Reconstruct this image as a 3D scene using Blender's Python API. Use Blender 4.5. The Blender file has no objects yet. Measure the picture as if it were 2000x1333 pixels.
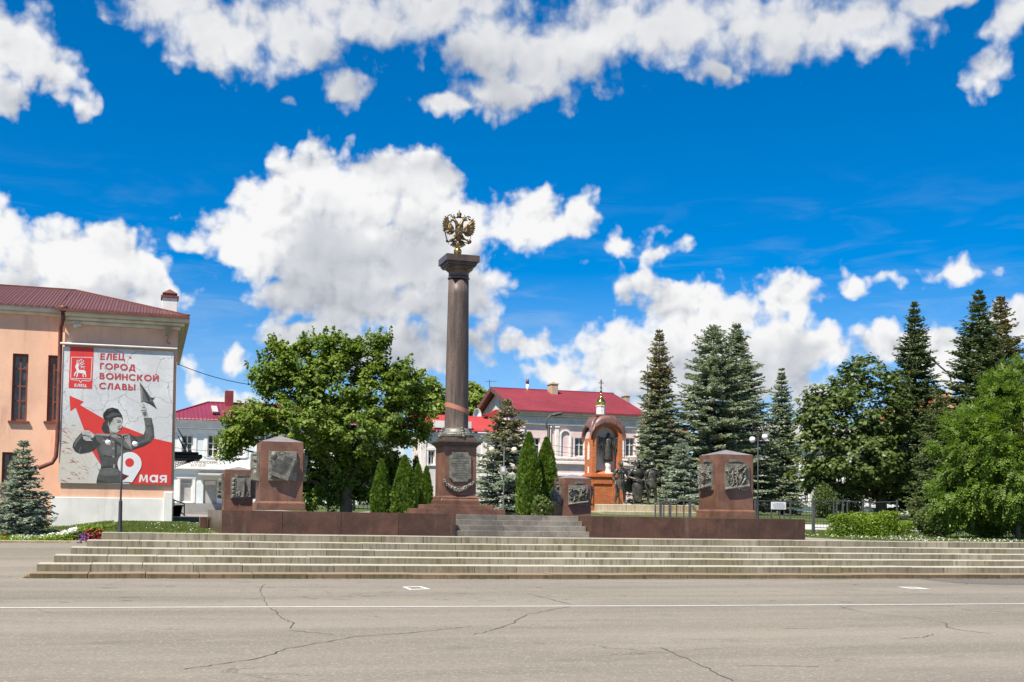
import bpy, bmesh, math, random
import numpy as np
from mathutils import Vector, Matrix
from mathutils.geometry import tessellate_polygon

SC = bpy.context.scene
COL = SC.collection
# ------------------------------------------------------------------ camera
FPX = 2250.0                        # focal length in photo pixels (photo 2000 wide)
PSI, PIT, ROL = math.radians(17.6), math.radians(2.5), math.radians(0.75)
EYE = Vector((0, 0, 1.6))
FW = Vector((math.sin(PSI)*math.cos(PIT), math.cos(PSI)*math.cos(PIT), math.sin(PIT)))
_r0 = Vector((math.cos(PSI), -math.sin(PSI), 0))
_u0 = _r0.cross(FW)
UPV = _u0*math.cos(ROL) - _r0*math.sin(ROL)
RIV = _r0*math.cos(ROL) + _u0*math.sin(ROL)
SHY = 1003 - 666.5 - FPX*math.tan(PIT)
camd = bpy.data.cameras.new("camera")
camd.sensor_width = 36.0
camd.lens = FPX/2000*36
camd.shift_y = SHY/2000
camd.clip_end = 3000
cam = bpy.data.objects.new("camera", camd)
COL.objects.link(cam)
M3 = Matrix((RIV, UPV, -FW)).transposed()
cam.matrix_world = Matrix.Translation(EYE) @ M3.to_4x4()
SC.camera = cam


def ray(px, py):
    return FW + RIV*((px-1000)/FPX) - UPV*((py-666.5-SHY)/FPX)


def at(px, py, Y):
    """point of the vertical plane y=Y seen at photo pixel (px,py)"""
    d = ray(px, py)
    return EYE + d*(Y/d.y)


def ppm(px, Y):
    """photo pixels per metre for something at plane Y near column px"""
    p = at(px, 1000, Y)
    return FPX/((p-EYE).dot(FW))


# ------------------------------------------------------------------ light
SUN_D = Vector((0.44, 0.32, -0.84)).normalized()      # direction the light travels
sund = bpy.data.lights.new("sun", 'SUN')
sund.energy = 5.0
sund.angle = math.radians(0.53)
sund.color = (1.0, 0.93, 0.82)
sun = bpy.data.objects.new("sun", sund)
COL.objects.link(sun)
sun.rotation_euler = SUN_D.to_track_quat('-Z', 'Y').to_euler()

SC.view_settings.view_transform = 'Standard'
SC.view_settings.look = 'None'
SC.view_settings.exposure = 0.75
SC.view_settings.gamma = 1.0
SC.view_settings.use_curve_mapping = False
SC.cycles.max_bounces = 6
SC.cycles.transparent_max_bounces = 8
SC.cycles.sample_clamp_indirect = 6.0

# ------------------------------------------------------------------ sky
world = bpy.data.worlds.new("World")
SC.world = world
world.use_nodes = True
WT = world.node_tree
WT.nodes.clear()


class NT:
    """tiny node-tree writer"""
    def __init__(self, tree): self.t = tree

    def n(self, kind, ins=None, **kw):
        nd = self.t.nodes.new(kind)
        for k, v in kw.items(): setattr(nd, k, v)
        for k, v in (ins or {}).items():
            s = nd.inputs[k]
            if hasattr(v, 'links') or isinstance(v, bpy.types.NodeSocket): self.t.links.new(v, s)
            else: s.default_value = v
        return nd

    def math(self, op, a, b=0.0, c=0.0, clamp=False):
        return self.n('ShaderNodeMath', {0: a, 1: b, 2: c}, operation=op, use_clamp=clamp).outputs[0]

    def vec(self, op, a, b=(0, 0, 0), c=(0, 0, 0)):
        nd = self.n('ShaderNodeVectorMath', {0: a}, operation=op)
        for i, v in ((1, b), (2, c)):
            s = nd.inputs[i]
            if isinstance(v, bpy.types.NodeSocket): self.t.links.new(v, s)
            else: s.default_value = v
        return nd.outputs['Value'] if op in ('LENGTH', 'DOT_PRODUCT', 'DISTANCE') else nd.outputs[0]

    def noise(self, v, scale, detail=2, rough=0.5, dist=0.0, out='Fac', dims='3D'):
        return self.n('ShaderNodeTexNoise', {'Vector': v, 'Scale': scale, 'Detail': detail, 'Roughness': rough,
                                             'Distortion': dist}, noise_dimensions=dims).outputs[out]

    def ramp(self, fac, stops, interp='LINEAR'):
        nd = self.n('ShaderNodeValToRGB', {'Fac': fac})
        cr = nd.color_ramp
        cr.interpolation = interp
        while len(cr.elements) < len(stops): cr.elements.new(0.5)
        for e, (p, c) in zip(cr.elements, stops):
            e.position = p
            e.color = (c, c, c, 1) if isinstance(c, (int, float)) else (*c[:3], 1)
        return nd.outputs[0]

    def mix(self, fac, a, b, blend='MIX'):
        nd = self.n('ShaderNodeMix', data_type='RGBA', blend_type=blend)
        for k, v in ((0, fac), (6, a), (7, b)):
            s = nd.inputs[k]
            if isinstance(v, bpy.types.NodeSocket): self.t.links.new(v, s)
            elif k == 0: s.default_value = v
            else: s.default_value = (*v[:3], 1)
        return nd.outputs[2]

    def maprange(self, v, a, b, c=0.0, d=1.0, smooth=True):
        return self.n('ShaderNodeMapRange', {'Value': v, 1: a, 2: b, 3: c, 4: d},
                      interpolation_type='SMOOTHSTEP' if smooth else 'LINEAR').outputs[0]


# clouds: x, y, rx, ry (photo px turned into azimuth/elevation)
CLOUDS = [(320, 15, 100, 40), (440, 55, 110, 60), (560, 65, 140, 70), (690, 25, 160, 70), (682, 172, 34, 36, .7), (850, 15, 160, 50),
          (975, 95, 85, 60), (1085, 115, 125, 78), (900, 208, 85, 24, .8), (1000, 185, 90, 34), (1180, 60, 120, 75),
          (1320, 50, 150, 70), (1470, 60, 140, 68), (1620, 50, 150, 58), (1395, 145, 40, 26, .7), (1700, 95, 60, 32, .8),
          (1800, 5, 100, 22), (40, 105, 85, 70), (115, 160, 42, 34, .7), (5, 200, 45, 50),
          (215, 500, 85, 60), (90, 510, 110, 60), (0, 440, 40, 55), (290, 555, 36, 50), (120, 570, 180, 55), (365, 750, 36, 45, .6),
          (600, 350, 80, 62), (690, 390, 115, 75), (790, 365, 85, 60), (880, 430, 70, 70), (530, 410, 75, 60), (440, 480, 75, 36), (490, 470, 70, 60),
          (660, 480, 190, 95), (820, 500, 140, 90), (580, 570, 70, 55), (700, 590, 170, 65), (890, 570, 80, 75),
          (920, 665, 62, 42, .9), (610, 665, 85, 40), (780, 690, 150, 46), (1030, 430, 72, 52, .9), (1110, 430, 42, 44, .8),
          (1225, 462, 48, 22, .55), (1290, 487, 30, 15, .5), (365, 478, 24, 20, .6),
          (1330, 595, 90, 50), (1240, 665, 85, 50), (1400, 640, 95, 52), (1190, 730, 62, 40), (1535, 605, 46, 50, .9),
          (1560, 680, 75, 46, .9), (1300, 720, 180, 66), (1265, 545, 34, 24, .5), (1645, 572, 30, 26, .5), (1480, 700, 110, 55),
          (1870, 520, 52, 22, .55), (1735, 540, 36, 18, .45), (1735, 660, 52, 33, .7), (1830, 690, 75, 46, .8), (1600, 775, 66, 36, .7), (1985, 640, 46, 36, .8),
          (1935, 150, 50, 40, .7), (1985, 45, 50, 45), (450, 700, 28, 20, .55), (430, 785, 80, 24, .8), (1080, 750, 60, 22, .7), (1060, 690, 40, 22, .5),
          (540, 285, 16, 14, .3), (560, 192, 14, 12, .3), (190, 222, 16, 18, .28)]


def azel(px, py):
    d = ray(px, py).normalized()
    return math.atan2(d.x, d.y), math.asin(d.z)


def make_sky():
    T = NT(WT)
    dirv = T.n('ShaderNodeTexCoord').outputs['Generated']
    s = T.n('ShaderNodeSeparateXYZ', {0: T.vec('NORMALIZE', dirv)})
    az = T.math('ARCTAN2', s.outputs[0], s.outputs[1])
    el = T.math('ARCSINE', s.outputs[2])
    P = T.n('ShaderNodeCombineXYZ', {0: az, 1: el, 2: 0.0}).outputs[0]
    n2 = dict(dims='2D')
    w1 = T.noise(P, 9.0, 1, 0.55, out='Color', **n2)
    w2 = T.noise(P, 30.0, 2, 0.6, out='Color', **n2)
    P1 = T.vec('MULTIPLY_ADD', T.vec('SUBTRACT', w1, (.5, .5, .5)), (0.030, 0.026, 0), P)
    P1 = T.vec('MULTIPLY_ADD', T.vec('SUBTRACT', w2, (.5, .5, .5)), (0.026, 0.022, 0), P1)
    away = T.math('ABSOLUTE', T.math('SUBTRACT', az, PSI))
    awm = T.maprange(away, 0.46, 0.6)
    other = T.math('MULTIPLY', T.math('MULTIPLY_ADD', T.noise(P, 3.2, 3, 0.55, **n2), 3.0, -1.62), awm)
    inm = T.math('SUBTRACT', 1.0, awm)
    f2 = T.math('MULTIPLY_ADD', T.noise(P, 16.0, 3, 0.6, **n2), 0.8, -0.4)

    def base(p):
        acc = None
        for (x, y, rx, ry, *sg) in CLOUDS:
            a, e = azel(x, y)
            sg = sg[0] if sg else 1.0
            rx, ry = rx*1.26, ry*1.26
            a1, _ = azel(x+rx, y); _, e1 = azel(x, y+ry)
            ia, ie = 1/abs(a1-a), 1/abs(e1-e)
            d = T.vec('LENGTH', T.vec('MULTIPLY_ADD', p, (ia, ie, 0), (-a*ia, -e*ie, 0)))
            if sg < 1: d = T.math('MULTIPLY_ADD', d, sg, 1-sg)
            acc = d if acc is None else T.math('SMOOTH_MIN', acc, d, 0.28)
        return T.math('MULTIPLY_ADD', T.math('SUBTRACT', 1.0, acc), inm, T.math('ADD', other, f2))

    PD = T.vec('MULTIPLY_ADD', T.vec('SUBTRACT', w2, (.5, .5, .5)), (0.010, 0.010, 0), P)

    def detail(p):
        b = T.n('ShaderNodeTexVoronoi', {'Vector': p, 'Scale': 34.0, 'Detail': 2.0, 'Roughness': 0.45, 'Lacunarity': 2.3, 'Smoothness': 0.30},
                feature='SMOOTH_F1', normalize=True, voronoi_dimensions='2D').outputs['Distance']
        f = T.noise(p, 42.0, 6, 0.55, **n2)
        v = T.math('MULTIPLY_ADD', b, -1.25, 0.56)
        return T.math('ADD', v, T.math('MULTIPLY_ADD', f, 0.8, -0.48))
    b0 = base(P1)
    b2 = base(T.vec('ADD', P1, (-0.014, 0.052, 0)))
    e0 = detail(PD)
    e1 = detail(T.vec('ADD', PD, (-0.0045, 0.0075, 0)))
    d0 = T.math('ADD', b0, e0)
    high = T.maprange(el, 0.30, 0.42)
    alpha = T.maprange(d0, 0.02, T.math('MULTIPLY_ADD', high, 0.42, 0.52))
    alpha = T.math('MULTIPLY', alpha, T.math('MULTIPLY_ADD', alpha, -0.45, 1.45), clamp=True)
    relief = T.math('SUBTRACT', e0, e1)
    shade = T.maprange(b2, -0.40, 0.85)               # cloud standing between this point and the sun
    soft = T.noise(P1, 11.0, 3, 0.5, **n2)
    shade = T.math('ADD', shade, T.math('MULTIPLY_ADD', soft, 1.1, -0.58))
    shade = T.math('ADD', shade, T.math('MULTIPLY', high, 0.42))       # high bank is seen from below
    deep = T.maprange(d0, 0.25, 1.15)
    relief = T.math('MULTIPLY', relief, T.math('SUBTRACT', T.math('MULTIPLY_ADD', deep, -0.84, 1.0), T.math('MULTIPLY', high, 0.30)))
    lit = T.math('MULTIPLY_ADD', relief, 0.75, T.math('MULTIPLY_ADD', shade, -0.48, 0.89))
    ccol = T.ramp(lit, [(0.0, (0.40, 0.43, 0.50)), (0.28, (0.52, 0.55, 0.61)), (0.55, (0.71, 0.73, 0.77)), (0.90, (1.0, 1.0, 1.0))])
    sky = T.n('ShaderNodeTexSky', sky_type='NISHITA', sun_disc=False)
    sky.sun_elevation = math.asin(-SUN_D.z)
    sky.sun_rotation = math.atan2(-SUN_D.x, -SUN_D.y)
    sky.altitude = 200
    sky.air_density = 1.0
    sky.dust_density = 0.2
    sky.ozone_density = 4.0
    blue = T.vec('MULTIPLY', sky.outputs[0], SKY_TINT)
    lowm = T.maprange(el, 0.02, 0.36)
    blue = T.n('ShaderNodeHueSaturation', {'Hue': 0.490, 'Saturation': T.math('MULTIPLY_ADD', lowm, 0.42, 1.16), 'Value': T.math('MULTIPLY_ADD', lowm, -0.08, 1.0), 'Color': blue}).outputs[0]
    # thin high streaks
    st = T.noise(T.vec('MULTIPLY', P, (6.0, 30.0, 1)), 1.6, 4, 0.6, 0.6)
    veil = T.math('MULTIPLY', T.maprange(st, 0.46, 0.78), T.maprange(el, 0.30, 0.15))
    blue = T.mix(T.math('MULTIPLY', veil, 0.26), blue, (0.62*CLOUD_GAIN, 0.70*CLOUD_GAIN, 0.80*CLOUD_GAIN))
    bg = T.n('ShaderNodeBackground', {'Color': blue, 'Strength': 0.1})
    bc = T.n('ShaderNodeBackground', {'Color': ccol, 'Strength': 0.1*CLOUD_GAIN})
    ms = T.n('ShaderNodeMixShader', {0: alpha, 1: bg.outputs[0], 2: bc.outputs[0]})
    out = T.n('ShaderNodeOutputWorld')
    WT.links.new(ms.outputs[0], out.inputs[0])


SKY_TINT = (0.67, 0.69, 0.86)
CLOUD_GAIN = 5.6
make_sky()
world.cycles.sampling_method = 'MANUAL'
world.cycles.sample_map_resolution = 256

# ------------------------------------------------------------------ helpers
class MB:
    """collects shapes, then links them as ONE mesh object"""
    def __init__(self):
        self.v, self.f, self.m, self.s = [], [], [], []
        self.mi = 0

    def add(self, vs, fs, smooth=False):
        o = len(self.v)
        self.v += [tuple(p) for p in vs]
        for f in fs:
            self.f.append(tuple(i+o for i in f)); self.m.append(self.mi); self.s.append(smooth)

    def hexa(self, p):          # 0-3 bottom loop, 4-7 top loop
        self.add(p, [(3, 2, 1, 0), (4, 5, 6, 7), (0, 1, 5, 4), (1, 2, 6, 5), (2, 3, 7, 6), (3, 0, 4, 7)])

    def box(self, x0, y0, z0, x1, y1, z1):
        self.hexa([(x0, y0, z0), (x1, y0, z0), (x1, y1, z0), (x0, y1, z0), (x0, y0, z1), (x1, y0, z1), (x1, y1, z1), (x0, y1, z1)])

    def taper(self, x0, y0, x1, y1, z0, z1, g):     # box whose top is inset by g
        self.hexa([(x0, y0, z0), (x1, y0, z0), (x1, y1, z0), (x0, y1, z0), (x0+g, y0+g, z1), (x1-g, y0+g, z1), (x1-g, y1-g, z1), (x0+g, y1-g, z1)])

    def bar(self, a, b, w, h=None):
        a, b = Vector(a), Vector(b)
        h = h or w
        d = (b-a).normalized()
        s = d.cross(Vector((0, 0, 1)))
        if s.length < 1e-3: s = Vector((1, 0, 0))
        s.normalize(); t = s.cross(d)
        s *= w/2; t *= h/2
        self.hexa([a-s-t, a+s-t, a+s+t, a-s+t, b-s-t, b+s-t, b+s+t, b-s+t])

    def poly(self, pts):
        pts = [Vector(p) for p in pts]
        tri = tessellate_polygon([pts])
        self.add(pts, tri)

    def prism(self, pts, off):
        """closed outline pts (3D, planar) extruded by vector off"""
        pts = [Vector(p) for p in pts]; off = Vector(off); n = len(pts)
        tri = tessellate_polygon([pts])
        fs = [tuple(t) for t in tri] + [tuple(i+n for i in reversed(t)) for t in tri]
        fs += [(i, (i+1) % n, (i+1) % n+n, i+n) for i in range(n)]
        self.add(pts+[p+off for p in pts], fs)

    def tube(self, path, rad, n=8, smooth=True):
        path = [Vector(p) for p in path]
        if not isinstance(rad, (list, tuple)): rad = [rad]*len(path)
        vs, fs = [], []
        prev = None
        for i, p in enumerate(path):
            d = (path[min(i+1, len(path)-1)]-path[max(i-1, 0)])
            d = d.normalized() if d.length > 1e-9 else Vector((0, 0, 1))
            if prev is None:
                s = d.cross(Vector((0, 0, 1)))
                if s.length < 1e-3: s = Vector((1, 0, 0))
            else:
                s = prev - d*prev.dot(d)
                if s.length < 1e-6: s = Vector((1, 0, 0))
            s.normalize(); prev = s
            t = d.cross(s)
            for k in range(n):
                a = 2*math.pi*k/n
                vs.append(p+s*(math.cos(a)*rad[i])+t*(math.sin(a)*rad[i]))
        for i in range(len(path)-1):
            for k in range(n):
                fs.append((i*n+k, i*n+(k+1) % n, (i+1)*n+(k+1) % n, (i+1)*n+k))
        fs.append(tuple(reversed(range(n)))); fs.append(tuple(range((len(path)-1)*n, len(path)*n)))
        self.add(vs, fs, smooth)

    def lathe(self, prof, c, n=24, smooth=True, sx=1.0, sy=1.0, a0=0.0):
        c = Vector(c); vs, fs = [], []
        for r, z in prof:
            for k in range(n):
                a = a0+2*math.pi*k/n
                vs.append((c.x+math.cos(a)*r*sx, c.y+math.sin(a)*r*sy, c.z+z))
        for i in range(len(prof)-1):
            for k in range(n):
                fs.append((i*n+k, i*n+(k+1) % n, (i+1)*n+(k+1) % n, (i+1)*n+k))
        fs.append(tuple(reversed(range(n)))); fs.append(tuple(range((len(prof)-1)*n, len(prof)*n)))
        self.add(vs, fs, smooth)

    def ellip(self, c, r, nu=14, nv=9, rot=None):
        c = Vector(c); r = (r, r, r) if isinstance(r, (int, float)) else r
        vs, fs = [], []
        for j in range(nv+1):
            th = math.pi*j/nv
            for i in range(nu):
                ph = 2*math.pi*i/nu
                p = Vector((r[0]*math.sin(th)*math.cos(ph), r[1]*math.sin(th)*math.sin(ph), -r[2]*math.cos(th)))
                vs.append(c+(rot @ p if rot else p))
        for j in range(nv):
            for i in range(nu):
                fs.append((j*nu+i, j*nu+(i+1) % nu, (j+1)*nu+(i+1) % nu, (j+1)*nu+i))
        self.add(vs, fs, True)

    def loft(self, rings, closed=True, cap=True, smooth=True):
        n = len(rings[0]); vs = [p for r in rings for p in r]; fs = []
        for i in range(len(rings)-1):
            for k in range(n if closed else n-1):
                fs.append((i*n+k, i*n+(k+1) % n, (i+1)*n+(k+1) % n, (i+1)*n+k))
        if cap and closed:
            fs.append(tuple(reversed(range(n)))); fs.append(tuple(range((len(rings)-1)*n, len(rings)*n)))
        self.add(vs, fs, smooth)

    def build(self, name, mats, parent=None, bevel=0.0, segs=1, sub=0):
        me = bpy.data.meshes.new(name)
        o = bpy.data.objects.new(name, me)
        COL.objects.link(o)
        off = Vector((0, 0, 0))
        q = parent
        while q is not None:
            off = off + q.location; q = q.parent
        me.from_pydata([tuple(Vector(p)-off) for p in self.v], [], self.f)
        mats = mats if isinstance(mats, (list, tuple)) else [mats]
        for m in mats: me.materials.append(m)
        me.polygons.foreach_set('material_index', self.m)
        me.polygons.foreach_set('use_smooth', self.s)
        me.update()
        if parent is not None: o.parent = parent
        if bevel:
            b = o.modifiers.new('bevel', 'BEVEL')
            b.width = bevel; b.segments = segs; b.limit_method = 'ANGLE'; b.angle_limit = math.radians(40)
        if sub:
            b = o.modifiers.new('sub', 'SUBSURF'); b.levels = sub; b.render_levels = sub
        return o


def np_obj(name, V, Q, mat, parent=None, smooth=False):
    """numpy vertices (n,3) and quads (m,4) as one object"""
    off = np.zeros(3)
    q = parent
    while q is not None:
        off = off + np.array(q.location); q = q.parent
    me = bpy.data.meshes.new(name)
    V = np.asarray(V, dtype=np.float32)-off.astype(np.float32); Q = np.asarray(Q, dtype=np.int32)
    k = Q.shape[1]
    me.vertices.add(len(V)); me.vertices.foreach_set('co', V.ravel())
    me.loops.add(Q.size); me.loops.foreach_set('vertex_index', Q.ravel())
    me.polygons.add(len(Q)); me.polygons.foreach_set('loop_start', np.arange(0, Q.size, k, dtype=np.int32))
    me.polygons.foreach_set('loop_total', np.full(len(Q), k, dtype=np.int32))
    if smooth: me.polygons.foreach_set('use_smooth', np.ones(len(Q), dtype=bool))
    me.update(calc_edges=True)
    for m in (mat if isinstance(mat, (list, tuple)) else [mat]): me.materials.append(m)
    o = bpy.data.objects.new(name, me)
    COL.objects.link(o)
    if parent is not None: o.parent = parent
    return o


def tag(o, label=None, cat=None, group=None, kind=None):
    if label: o['label'] = label
    if cat: o['category'] = cat
    if group: o['group'] = group
    if kind: o['kind'] = kind
    return o


def thing(name, loc, label, cat, group=None):
    o = bpy.data.objects.new(name, None)
    COL.objects.link(o)
    o.location = loc
    o.empty_display_size = 0.3
    return tag(o, label, cat, group)


def smooth01(x, a, b):
    t = min(1.0, max(0.0, (x-a)/(b-a)))
    return t*t*(3-2*t)


# ------------------------------------------------------------------ materials
def new_mat(name):
    m = bpy.data.materials.new(name)
    m.use_nodes = True
    t = m.node_tree
    p = t.nodes['Principled BSDF']
    return m, NT(t), p


def link(T, a, b): T.t.links.new(a, b)


def bump(T, p, h, strength=0.3, dist=0.02):
    b = T.n('ShaderNodeBump', {'Strength': strength, 'Distance': dist, 'Height': h})
    link(T, b.outputs[0], p.inputs['Normal'])


def sc(c, k): return tuple(min(1.0, x*k) for x in c)


def mat(name, col, rough=0.8, var=0.15, scale=2.0, metal=0.0, spec=0.4, fine=0.0, fscale=60.0, bmp=0.0, bscale=40.0, island=0.0, col2=None, coat=0.0):
    """plain weathered surface: large and fine tone variation, optional bump and per-piece tone"""
    m, T, p = new_mat(name)
    P = T.n('ShaderNodeTexCoord').outputs['Object']
    a = T.noise(P, scale, 4, 0.6)
    f = T.maprange(a, 0.3, 0.7)
    c = T.mix(f, sc(col, 1-var), col2 or sc(col, 1+var))
    if fine:
        g = T.noise(P, fscale, 2, 0.6)
        c = T.mix(T.maprange(g, 0.35, 0.65), c, T.vec('MULTIPLY', c, (1+fine,)*3))
    if island:
        r = T.n('ShaderNodeNewGeometry').outputs['Random Per Island']
        c = T.vec('MULTIPLY', c, T.n('ShaderNodeCombineXYZ', {i: T.math('MULTIPLY_ADD', r, 2*island, 1-island) for i in range(3)}).outputs[0])
    link(T, c, p.inputs['Base Color'])
    p.inputs['Roughness'].default_value = rough
    p.inputs['Metallic'].default_value = metal
    p.inputs['Specular IOR Level'].default_value = spec
    if coat: p.inputs['Coat Weight'].default_value = coat
    if bmp: bump(T, p, T.noise(P, bscale, 3, 0.6), bmp)
    return m


def granite_mat(name, col, rough=0.22, dark=0.55):
    m, T, p = new_mat(name)
    P = T.n('ShaderNodeTexCoord').outputs['Object']
    big = T.noise(P, 1.4, 4, 0.65, 0.6)
    c = T.mix(T.maprange(big, 0.35, 0.68), sc(col, 0.66), sc(col, 1.32))
    c = T.mix(T.math('MULTIPLY', T.maprange(T.noise(P, 5.0, 5, 0.7, 1.2), 0.5, 0.72), 0.45), c, (col[0]*1.5, col[1]*1.25, col[2]*1.1))
    v = T.n('ShaderNodeTexVoronoi', {'Vector': P, 'Scale': 70.0}).outputs['Color']
    sp = T.n('ShaderNodeSeparateXYZ', {0: v}).outputs[0]
    c = T.mix(T.math('MULTIPLY', T.maprange(sp, 0.55, 0.8), 0.45), c, sc(col, dark))
    c = T.mix(T.math('MULTIPLY', T.maprange(sp, 0.25, 0.08), 0.30), c, sc(col, 1.9))
    dirt = T.noise(T.vec('MULTIPLY', P, (3.0, 3.0, 0.5)), 1.5, 4, 0.65)
    c = T.mix(T.math('MULTIPLY', T.maprange(dirt, 0.55, 0.8), 0.35), c, (0.19, 0.15, 0.12))
    r = T.n('ShaderNodeNewGeometry').outputs['Random Per Island']
    k = T.math('MULTIPLY_ADD', r, 0.5, 0.75)
    c = T.vec('MULTIPLY', c, T.n('ShaderNodeCombineXYZ', {0: k, 1: k, 2: k}).outputs[0])
    link(T, c, p.inputs['Base Color'])
    link(T, T.math('MULTIPLY_ADD', big, 0.25, rough-0.1), p.inputs['Roughness'])
    p.inputs['Specular IOR Level'].default_value = 0.5
    return m


def concrete_mat(name, col, streak=0.55, moss=(0.20, 0.19, 0.10)):
    m, T, p = new_mat(name)
    P = T.n('ShaderNodeTexCoord').outputs['Object']
    r = T.n('ShaderNodeNewGeometry').outputs['Random Per Island']
    c = T.mix(r, sc(col, 0.74), sc(col, 1.20))
    c = T.mix(T.maprange(T.noise(P, 0.5, 4, 0.6), 0.4, 0.68), c, sc(moss, 1.15))
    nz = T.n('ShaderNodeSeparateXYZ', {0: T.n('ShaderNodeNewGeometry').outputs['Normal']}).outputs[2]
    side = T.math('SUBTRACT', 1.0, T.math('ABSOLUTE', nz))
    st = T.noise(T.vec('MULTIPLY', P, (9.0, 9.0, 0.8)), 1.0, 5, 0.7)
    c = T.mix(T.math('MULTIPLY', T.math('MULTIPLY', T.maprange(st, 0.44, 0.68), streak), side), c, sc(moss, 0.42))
    c = T.mix(T.math('MULTIPLY', T.maprange(nz, 0.5, 0.95), 0.80), c, sc(col, 1.75))      # worn treads; up-facing sides lightened further to look sunlit against the risers
    lt = T.noise(T.vec('MULTIPLY', P, (5.0, 5.0, 2.0)), 1.7, 4, 0.7)
    c = T.mix(T.math('MULTIPLY', T.maprange(lt, 0.58, 0.75), 0.5), c, sc(col, 1.35))
    c = T.mix(T.maprange(T.noise(P, 70, 2, 0.7), 0.3, 0.7), T.vec('MULTIPLY', c, (0.85,)*3), c)
    link(T, c, p.inputs['Base Color'])
    p.inputs['Roughness'].default_value = 0.92
    p.inputs['Specular IOR Level'].default_value = 0.25
    bump(T, p, T.noise(P, 45, 4, 0.7), 0.35, 0.02)
    return m


def asphalt_mat(name, col):
    m, T, p = new_mat(name)
    P = T.n('ShaderNodeTexCoord').outputs['Object']
    sxyz = T.n('ShaderNodeSeparateXYZ', {0: P})
    big = T.noise(T.vec('MULTIPLY', P, (0.09, 0.40, 1)), 1.0, 5, 0.6)
    c = T.mix(T.maprange(big, 0.33, 0.68), sc(col, 0.84), sc(col, 1.13))
    # wheel tracks along the road
    wob = T.noise(T.vec('MULTIPLY', P, (0.05, 0.2, 1)), 1.0, 2, 0.5)
    tr = T.math('SINE', T.math('MULTIPLY_ADD', wob, 3.0, T.math('MULTIPLY', sxyz.outputs[1], 2.1)))
    c = T.mix(T.math('MULTIPLY', T.maprange(tr, 0.2, 1.0), 0.24), c, sc(col, 0.62))
    st = T.noise(T.vec('MULTIPLY', P, (0.45, 7.0, 1)), 1.0, 6, 0.7, 0.3)
    near = T.maprange(sxyz.outputs[1], 19.0, 23.0)
    c = T.mix(T.math('MULTIPLY', T.maprange(st, 0.52, 0.72), T.math('MULTIPLY_ADD', near, 0.34, 0.22)), c, sc(col, 0.50))
    oil = T.noise(T.vec('MULTIPLY', P, (0.7, 1.1, 1)), 1.0, 4, 0.6, 0.5)
    c = T.mix(T.math('MULTIPLY', T.maprange(oil, 0.60, 0.72), 0.32), c, sc(col, 0.45))
    pale = T.noise(T.vec('MULTIPLY', P, (0.25, 0.9, 1)), 1.7, 4, 0.65)
    c = T.mix(T.math('MULTIPLY', T.maprange(pale, 0.56, 0.72), 0.30), c, sc(col, 1.45))
    v = T.n('ShaderNodeTexVoronoi', {'Vector': T.vec('MULTIPLY_ADD', T.noise(P, 0.8, 4, 0.7, out='Color'), (1.1, 1.1, 0), P), 'Scale': 0.42}, feature='DISTANCE_TO_EDGE').outputs['Distance']
    hair = T.math('MULTIPLY', T.maprange(v, 0.011, 0.004), T.maprange(T.noise(P, 0.25, 3, 0.6), 0.52, 0.62))
    c = T.mix(T.math('MULTIPLY', hair, 0.55), c, sc(col, 0.35))
    stones = T.n('ShaderNodeTexVoronoi', {'Vector': P, 'Scale': 48.0}).outputs['Color']
    s0 = T.n('ShaderNodeSeparateXYZ', {0: stones})
    c = T.mix(T.math('MULTIPLY', T.maprange(s0.outputs[0], 0.86, 0.98), 0.6), c, sc(col, 1.8))
    c = T.mix(T.math('MULTIPLY', T.maprange(s0.outputs[1], 0.62, 0.9), 0.3), c, sc(col, 0.5))
    c = T.mix(T.math('MULTIPLY', T.maprange(T.noise(P, 14, 4, 0.7), 0.54, 0.72), 0.34), c, sc(col, 0.6))
    link(T, c, p.inputs['Base Color'])
    p.inputs['Roughness'].default_value = 0.9
    p.inputs['Specular IOR Level'].default_value = 0.25
    h = T.math('ADD', T.noise(P, 55, 3, 0.7), T.math('MULTIPLY', T.noise(P, 4, 3, 0.6), 1.5))
    bump(T, p, h, 0.55, 0.012)
    return m


def brick_mat(name, c1, c2, mortar, w=0.24, h=0.075):
    m, T, p = new_mat(name)
    s = T.n('ShaderNodeSeparateXYZ', {0: T.n('ShaderNodeTexCoord').outputs['Object']})
    uv = T.n('ShaderNodeCombineXYZ', {0: T.math('ADD', s.outputs[0], s.outputs[1]), 1: s.outputs[2], 2: 0.0}).outputs[0]
    b = T.n('ShaderNodeTexBrick', {'Vector': uv, 'Color1': (*c1, 1), 'Color2': (*c2, 1), 'Mortar': (*mortar, 1), 'Scale': 1.0,
                                   'Mortar Size': 0.009, 'Brick Width': w, 'Row Height': h, 'Bias': 0.0})
    c = T.mix(T.math('MULTIPLY', T.maprange(T.noise(uv, 2.0, 5, 0.7), 0.45, 0.72), 0.35), b.outputs[0], sc(c1, 0.55))
    c = T.mix(T.math('MULTIPLY', T.maprange(T.noise(uv, 5.0, 4, 0.7), 0.6, 0.75), 0.35), c, mortar)
    link(T, c, p.inputs['Base Color'])
    p.inputs['Roughness'].default_value = 0.9
    bump(T, p, b.outputs['Fac'], -0.4, 0.01)
    return m


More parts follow.
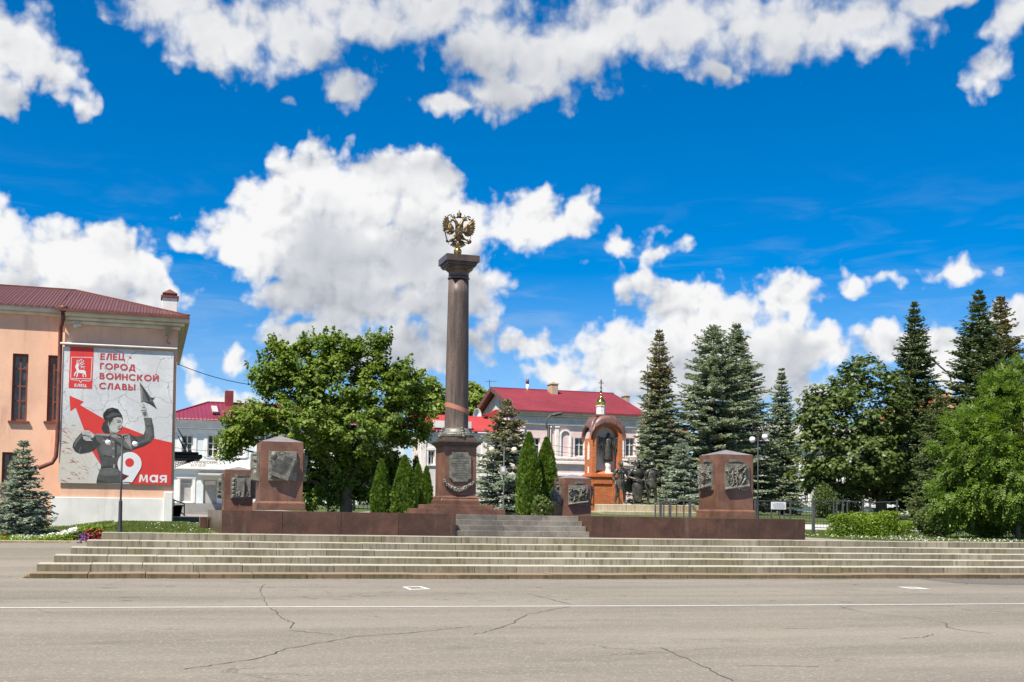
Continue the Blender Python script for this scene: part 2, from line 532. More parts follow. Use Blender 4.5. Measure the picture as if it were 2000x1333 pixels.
def stucco_mat(name, col, dirt=(0.30, 0.22, 0.16), amt=0.5, courses=0.0):
    m, T, p = new_mat(name)
    P = T.n('ShaderNodeTexCoord').outputs['Object']
    c = T.mix(T.maprange(T.noise(P, 0.7, 5, 0.6), 0.3, 0.7), sc(col, 0.88), sc(col, 1.08))
    st = T.noise(T.vec('MULTIPLY', P, (2.2, 2.2, 0.35)), 1.0, 5, 0.7, 0.2)
    c = T.mix(T.math('MULTIPLY', T.maprange(st, 0.52, 0.78), amt), c, dirt)
    c = T.mix(T.math('MULTIPLY', T.maprange(T.noise(P, 3.5, 5, 0.75), 0.62, 0.74), amt*0.7), c, sc(col, 1.3))
    h = T.noise(P, 30, 4, 0.7)
    if courses:
        s = T.n('ShaderNodeSeparateXYZ', {0: P})
        fr = T.math('FRACT', T.math('MULTIPLY', s.outputs[2], 1/courses))
        g = T.maprange(T.math('ABSOLUTE', T.math('SUBTRACT', fr, 0.5)), 0.44, 0.49)
        c = T.mix(T.math('MULTIPLY', g, 0.4), c, sc(col, 0.6))
    link(T, c, p.inputs['Base Color'])
    p.inputs['Roughness'].default_value = 0.92
    p.inputs['Specular IOR Level'].default_value = 0.2
    bump(T, p, h, 0.25, 0.02)
    return m


def leaf_mat(name, col, col2, trans=0.35, rough=0.5):
    m, T, p = new_mat(name)
    r = T.n('ShaderNodeNewGeometry').outputs['Random Per Island']
    P = T.n('ShaderNodeTexCoord').outputs['Object']
    n = T.maprange(T.noise(P, 0.9, 3, 0.6), 0.35, 0.65)
    f = T.math('MULTIPLY_ADD', r, 0.65, T.math('MULTIPLY', n, 0.35))
    c = T.mix(f, col, col2)
    link(T, c, p.inputs['Base Color'])
    p.inputs['Roughness'].default_value = rough
    p.inputs['Specular IOR Level'].default_value = 0.35
    tr = T.n('ShaderNodeBsdfTranslucent', {'Color': T.vec('MULTIPLY', c, (1.25, 1.35, 0.7))})
    ms = T.n('ShaderNodeMixShader', {0: trans, 1: p.outputs[0], 2: tr.outputs[0]})
    link(T, ms.outputs[0], T.t.nodes['Material Output'].inputs[0])
    return m


def bark_mat(name, col):
    m, T, p = new_mat(name)
    P = T.n('ShaderNodeTexCoord').outputs['Object']
    n = T.noise(T.vec('MULTIPLY', P, (14, 14, 2.5)), 1.0, 5, 0.7)
    link(T, T.mix(n, sc(col, 0.5), sc(col, 1.5)), p.inputs['Base Color'])
    p.inputs['Roughness'].default_value = 0.95
    bump(T, p, n, 0.6, 0.03)
    return m


def seam_roof_mat(name, col, pitch=0.3):
    m, T, p = new_mat(name)
    P = T.n('ShaderNodeTexCoord').outputs['Object']
    c = T.mix(T.maprange(T.noise(P, 0.35, 4, 0.6), 0.3, 0.7), sc(col, 0.88), sc(col, 1.1))
    st = T.noise(T.vec('MULTIPLY', P, (5, 0.5, 0.5)), 1, 4, 0.7)
    c = T.mix(T.math('MULTIPLY', T.maprange(st, 0.55, 0.8), 0.3), c, sc(col, 0.55))
    link(T, c, p.inputs['Base Color'])
    p.inputs['Roughness'].default_value = 0.45
    p.inputs['Specular IOR Level'].default_value = 0.5
    x = T.n('ShaderNodeSeparateXYZ', {0: P}).outputs[0]
    w = T.math('SINE', T.math('MULTIPLY', x, 2*math.pi/pitch))
    bump(T, p, w, 0.35, 0.03)
    return m


MT = {}


def make_materials():
    MT['asphalt'] = asphalt_mat('asphalt', (0.232, 0.206, 0.164))
    MT['patch'] = asphalt_mat('asphalt_patch', (0.15, 0.135, 0.115))
    MT['pave'] = mat('paving', (0.30, 0.265, 0.21), 0.9, 0.15, 1.0, fine=-0.2, bmp=0.2)
    MT['lightpave'] = mat('light_paving', (0.50, 0.48, 0.45), 0.9, 0.12, 1.0, fine=-0.15)
    MT['grass'] = mat('grass_ground', (0.075, 0.105, 0.022), 0.95, 0.35, 0.8, fine=-0.4, fscale=12, bmp=0.5, bscale=20)
    MT['soil'] = mat('soil', (0.06, 0.045, 0.03), 0.95, 0.3)
    MT['line'] = mat('road_paint', (0.72, 0.71, 0.67), 0.8, 0.10, 3.0, fine=-0.12, fscale=30)
    MT['crack'] = mat('crack', (0.06, 0.052, 0.042), 0.95, 0.2)
    MT['dust'] = mat('kerb_dust', (0.40, 0.36, 0.29), 0.95, 0.2, 3.0)
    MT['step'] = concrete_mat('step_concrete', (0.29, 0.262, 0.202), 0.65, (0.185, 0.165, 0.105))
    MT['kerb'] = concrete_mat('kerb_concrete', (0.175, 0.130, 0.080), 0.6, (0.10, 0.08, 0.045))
    MT['granite'] = granite_mat('red_granite', (0.070, 0.033, 0.021), 0.28)
    MT['granite2'] = granite_mat('red_granite_pedestal', (0.138, 0.067, 0.041), 0.40)
    MT['colgranite'] = granite_mat('column_granite', (0.088, 0.062, 0.048), 0.32)
    MT['capgranite'] = mat('cap_granite', (0.27, 0.23, 0.22), 0.35, 0.15, 3.0, fine=-0.2)
    MT['greygranite'] = granite_mat('grey_granite', (0.175, 0.158, 0.130), 0.6, 0.5)
    MT['bronze'] = mat('bronze', (0.190, 0.182, 0.148), 0.48, 0.35, 6.0, metal=0.2, fine=-0.25, fscale=40)
    MT['bronzedark'] = mat('bronze_dark', (0.045, 0.045, 0.040), 0.40, 0.4, 5.0, metal=0.5)
    MT['gilt'] = mat('gilt_bronze', (0.20, 0.140, 0.072), 0.46, 0.5, 14.0, metal=0.7, fine=-0.35, fscale=40)
    MT['gold'] = mat('gold', (0.85, 0.56, 0.12), 0.16, 0.1, 5.0, metal=1.0)
    MT['black'] = mat('black_iron', (0.022, 0.022, 0.022), 0.45, 0.2, 4.0)
    MT['greyiron'] = mat('grey_iron', (0.075, 0.080, 0.080), 0.5, 0.2, 4.0)
    MT['globe'] = mat('globe_white', (0.82, 0.80, 0.86), 0.18, 0.03, 2.0, spec=0.6)
    MT['globe_old'] = mat('globe_cream', (0.78, 0.72, 0.46), 0.25, 0.08, 2.0, spec=0.6)
    MT['white'] = mat('white_paint', (0.74, 0.72, 0.68), 0.75, 0.08, 2.0, fine=-0.06, fscale=20)
    MT['plinthwhite'] = stucco_mat('plinth_white', (0.76, 0.73, 0.68), (0.34, 0.30, 0.24), 0.45)
    MT['peach'] = stucco_mat('peach_stucco', (0.78, 0.47, 0.325), (0.44, 0.24, 0.16), 0.62)
    MT['peachtrim'] = mat('cream_trim', (0.70, 0.61, 0.50), 0.85, 0.12, 2.0, fine=-0.1)
    MT['brownroof'] = seam_roof_mat('brown_red_roof', (0.145, 0.062, 0.046), 0.28)
    MT['brownmetal'] = mat('brown_metal', (0.16, 0.055, 0.040), 0.5, 0.25, 4.0)
    MT['magroof'] = seam_roof_mat('crimson_roof', (0.22, 0.028, 0.050), 0.33)
    MT['redroof'] = mat('red_roof', (0.23, 0.034, 0.042), 0.55, 0.12, 0.3, fine=-0.08, fscale=2)
    MT['brightroof'] = mat('bright_red_roof', (0.40, 0.048, 0.042), 0.55, 0.12, 0.5)
    MT['orangeroof'] = mat('orange_roof', (0.50, 0.14, 0.08), 0.7, 0.2, 1.0)
    MT['glass'] = mat('window_glass', (0.060, 0.066, 0.056), 0.09, 0.7, 1.6, spec=0.6)
    MT['redframe'] = mat('red_brown_frame', (0.16, 0.050, 0.032), 0.6, 0.2)
    MT['blue'] = stucco_mat('pale_blue_stucco', (0.70, 0.76, 0.76), (0.42, 0.43, 0.42), 0.3)
    MT['paleblue'] = mat('pale_trim', (0.80, 0.79, 0.75), 0.85, 0.08)
    MT['shutter'] = mat('grey_shutter', (0.40, 0.385, 0.36), 0.7, 0.12, 2.0)
    MT['greyplinth'] = stucco_mat('grey_plinth', (0.30, 0.29, 0.27), (0.16, 0.15, 0.14), 0.5)
    MT['pink'] = stucco_mat('pink_stucco', (0.80, 0.60, 0.57), (0.50, 0.40, 0.37), 0.4, 0.42)
    MT['pinktrim'] = mat('white_pink_trim', (0.84, 0.76, 0.70), 0.85, 0.10, 1.5)
    MT['frieze'] = mat('grey_frieze', (0.66, 0.58, 0.51), 0.9, 0.12)
    MT['greystucco'] = stucco_mat('grey_white_stucco', (0.74, 0.69, 0.65), (0.32, 0.28, 0.25), 0.4, 0.45)
    MT['whitewall'] = stucco_mat('white_stucco', (0.78, 0.77, 0.74), (0.45, 0.44, 0.42), 0.35)
    MT['peeled'] = stucco_mat('peeled_gable', (0.60, 0.52, 0.46), (0.16, 0.10, 0.07), 0.7)
    MT['brick'] = brick_mat('orange_brick', (0.56, 0.140, 0.030), (0.36, 0.075, 0.018), (0.48, 0.24, 0.11))
    MT['yelbrick'] = brick_mat('yellow_brick', (0.45, 0.34, 0.20), (0.36, 0.25, 0.15), (0.5, 0.45, 0.38))
    MT['niche'] = mat('niche_white', (0.55, 0.53, 0.48), 0.85, 0.08)
    MT['domemetal'] = mat('dome_copper', (0.155, 0.075, 0.060), 0.42, 0.25, 3.0, spec=0.6)
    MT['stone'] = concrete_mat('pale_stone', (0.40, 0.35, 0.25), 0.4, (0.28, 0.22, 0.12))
    MT['sign'] = mat('sign_white', (0.70, 0.68, 0.70), 0.6, 0.05)
    MT['signtext'] = mat('sign_text', (0.28, 0.28, 0.34), 0.7, 0.1)
    MT['maple'] = leaf_mat('maple_leaf', (0.080, 0.138, 0.020), (0.240, 0.320, 0.046), 0.40)
    MT['pale'] = leaf_mat('pale_leaf', (0.15, 0.21, 0.035), (0.30, 0.36, 0.07), 0.45)
    MT['chestnut'] = leaf_mat('chestnut_leaf', (0.056, 0.094, 0.020), (0.165, 0.210, 0.055), 0.30, 0.42)
    MT['ash'] = leaf_mat('ash_leaf', (0.062, 0.118, 0.012), (0.185, 0.275, 0.034), 0.38)
    MT['spruce'] = leaf_mat('spruce_needle', (0.150, 0.182, 0.112), (0.430, 0.480, 0.345), 0.24, 0.6)
    MT['bluespruce'] = leaf_mat('blue_spruce_needle', (0.170, 0.208, 0.165), (0.475, 0.530, 0.450), 0.24, 0.6)
    MT['darkspruce'] = leaf_mat('dark_spruce_needle', (0.062, 0.090, 0.034), (0.200, 0.250, 0.095), 0.20, 0.6)
    MT['tanspruce'] = leaf_mat('spruce_cones', (0.17, 0.130, 0.055), (0.36, 0.29, 0.13), 0.15, 0.6)
    MT['thuja'] = leaf_mat('thuja_leaf', (0.050, 0.105, 0.010), (0.160, 0.245, 0.026), 0.30, 0.55)
    MT['hedge'] = leaf_mat('hedge_leaf', (0.085, 0.15, 0.010), (0.26, 0.36, 0.028), 0.38)
    MT['blade'] = leaf_mat('grass_blade', (0.070, 0.115, 0.016), (0.17, 0.21, 0.042), 0.3)
    MT['petalw'] = mat('white_petal', (0.72, 0.71, 0.66), 0.7, 0.1)
    MT['petalr'] = mat('red_petal', (0.36, 0.025, 0.03), 0.6, 0.3, 8.0)
    MT['petalp'] = mat('violet_petal', (0.14, 0.04, 0.22), 0.6, 0.3, 8.0)
    MT['bark'] = bark_mat('bark', (0.085, 0.065, 0.045))
    MT['greybark'] = bark_mat('grey_bark', (0.14, 0.115, 0.085))
    MT['whitebark'] = bark_mat('whitewashed_bark', (0.30, 0.28, 0.25))


make_materials()

# ------------------------------------------------------------------ ground
def lerp_tab(t, y):
    return float(np.interp(y, [a for a, _ in t], [b for _, b in t]))


def slope(x):
    d = x-8.5
    return -0.0062*max(d, -14) if d < 0 else -0.0037*min(d, 30)


def zfun(x, y):
    left = lerp_tab([(26.7, 0.0), (40, 0.45), (50, 0.78), (60, 1.0), (90, 1.2), (1500, 1.6)], y)+0.05
    mid = lerp_tab([(26, 0.90), (34, 0.91), (40, 0.95), (50, 0.99), (60, 1.1), (90, 1.2), (1500, 1.6)], y)
    right = lerp_tab([(26, 0.90), (33, 0.91), (41, 0.96), (47, 1.15), (56, 1.75), (64, 1.82), (100, 2.25), (1500, 3.0)], y)
    r = mid+(right-mid)*smooth01(x, 4, 14)
    s = smooth01(x, -3.4, -1.1)
    return left+(r+slope(x)-left)*s


def frange(a, b, n): return [a+(b-a)*i/n for i in range(n+1)]


def sheet(name, xs, ys, dz, m, zf=zfun):
    V = [(x, y, zf(x, y)+dz) for y in ys for x in xs]
    n = len(xs)
    Q = [(j*n+i, j*n+i+1, (j+1)*n+i+1, (j+1)*n+i) for j in range(len(ys)-1) for i in range(n-1)]
    return tag(np_obj(name, V, Q, m, smooth=True), kind='structure')


def roadz(x, y): return slope(x)


sheet('road', [-600, -200, -60]+frange(-20, 45, 26)+[60, 120, 300, 600], [-120, -40, 0]+frange(6, 28, 22), 0.0, MT['asphalt'], roadz)
# ground on the far side: lawn sheet out to the horizon, pavements just above it
YS_FAR = [64+(i+1)*4 for i in range(4)]+[90, 100, 120, 160, 250, 500, 1400]
sheet('lawn', frange(-1.04, 45, 46)+[60, 100, 200, 400, 900], frange(31.12, 64, 48)+YS_FAR, 0.0, MT['grass'])
sheet('lawn', [-700, -200, -60, -30, -15]+frange(-8, -1.04, 14), frange(39.5, 64, 35)+YS_FAR, 0.0, MT['grass'])
sheet('forecourt', [-600, -200, -60, -30, -15, -8, -6]+frange(-4.5, -0.75, 10), frange(26.9, 39.6, 16), 0.062,
      MT['asphalt'], lambda x, y: lerp_tab([(26.7, -0.06), (27.5, 0.0), (40, 0.43)], y))
sheet('plaza', frange(-1.0, 22.4, 24)+[24, 30, 60], frange(31.10, 31.95, 3), 0.004, MT['pave'], lambda x, y: 0.922+slope(x))
sheet('path', frange(19.9, 22.2, 4), frange(31.9, 44, 14), 0.012, MT['pave'])
sheet('street', frange(14, 60, 30), [45.6, 46.5, 47.5, 48.6, 49.5], 0.014, MT['lightpave'])
sheet('promenade', frange(9, 19, 10), frange(39.6, 58, 20), 0.012, MT['pave'])
sheet('alley', frange(-3.5, 9, 12), [62, 66, 70, 75, 80, 87], 0.014, MT['pave'])

# ------------------------------------------------------------------ road markings, cracks
rnd = random.Random(5)


def on_road(px, py, dz=0.0):
    z = 0.0
    for _ in range(4):
        d = ray(px, py); p = EYE+d*((z-EYE.z)/d.z); z = slope(p.x)
    return Vector((p.x, p.y, z+dz))


def ribbon(pts, w, m, dz=0.004, name='crack', jitter=0.0, sub=1):
    P = []
    for a, b in zip(pts[:-1], pts[1:]):
        for i in range(sub): P.append(a.lerp(b, i/sub))
    P.append(pts[-1])
    P = [p+Vector((rnd.uniform(-1, 1)*jitter, rnd.uniform(-1, 1)*jitter, 0)) if 0 < i < len(P)-1 else p for i, p in enumerate(P)]
    mb = MB(); vs = []
    for i, p in enumerate(P):
        d = (P[min(i+1, len(P)-1)]-P[max(i-1, 0)]); d.z = 0; d.normalize()
        s = Vector((-d.y, d.x, 0))*(w/2*(rnd.uniform(0.4, 1.3) if jitter else 1))
        for q in (p-s, p+s): vs.append((q.x, q.y, slope(q.x)+dz))
    mb.add(vs, [(2*i, 2*i+1, 2*i+3, 2*i+2) for i in range(len(P)-1)])
    return mb.build(name, m)


a, b = on_road(-60, 1188.2), on_road(2060, 1179.8)
tag(ribbon([a.lerp(b, -1.5+t*4/60) for t in range(61)], 0.095, MT['line'], 0.006, 'lane_line'), kind='structure')


def outline_mark(cpts, w, label):
    mb = MB()
    c = sum(cpts, Vector())/len(cpts)
    n = len(cpts)
    for i in range(n):
        a, b = cpts[i], cpts[(i+1) % n]
        ia, ib = a.lerp(c, w), b.lerp(c, w)
        mb.add([(p.x, p.y, slope(p.x)+0.006) for p in (a, b, ib, ia)], [(0, 1, 2, 3)])
    return tag(mb.build('pavement_marking', MT['line']), kind='structure')


outline_mark([on_road(785, 1147), on_road(822, 1146), on_road(841, 1151.5), on_road(800, 1152.8)], 0.34, '')
outline_mark([on_road(1752, 1147), on_road(1790, 1147.5), on_road(1818, 1151.5), on_road(1782, 1151)], 0.5, '')
CRK = [[(520, 1141), (506, 1152), (515, 1168), (523, 1186), (540, 1195), (549, 1207), (560, 1213), (572, 1217), (566, 1228)],
       [(360, 1308), (430, 1298), (515, 1285), (560, 1268), (636, 1254), (700, 1244), (800, 1237), (880, 1228), (920, 1224)],
       [(925, 1240), (960, 1232), (1003, 1217), (1030, 1201), (1075, 1192), (1118, 1184)],
       [(1290, 1266), (1330, 1283), (1362, 1297), (1395, 1312), (1432, 1331)],
       [(1640, 1185), (1690, 1198), (1790, 1207), (1845, 1217), (1850, 1226), (1885, 1233), (1935, 1238)],
       [(1757, 1248), (1775, 1247), (1800, 1246), (1822, 1240)], [(1520, 1229), (1560, 1228.6), (1630, 1227)],
       [(1030, 1160), (1070, 1170), (1115, 1181)], [(566, 1232), (610, 1236), (652, 1240)], [(1770, 1187), (1810, 1189), (1865, 1190)],
       [(1000, 1226), (1050, 1227), (1130, 1227)], [(1040, 1257), (1065, 1258)], [(1440, 1302), (1520, 1301), (1600, 1303)]]
mbk = MB()
for c in CRK:
    o = ribbon([on_road(*p) for p in c], 0.016, MT['crack'], 0.004, 'crack', 0.028, 5)
    off = len(mbk.v)
    mbk.add([v.co for v in o.data.vertices], [tuple(p.vertices) for p in o.data.polygons])
    bpy.data.objects.remove(o)
for i in range(46):      # short surface scars
    px, py = rnd.uniform(20, 1980), rnd.uniform(1137, 1178)
    w = rnd.uniform(8, 40)
    o = ribbon([on_road(px, py), on_road(px+w*0.5, py+rnd.uniform(-.8, .8)), on_road(px+w, py+rnd.uniform(-.8, .8))], 0.03, MT['crack'], 0.004, 'crack', 0.02, 3)
    mbk.add([v.co for v in o.data.vertices], [tuple(p.vertices) for p in o.data.polygons])
    bpy.data.objects.remove(o)
tag(mbk.build('asphalt_cracks', MT['crack']), kind='structure')
mbp = MB()
pp = [on_road(*q) for q in ((1795, 1131.5), (1830, 1135.5), (1870, 1139.5), (1930, 1142), (2080, 1143.5), (2080, 1130))]
mbp.poly([(p.x, p.y, slope(p.x)+0.004) for p in pp])
tag(mbp.build('asphalt_patch', MT['patch']), kind='structure')

# ------------------------------------------------------------------ concrete stairs
KY = 26.71
STEP_TOP = [0.115, 0.281, 0.438, 0.593, 0.751, 0.929]
TREAD = 0.8
STEP_XL = [at(px, 1080, KY+TREAD*i).x for i, px in enumerate((40, 72, 105, 137, 168, 197))]
STEP_XR = 45.0


def blocks(mb, x0, x1, y0, y1, ztop, depth, lmin, lmax, gap=0.007, jz=0.006):
    x = x0
    while x < x1-0.01:
        L = min(rnd.uniform(lmin, lmax), x1-x)
        if x1-(x+L) < 0.3: L = x1-x
        j = [rnd.uniform(-jz, jz) for _ in range(2)]; jy = rnd.uniform(-jz, jz)
        za, zb = ztop+slope(x)+j[0], ztop+slope(x+L)+j[1]
        a, b = x+gap/2, x+L-gap/2
        mb.hexa([(a, y0+jy, za-depth), (b, y0+jy, zb-depth), (b, y1, zb-depth), (a, y1, za-depth),
                 (a, y0+jy, za), (b, y0+jy, zb), (b, y1, zb), (a, y1, za)])
        x += L


stairs = thing('concrete_stairs', (12, 28.4, 0.0), 'long flight of weathered pale concrete steps along the road', 'stairs')
for i, (zt, xl) in enumerate(zip(STEP_TOP, STEP_XL)):
    mb = MB()
    y0 = KY+TREAD*i
    if i == 0:
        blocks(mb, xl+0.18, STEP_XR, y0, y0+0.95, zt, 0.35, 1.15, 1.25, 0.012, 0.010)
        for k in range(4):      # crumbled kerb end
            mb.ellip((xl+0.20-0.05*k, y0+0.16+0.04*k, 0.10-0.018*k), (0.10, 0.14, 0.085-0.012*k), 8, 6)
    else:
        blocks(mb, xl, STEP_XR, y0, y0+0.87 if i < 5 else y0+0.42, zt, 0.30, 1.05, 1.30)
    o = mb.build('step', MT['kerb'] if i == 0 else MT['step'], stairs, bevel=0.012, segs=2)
    if i == 0: o['label'] = 'brown chipped kerb step at the bottom'
mb = MB()
for i in range(5):      # left ends closed down to the forecourt
    mb.box(STEP_XL[i+1]-0.02+0.05, KY+TREAD*(i+1)+0.05, -0.2, STEP_XL[i+1]+0.6, KY+4.35, STEP_TOP[i+1]-0.2)
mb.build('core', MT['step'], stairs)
mb = MB()       # light dust line along the kerb foot
x = STEP_XL[0]
vs = []
while x < 30:
    w = rnd.uniform(0.03, 0.13)
    vs += [(x, KY-w, slope(x)+0.004), (x, KY+0.02, slope(x)+0.004)]
    x += rnd.uniform(0.08, 0.2)
mb.add(vs, [(2*i, 2*i+2, 2*i+3, 2*i+1) for i in range(len(vs)//2-1)])
tag(mb.build('kerb_dust', MT['dust']), kind='structure')

# ------------------------------------------------------------------ granite platform
WY = 31.91
ZP = 1.555
plat = thing('granite_platform', (10.5, 35.5, 0.9), 'polished dark red granite terrace wall carrying the memorial', 'terrace')


def panels(mb, xs, y0, y1, zb, zt):
    for a, b in zip(xs[:-1], xs[1:]):
        mb.hexa([(a+.003, y0, zb+slope(a)), (b-.003, y0, zb+slope(b)), (b-.003, y1, zb+slope(b)), (a+.003, y1, zb+slope(a)),
                 (a+.003, y0, zt+slope(a)*.7), (b-.003, y0, zt+slope(b)*.7), (b-.003, y1, zt+slope(b)*.7), (a+.003, y1, zt+slope(a)*.7)])


PXL = [at(px, 1010, WY).x for px in (433, 552, 667, 779, 890.5)]
PXR = [at(px, 1010, WY).x for px in (1180, 1276, 1380, 1418, 1573)]
mb = MB(); panels(mb, PXL, WY, WY+0.3, 0.6, ZP+0.005); mb.build('retaining_wall', MT['granite'], plat, bevel=0.006)
mb = MB(); panels(mb, PXR, WY, WY+0.3, 0.6, ZP+0.005); mb.build('retaining_wall', MT['granite'], plat, bevel=0.006)
XL0, XS0, XS1, XC1, XR1 = PXL[0], PXL[-1], at(1154, 1010, WY).x, PXR[0], PXR[-1]
mb = MB(); panels(mb, [XS1, XC1], WY-0.006, WY+1.5, 0.6, ZP+0.007)
mb.build('cheek_wall', MT['granite'], plat, bevel=0.006)
mb = MB(); panels(mb, [XS0-0.32, XS0], WY+0.301, WY+1.5, 0.6, ZP+0.003)
mb.build('cheek_wall', MT['granite'], plat, bevel=0.006)
mb = MB()
for y in (WY+0.301, WY+2.6, WY+5.0):
    mb.box(XL0, y+.002, 0.4, XL0+0.3, y+2.35, ZP+slope(XL0)*.7)
    mb.box(XR1-0.3, y+.002, 0.4, XR1, y+2.35, ZP+slope(XR1)*.7)
panels(mb, [XL0+.3, 6, 10, 14, XR1-.3], WY+7.1, WY+7.36, 0.6, ZP)
mb.build('side_wall', MT['granite'], plat, bevel=0.006)
mb = MB(); x0 = at(391, 1010, 38.5).x; x1 = at(405.5, 1010, 38.5).x
mb.box(x0, 38.5, 0.5, x1, 39.2, at(398, 1010.5, 38.5).z)
mb.build('low_block', MT['granite'], plat, bevel=0.008)
mb = MB()
fx = frange(XL0+0.301, XS0-0.321, 6)
for yy in range(6):
    ya, yb = WY+0.302+yy*1.13, WY+0.302+(yy+1)*1.13
    for a, b in zip(fx[:-1], fx[1:]): mb.box(a+.003, ya+.003, ZP-0.3, b-.003, yb-.003, ZP-0.012+slope((a+b)/2)*.7)
    gx = frange(XS0-0.318, XC1, 4) if yy > 0 else []
    for a, b in zip(gx[:-1], gx[1:]):
        mb.box(a+.003, max(ya, WY+1.52), ZP-0.3, b-.003, yb-.003, ZP-0.012+slope((a+b)/2)*.7)
    hx = frange(XC1+.002, XR1-0.301, 6)
    for a, b in zip(hx[:-1], hx[1:]): mb.box(a+.003, ya+.003, ZP-0.3, b-.003, yb-.003, ZP-0.012+slope((a+b)/2)*.7)
mb.build('floor', MT['granite'], plat)
gs = thing('granite_steps', (10.5, 32.6, 0.9), 'four speckled grey granite steps up between the terrace walls', 'steps')
for k in range(4):
    mb = MB()
    zt = 0.935+0.1535*(k+1)
    xs = [XS0+0.004]
    while xs[-1] < XS1-1.7: xs.append(xs[-1]+rnd.uniform(0.9, 1.6))
    xs.append(XS1-0.004)
    panels(mb, xs, WY+0.06+0.31*k, WY+0.06+0.31*k+0.36, zt-0.24, zt)
    mb.build('step', MT['greygranite'], gs, bevel=0.010, segs=2)

# ------------------------------------------------------------------ bronze reliefs
def relief(name, o, u, n, w, h, thick, parent, seed, style='battle', m=None):
    """bronze plate with raised figures: o lower-left corner, u unit along, n outward normal"""
    o, u, n = Vector(o), Vector(u), Vector(n)
    R = random.Random(seed)
    NX = NZ = 56
    H = np.zeros((NZ+1, NX+1))
    X, Z = np.meshgrid(np.linspace(0, 1, NX+1), np.linspace(0, 1, NZ+1))

    def cap(x0, z0, x1, z1, r, hh):
        dx, dz = x1-x0, z1-z0
        t = np.clip(((X-x0)*dx+(Z-z0)*dz)/(dx*dx+dz*dz+1e-9), 0, 1)
        d = np.hypot(X-x0-t*dx, Z-z0-t*dz)
        H[:] = np.maximum(H, hh*np.sqrt(np.clip(1-(d/r)**2, 0, 1)))

    def man(x, z, s, lean):
        hx = x+lean*s*.5
        cap(x, z+.45*s, hx, z+.82*s, .10*s, 1.0)
        cap(hx, z+.95*s, hx, z+.97*s, .075*s, 1.0)
        for k in (-1, 1):
            kx = x+k*R.uniform(.04, .2)*s
            cap(x, z+.45*s, kx, z+.22*s, .06*s, .8); cap(kx, z+.22*s, kx-lean*.25*s, z, .05*s, .8)
            ex = hx+k*R.uniform(.1, .22)*s; ez = z+R.uniform(.55, .8)*s
            cap(hx, z+.78*s, ex, ez, .05*s, .9); cap(ex, ez, ex+R.uniform(-.05, .25)*s, ez+R.uniform(-.15, .2)*s, .04*s, .9)
    if style == 'battle':
        for k in range(11):
            man(R.uniform(.06, .94), R.uniform(.03, .55), R.uniform(.32, .5), R.uniform(-.5, .5))
        for k in range(7):
            a = R.uniform(-.4, .9); x, z = R.uniform(.05, .7), R.uniform(.3, .85)
            cap(x, z, x+.3*math.cos(a), z+.3*math.sin(a), .012, .9)
        cap(.25, .08, .95, .18, .07, .9); cap(.05, .05, .5, .12, .06, .8)
    elif style == 'tower':
        H += 0.08*(np.sin(X*9+1)*np.sin(Z*7))+0.08
        H[(X < .24)] = 0.25
        for k in range(5): cap(.12, .1+k*.19, .13, .16+k*.19, .07, .55)
        cap(.66, .25, .66, .88, .035, 1.0); cap(.66, .2, .66, .4, .06, .8)
        for k in range(9): x = R.uniform(.3, .95); cap(x, .14, x, R.uniform(.2, .34), .04, .6)
        cap(.28, .1, .97, .1, .04, .5)
        H[(X > .24) & (X < .27)] = 0
    elif style == 'papers':
        H += 0.10
        for r0 in (.085,): cap(.17, .84, .17, .86, .11, .6); cap(.17, .86, .17, .88, .05, .95)
        H[(X > .34) & (X < .56) & (Z > .80)] = .55
        H[(X > .37) & (X < .53) & (Z > .83)] = .45
        cap(.40, .90, .50, .92, .04, .6)
        cap(.05, .70, .25, .10, .03, .35); cap(.08, .12, .5, .05, .03, .4); cap(.6, .9, .95, .7, .03, .3)
    else:   # standing figures
        for k in range(5): man(.1+.2*k, .05, R.uniform(.75, .9), R.uniform(-.2, .2))
    nz = np.random.RandomState(seed).rand(NZ+1, NX+1)
    H = np.clip(H*thick*.75+nz*.006, 0, None)
    edge = (X < .012) | (X > .988) | (Z < .012) | (Z > .988)
    H[edge] = 0
    base = thick*.45
    vs, fs = [], []
    for j in range(NZ+1):
        for i in range(NX+1):
            vs.append(o+u*(w*i/NX)+Vector((0, 0, h*j/NZ))+n*(base+H[j, i]))
    W = NX+1
    for j in range(NZ):
        for i in range(NX): fs.append((j*W+i, j*W+i+1, (j+1)*W+i+1, (j+1)*W+i))
    mb = MB(); mb.add(vs, fs, False)
    c = [o, o+u*w, o+u*w+Vector((0, 0, h)), o+Vector((0, 0, h))]
    mb.prism(c, n*base)
    ob = mb.build(name, m or MT['bronze'], parent)
    return ob


def ribbon_plate(o, u, n, w, h, parent):
    """little bronze date ribbon above a relief"""
    o, u, n = Vector(o), Vector(u), Vector(n)
    mb = MB()
    for a, b, dz, t in ((.14, .86, 0, .07), (0, .2, -.10*h, .045), (.8, 1, -.10*h, .045)):
        mb.prism([o+u*(w*a)+Vector((0, 0, dz)), o+u*(w*b)+Vector((0, 0, dz)), o+u*(w*b)+Vector((0, 0, h*.85+dz)), o+u*(w*a)+Vector((0, 0, h*.85+dz))], n*t)
    for k in range(6):
        a = .24+.09*k
        mb.prism([o+u*(w*a)+Vector((0, 0, h*.2)), o+u*(w*(a+.05))+Vector((0, 0, h*.2)), o+u*(w*(a+.05))+Vector((0, 0, h*.65)), o+u*(w*a)+Vector((0, 0, h*.65))], n*.082)
    return mb.build('ribbon', MT['bronze'], parent)


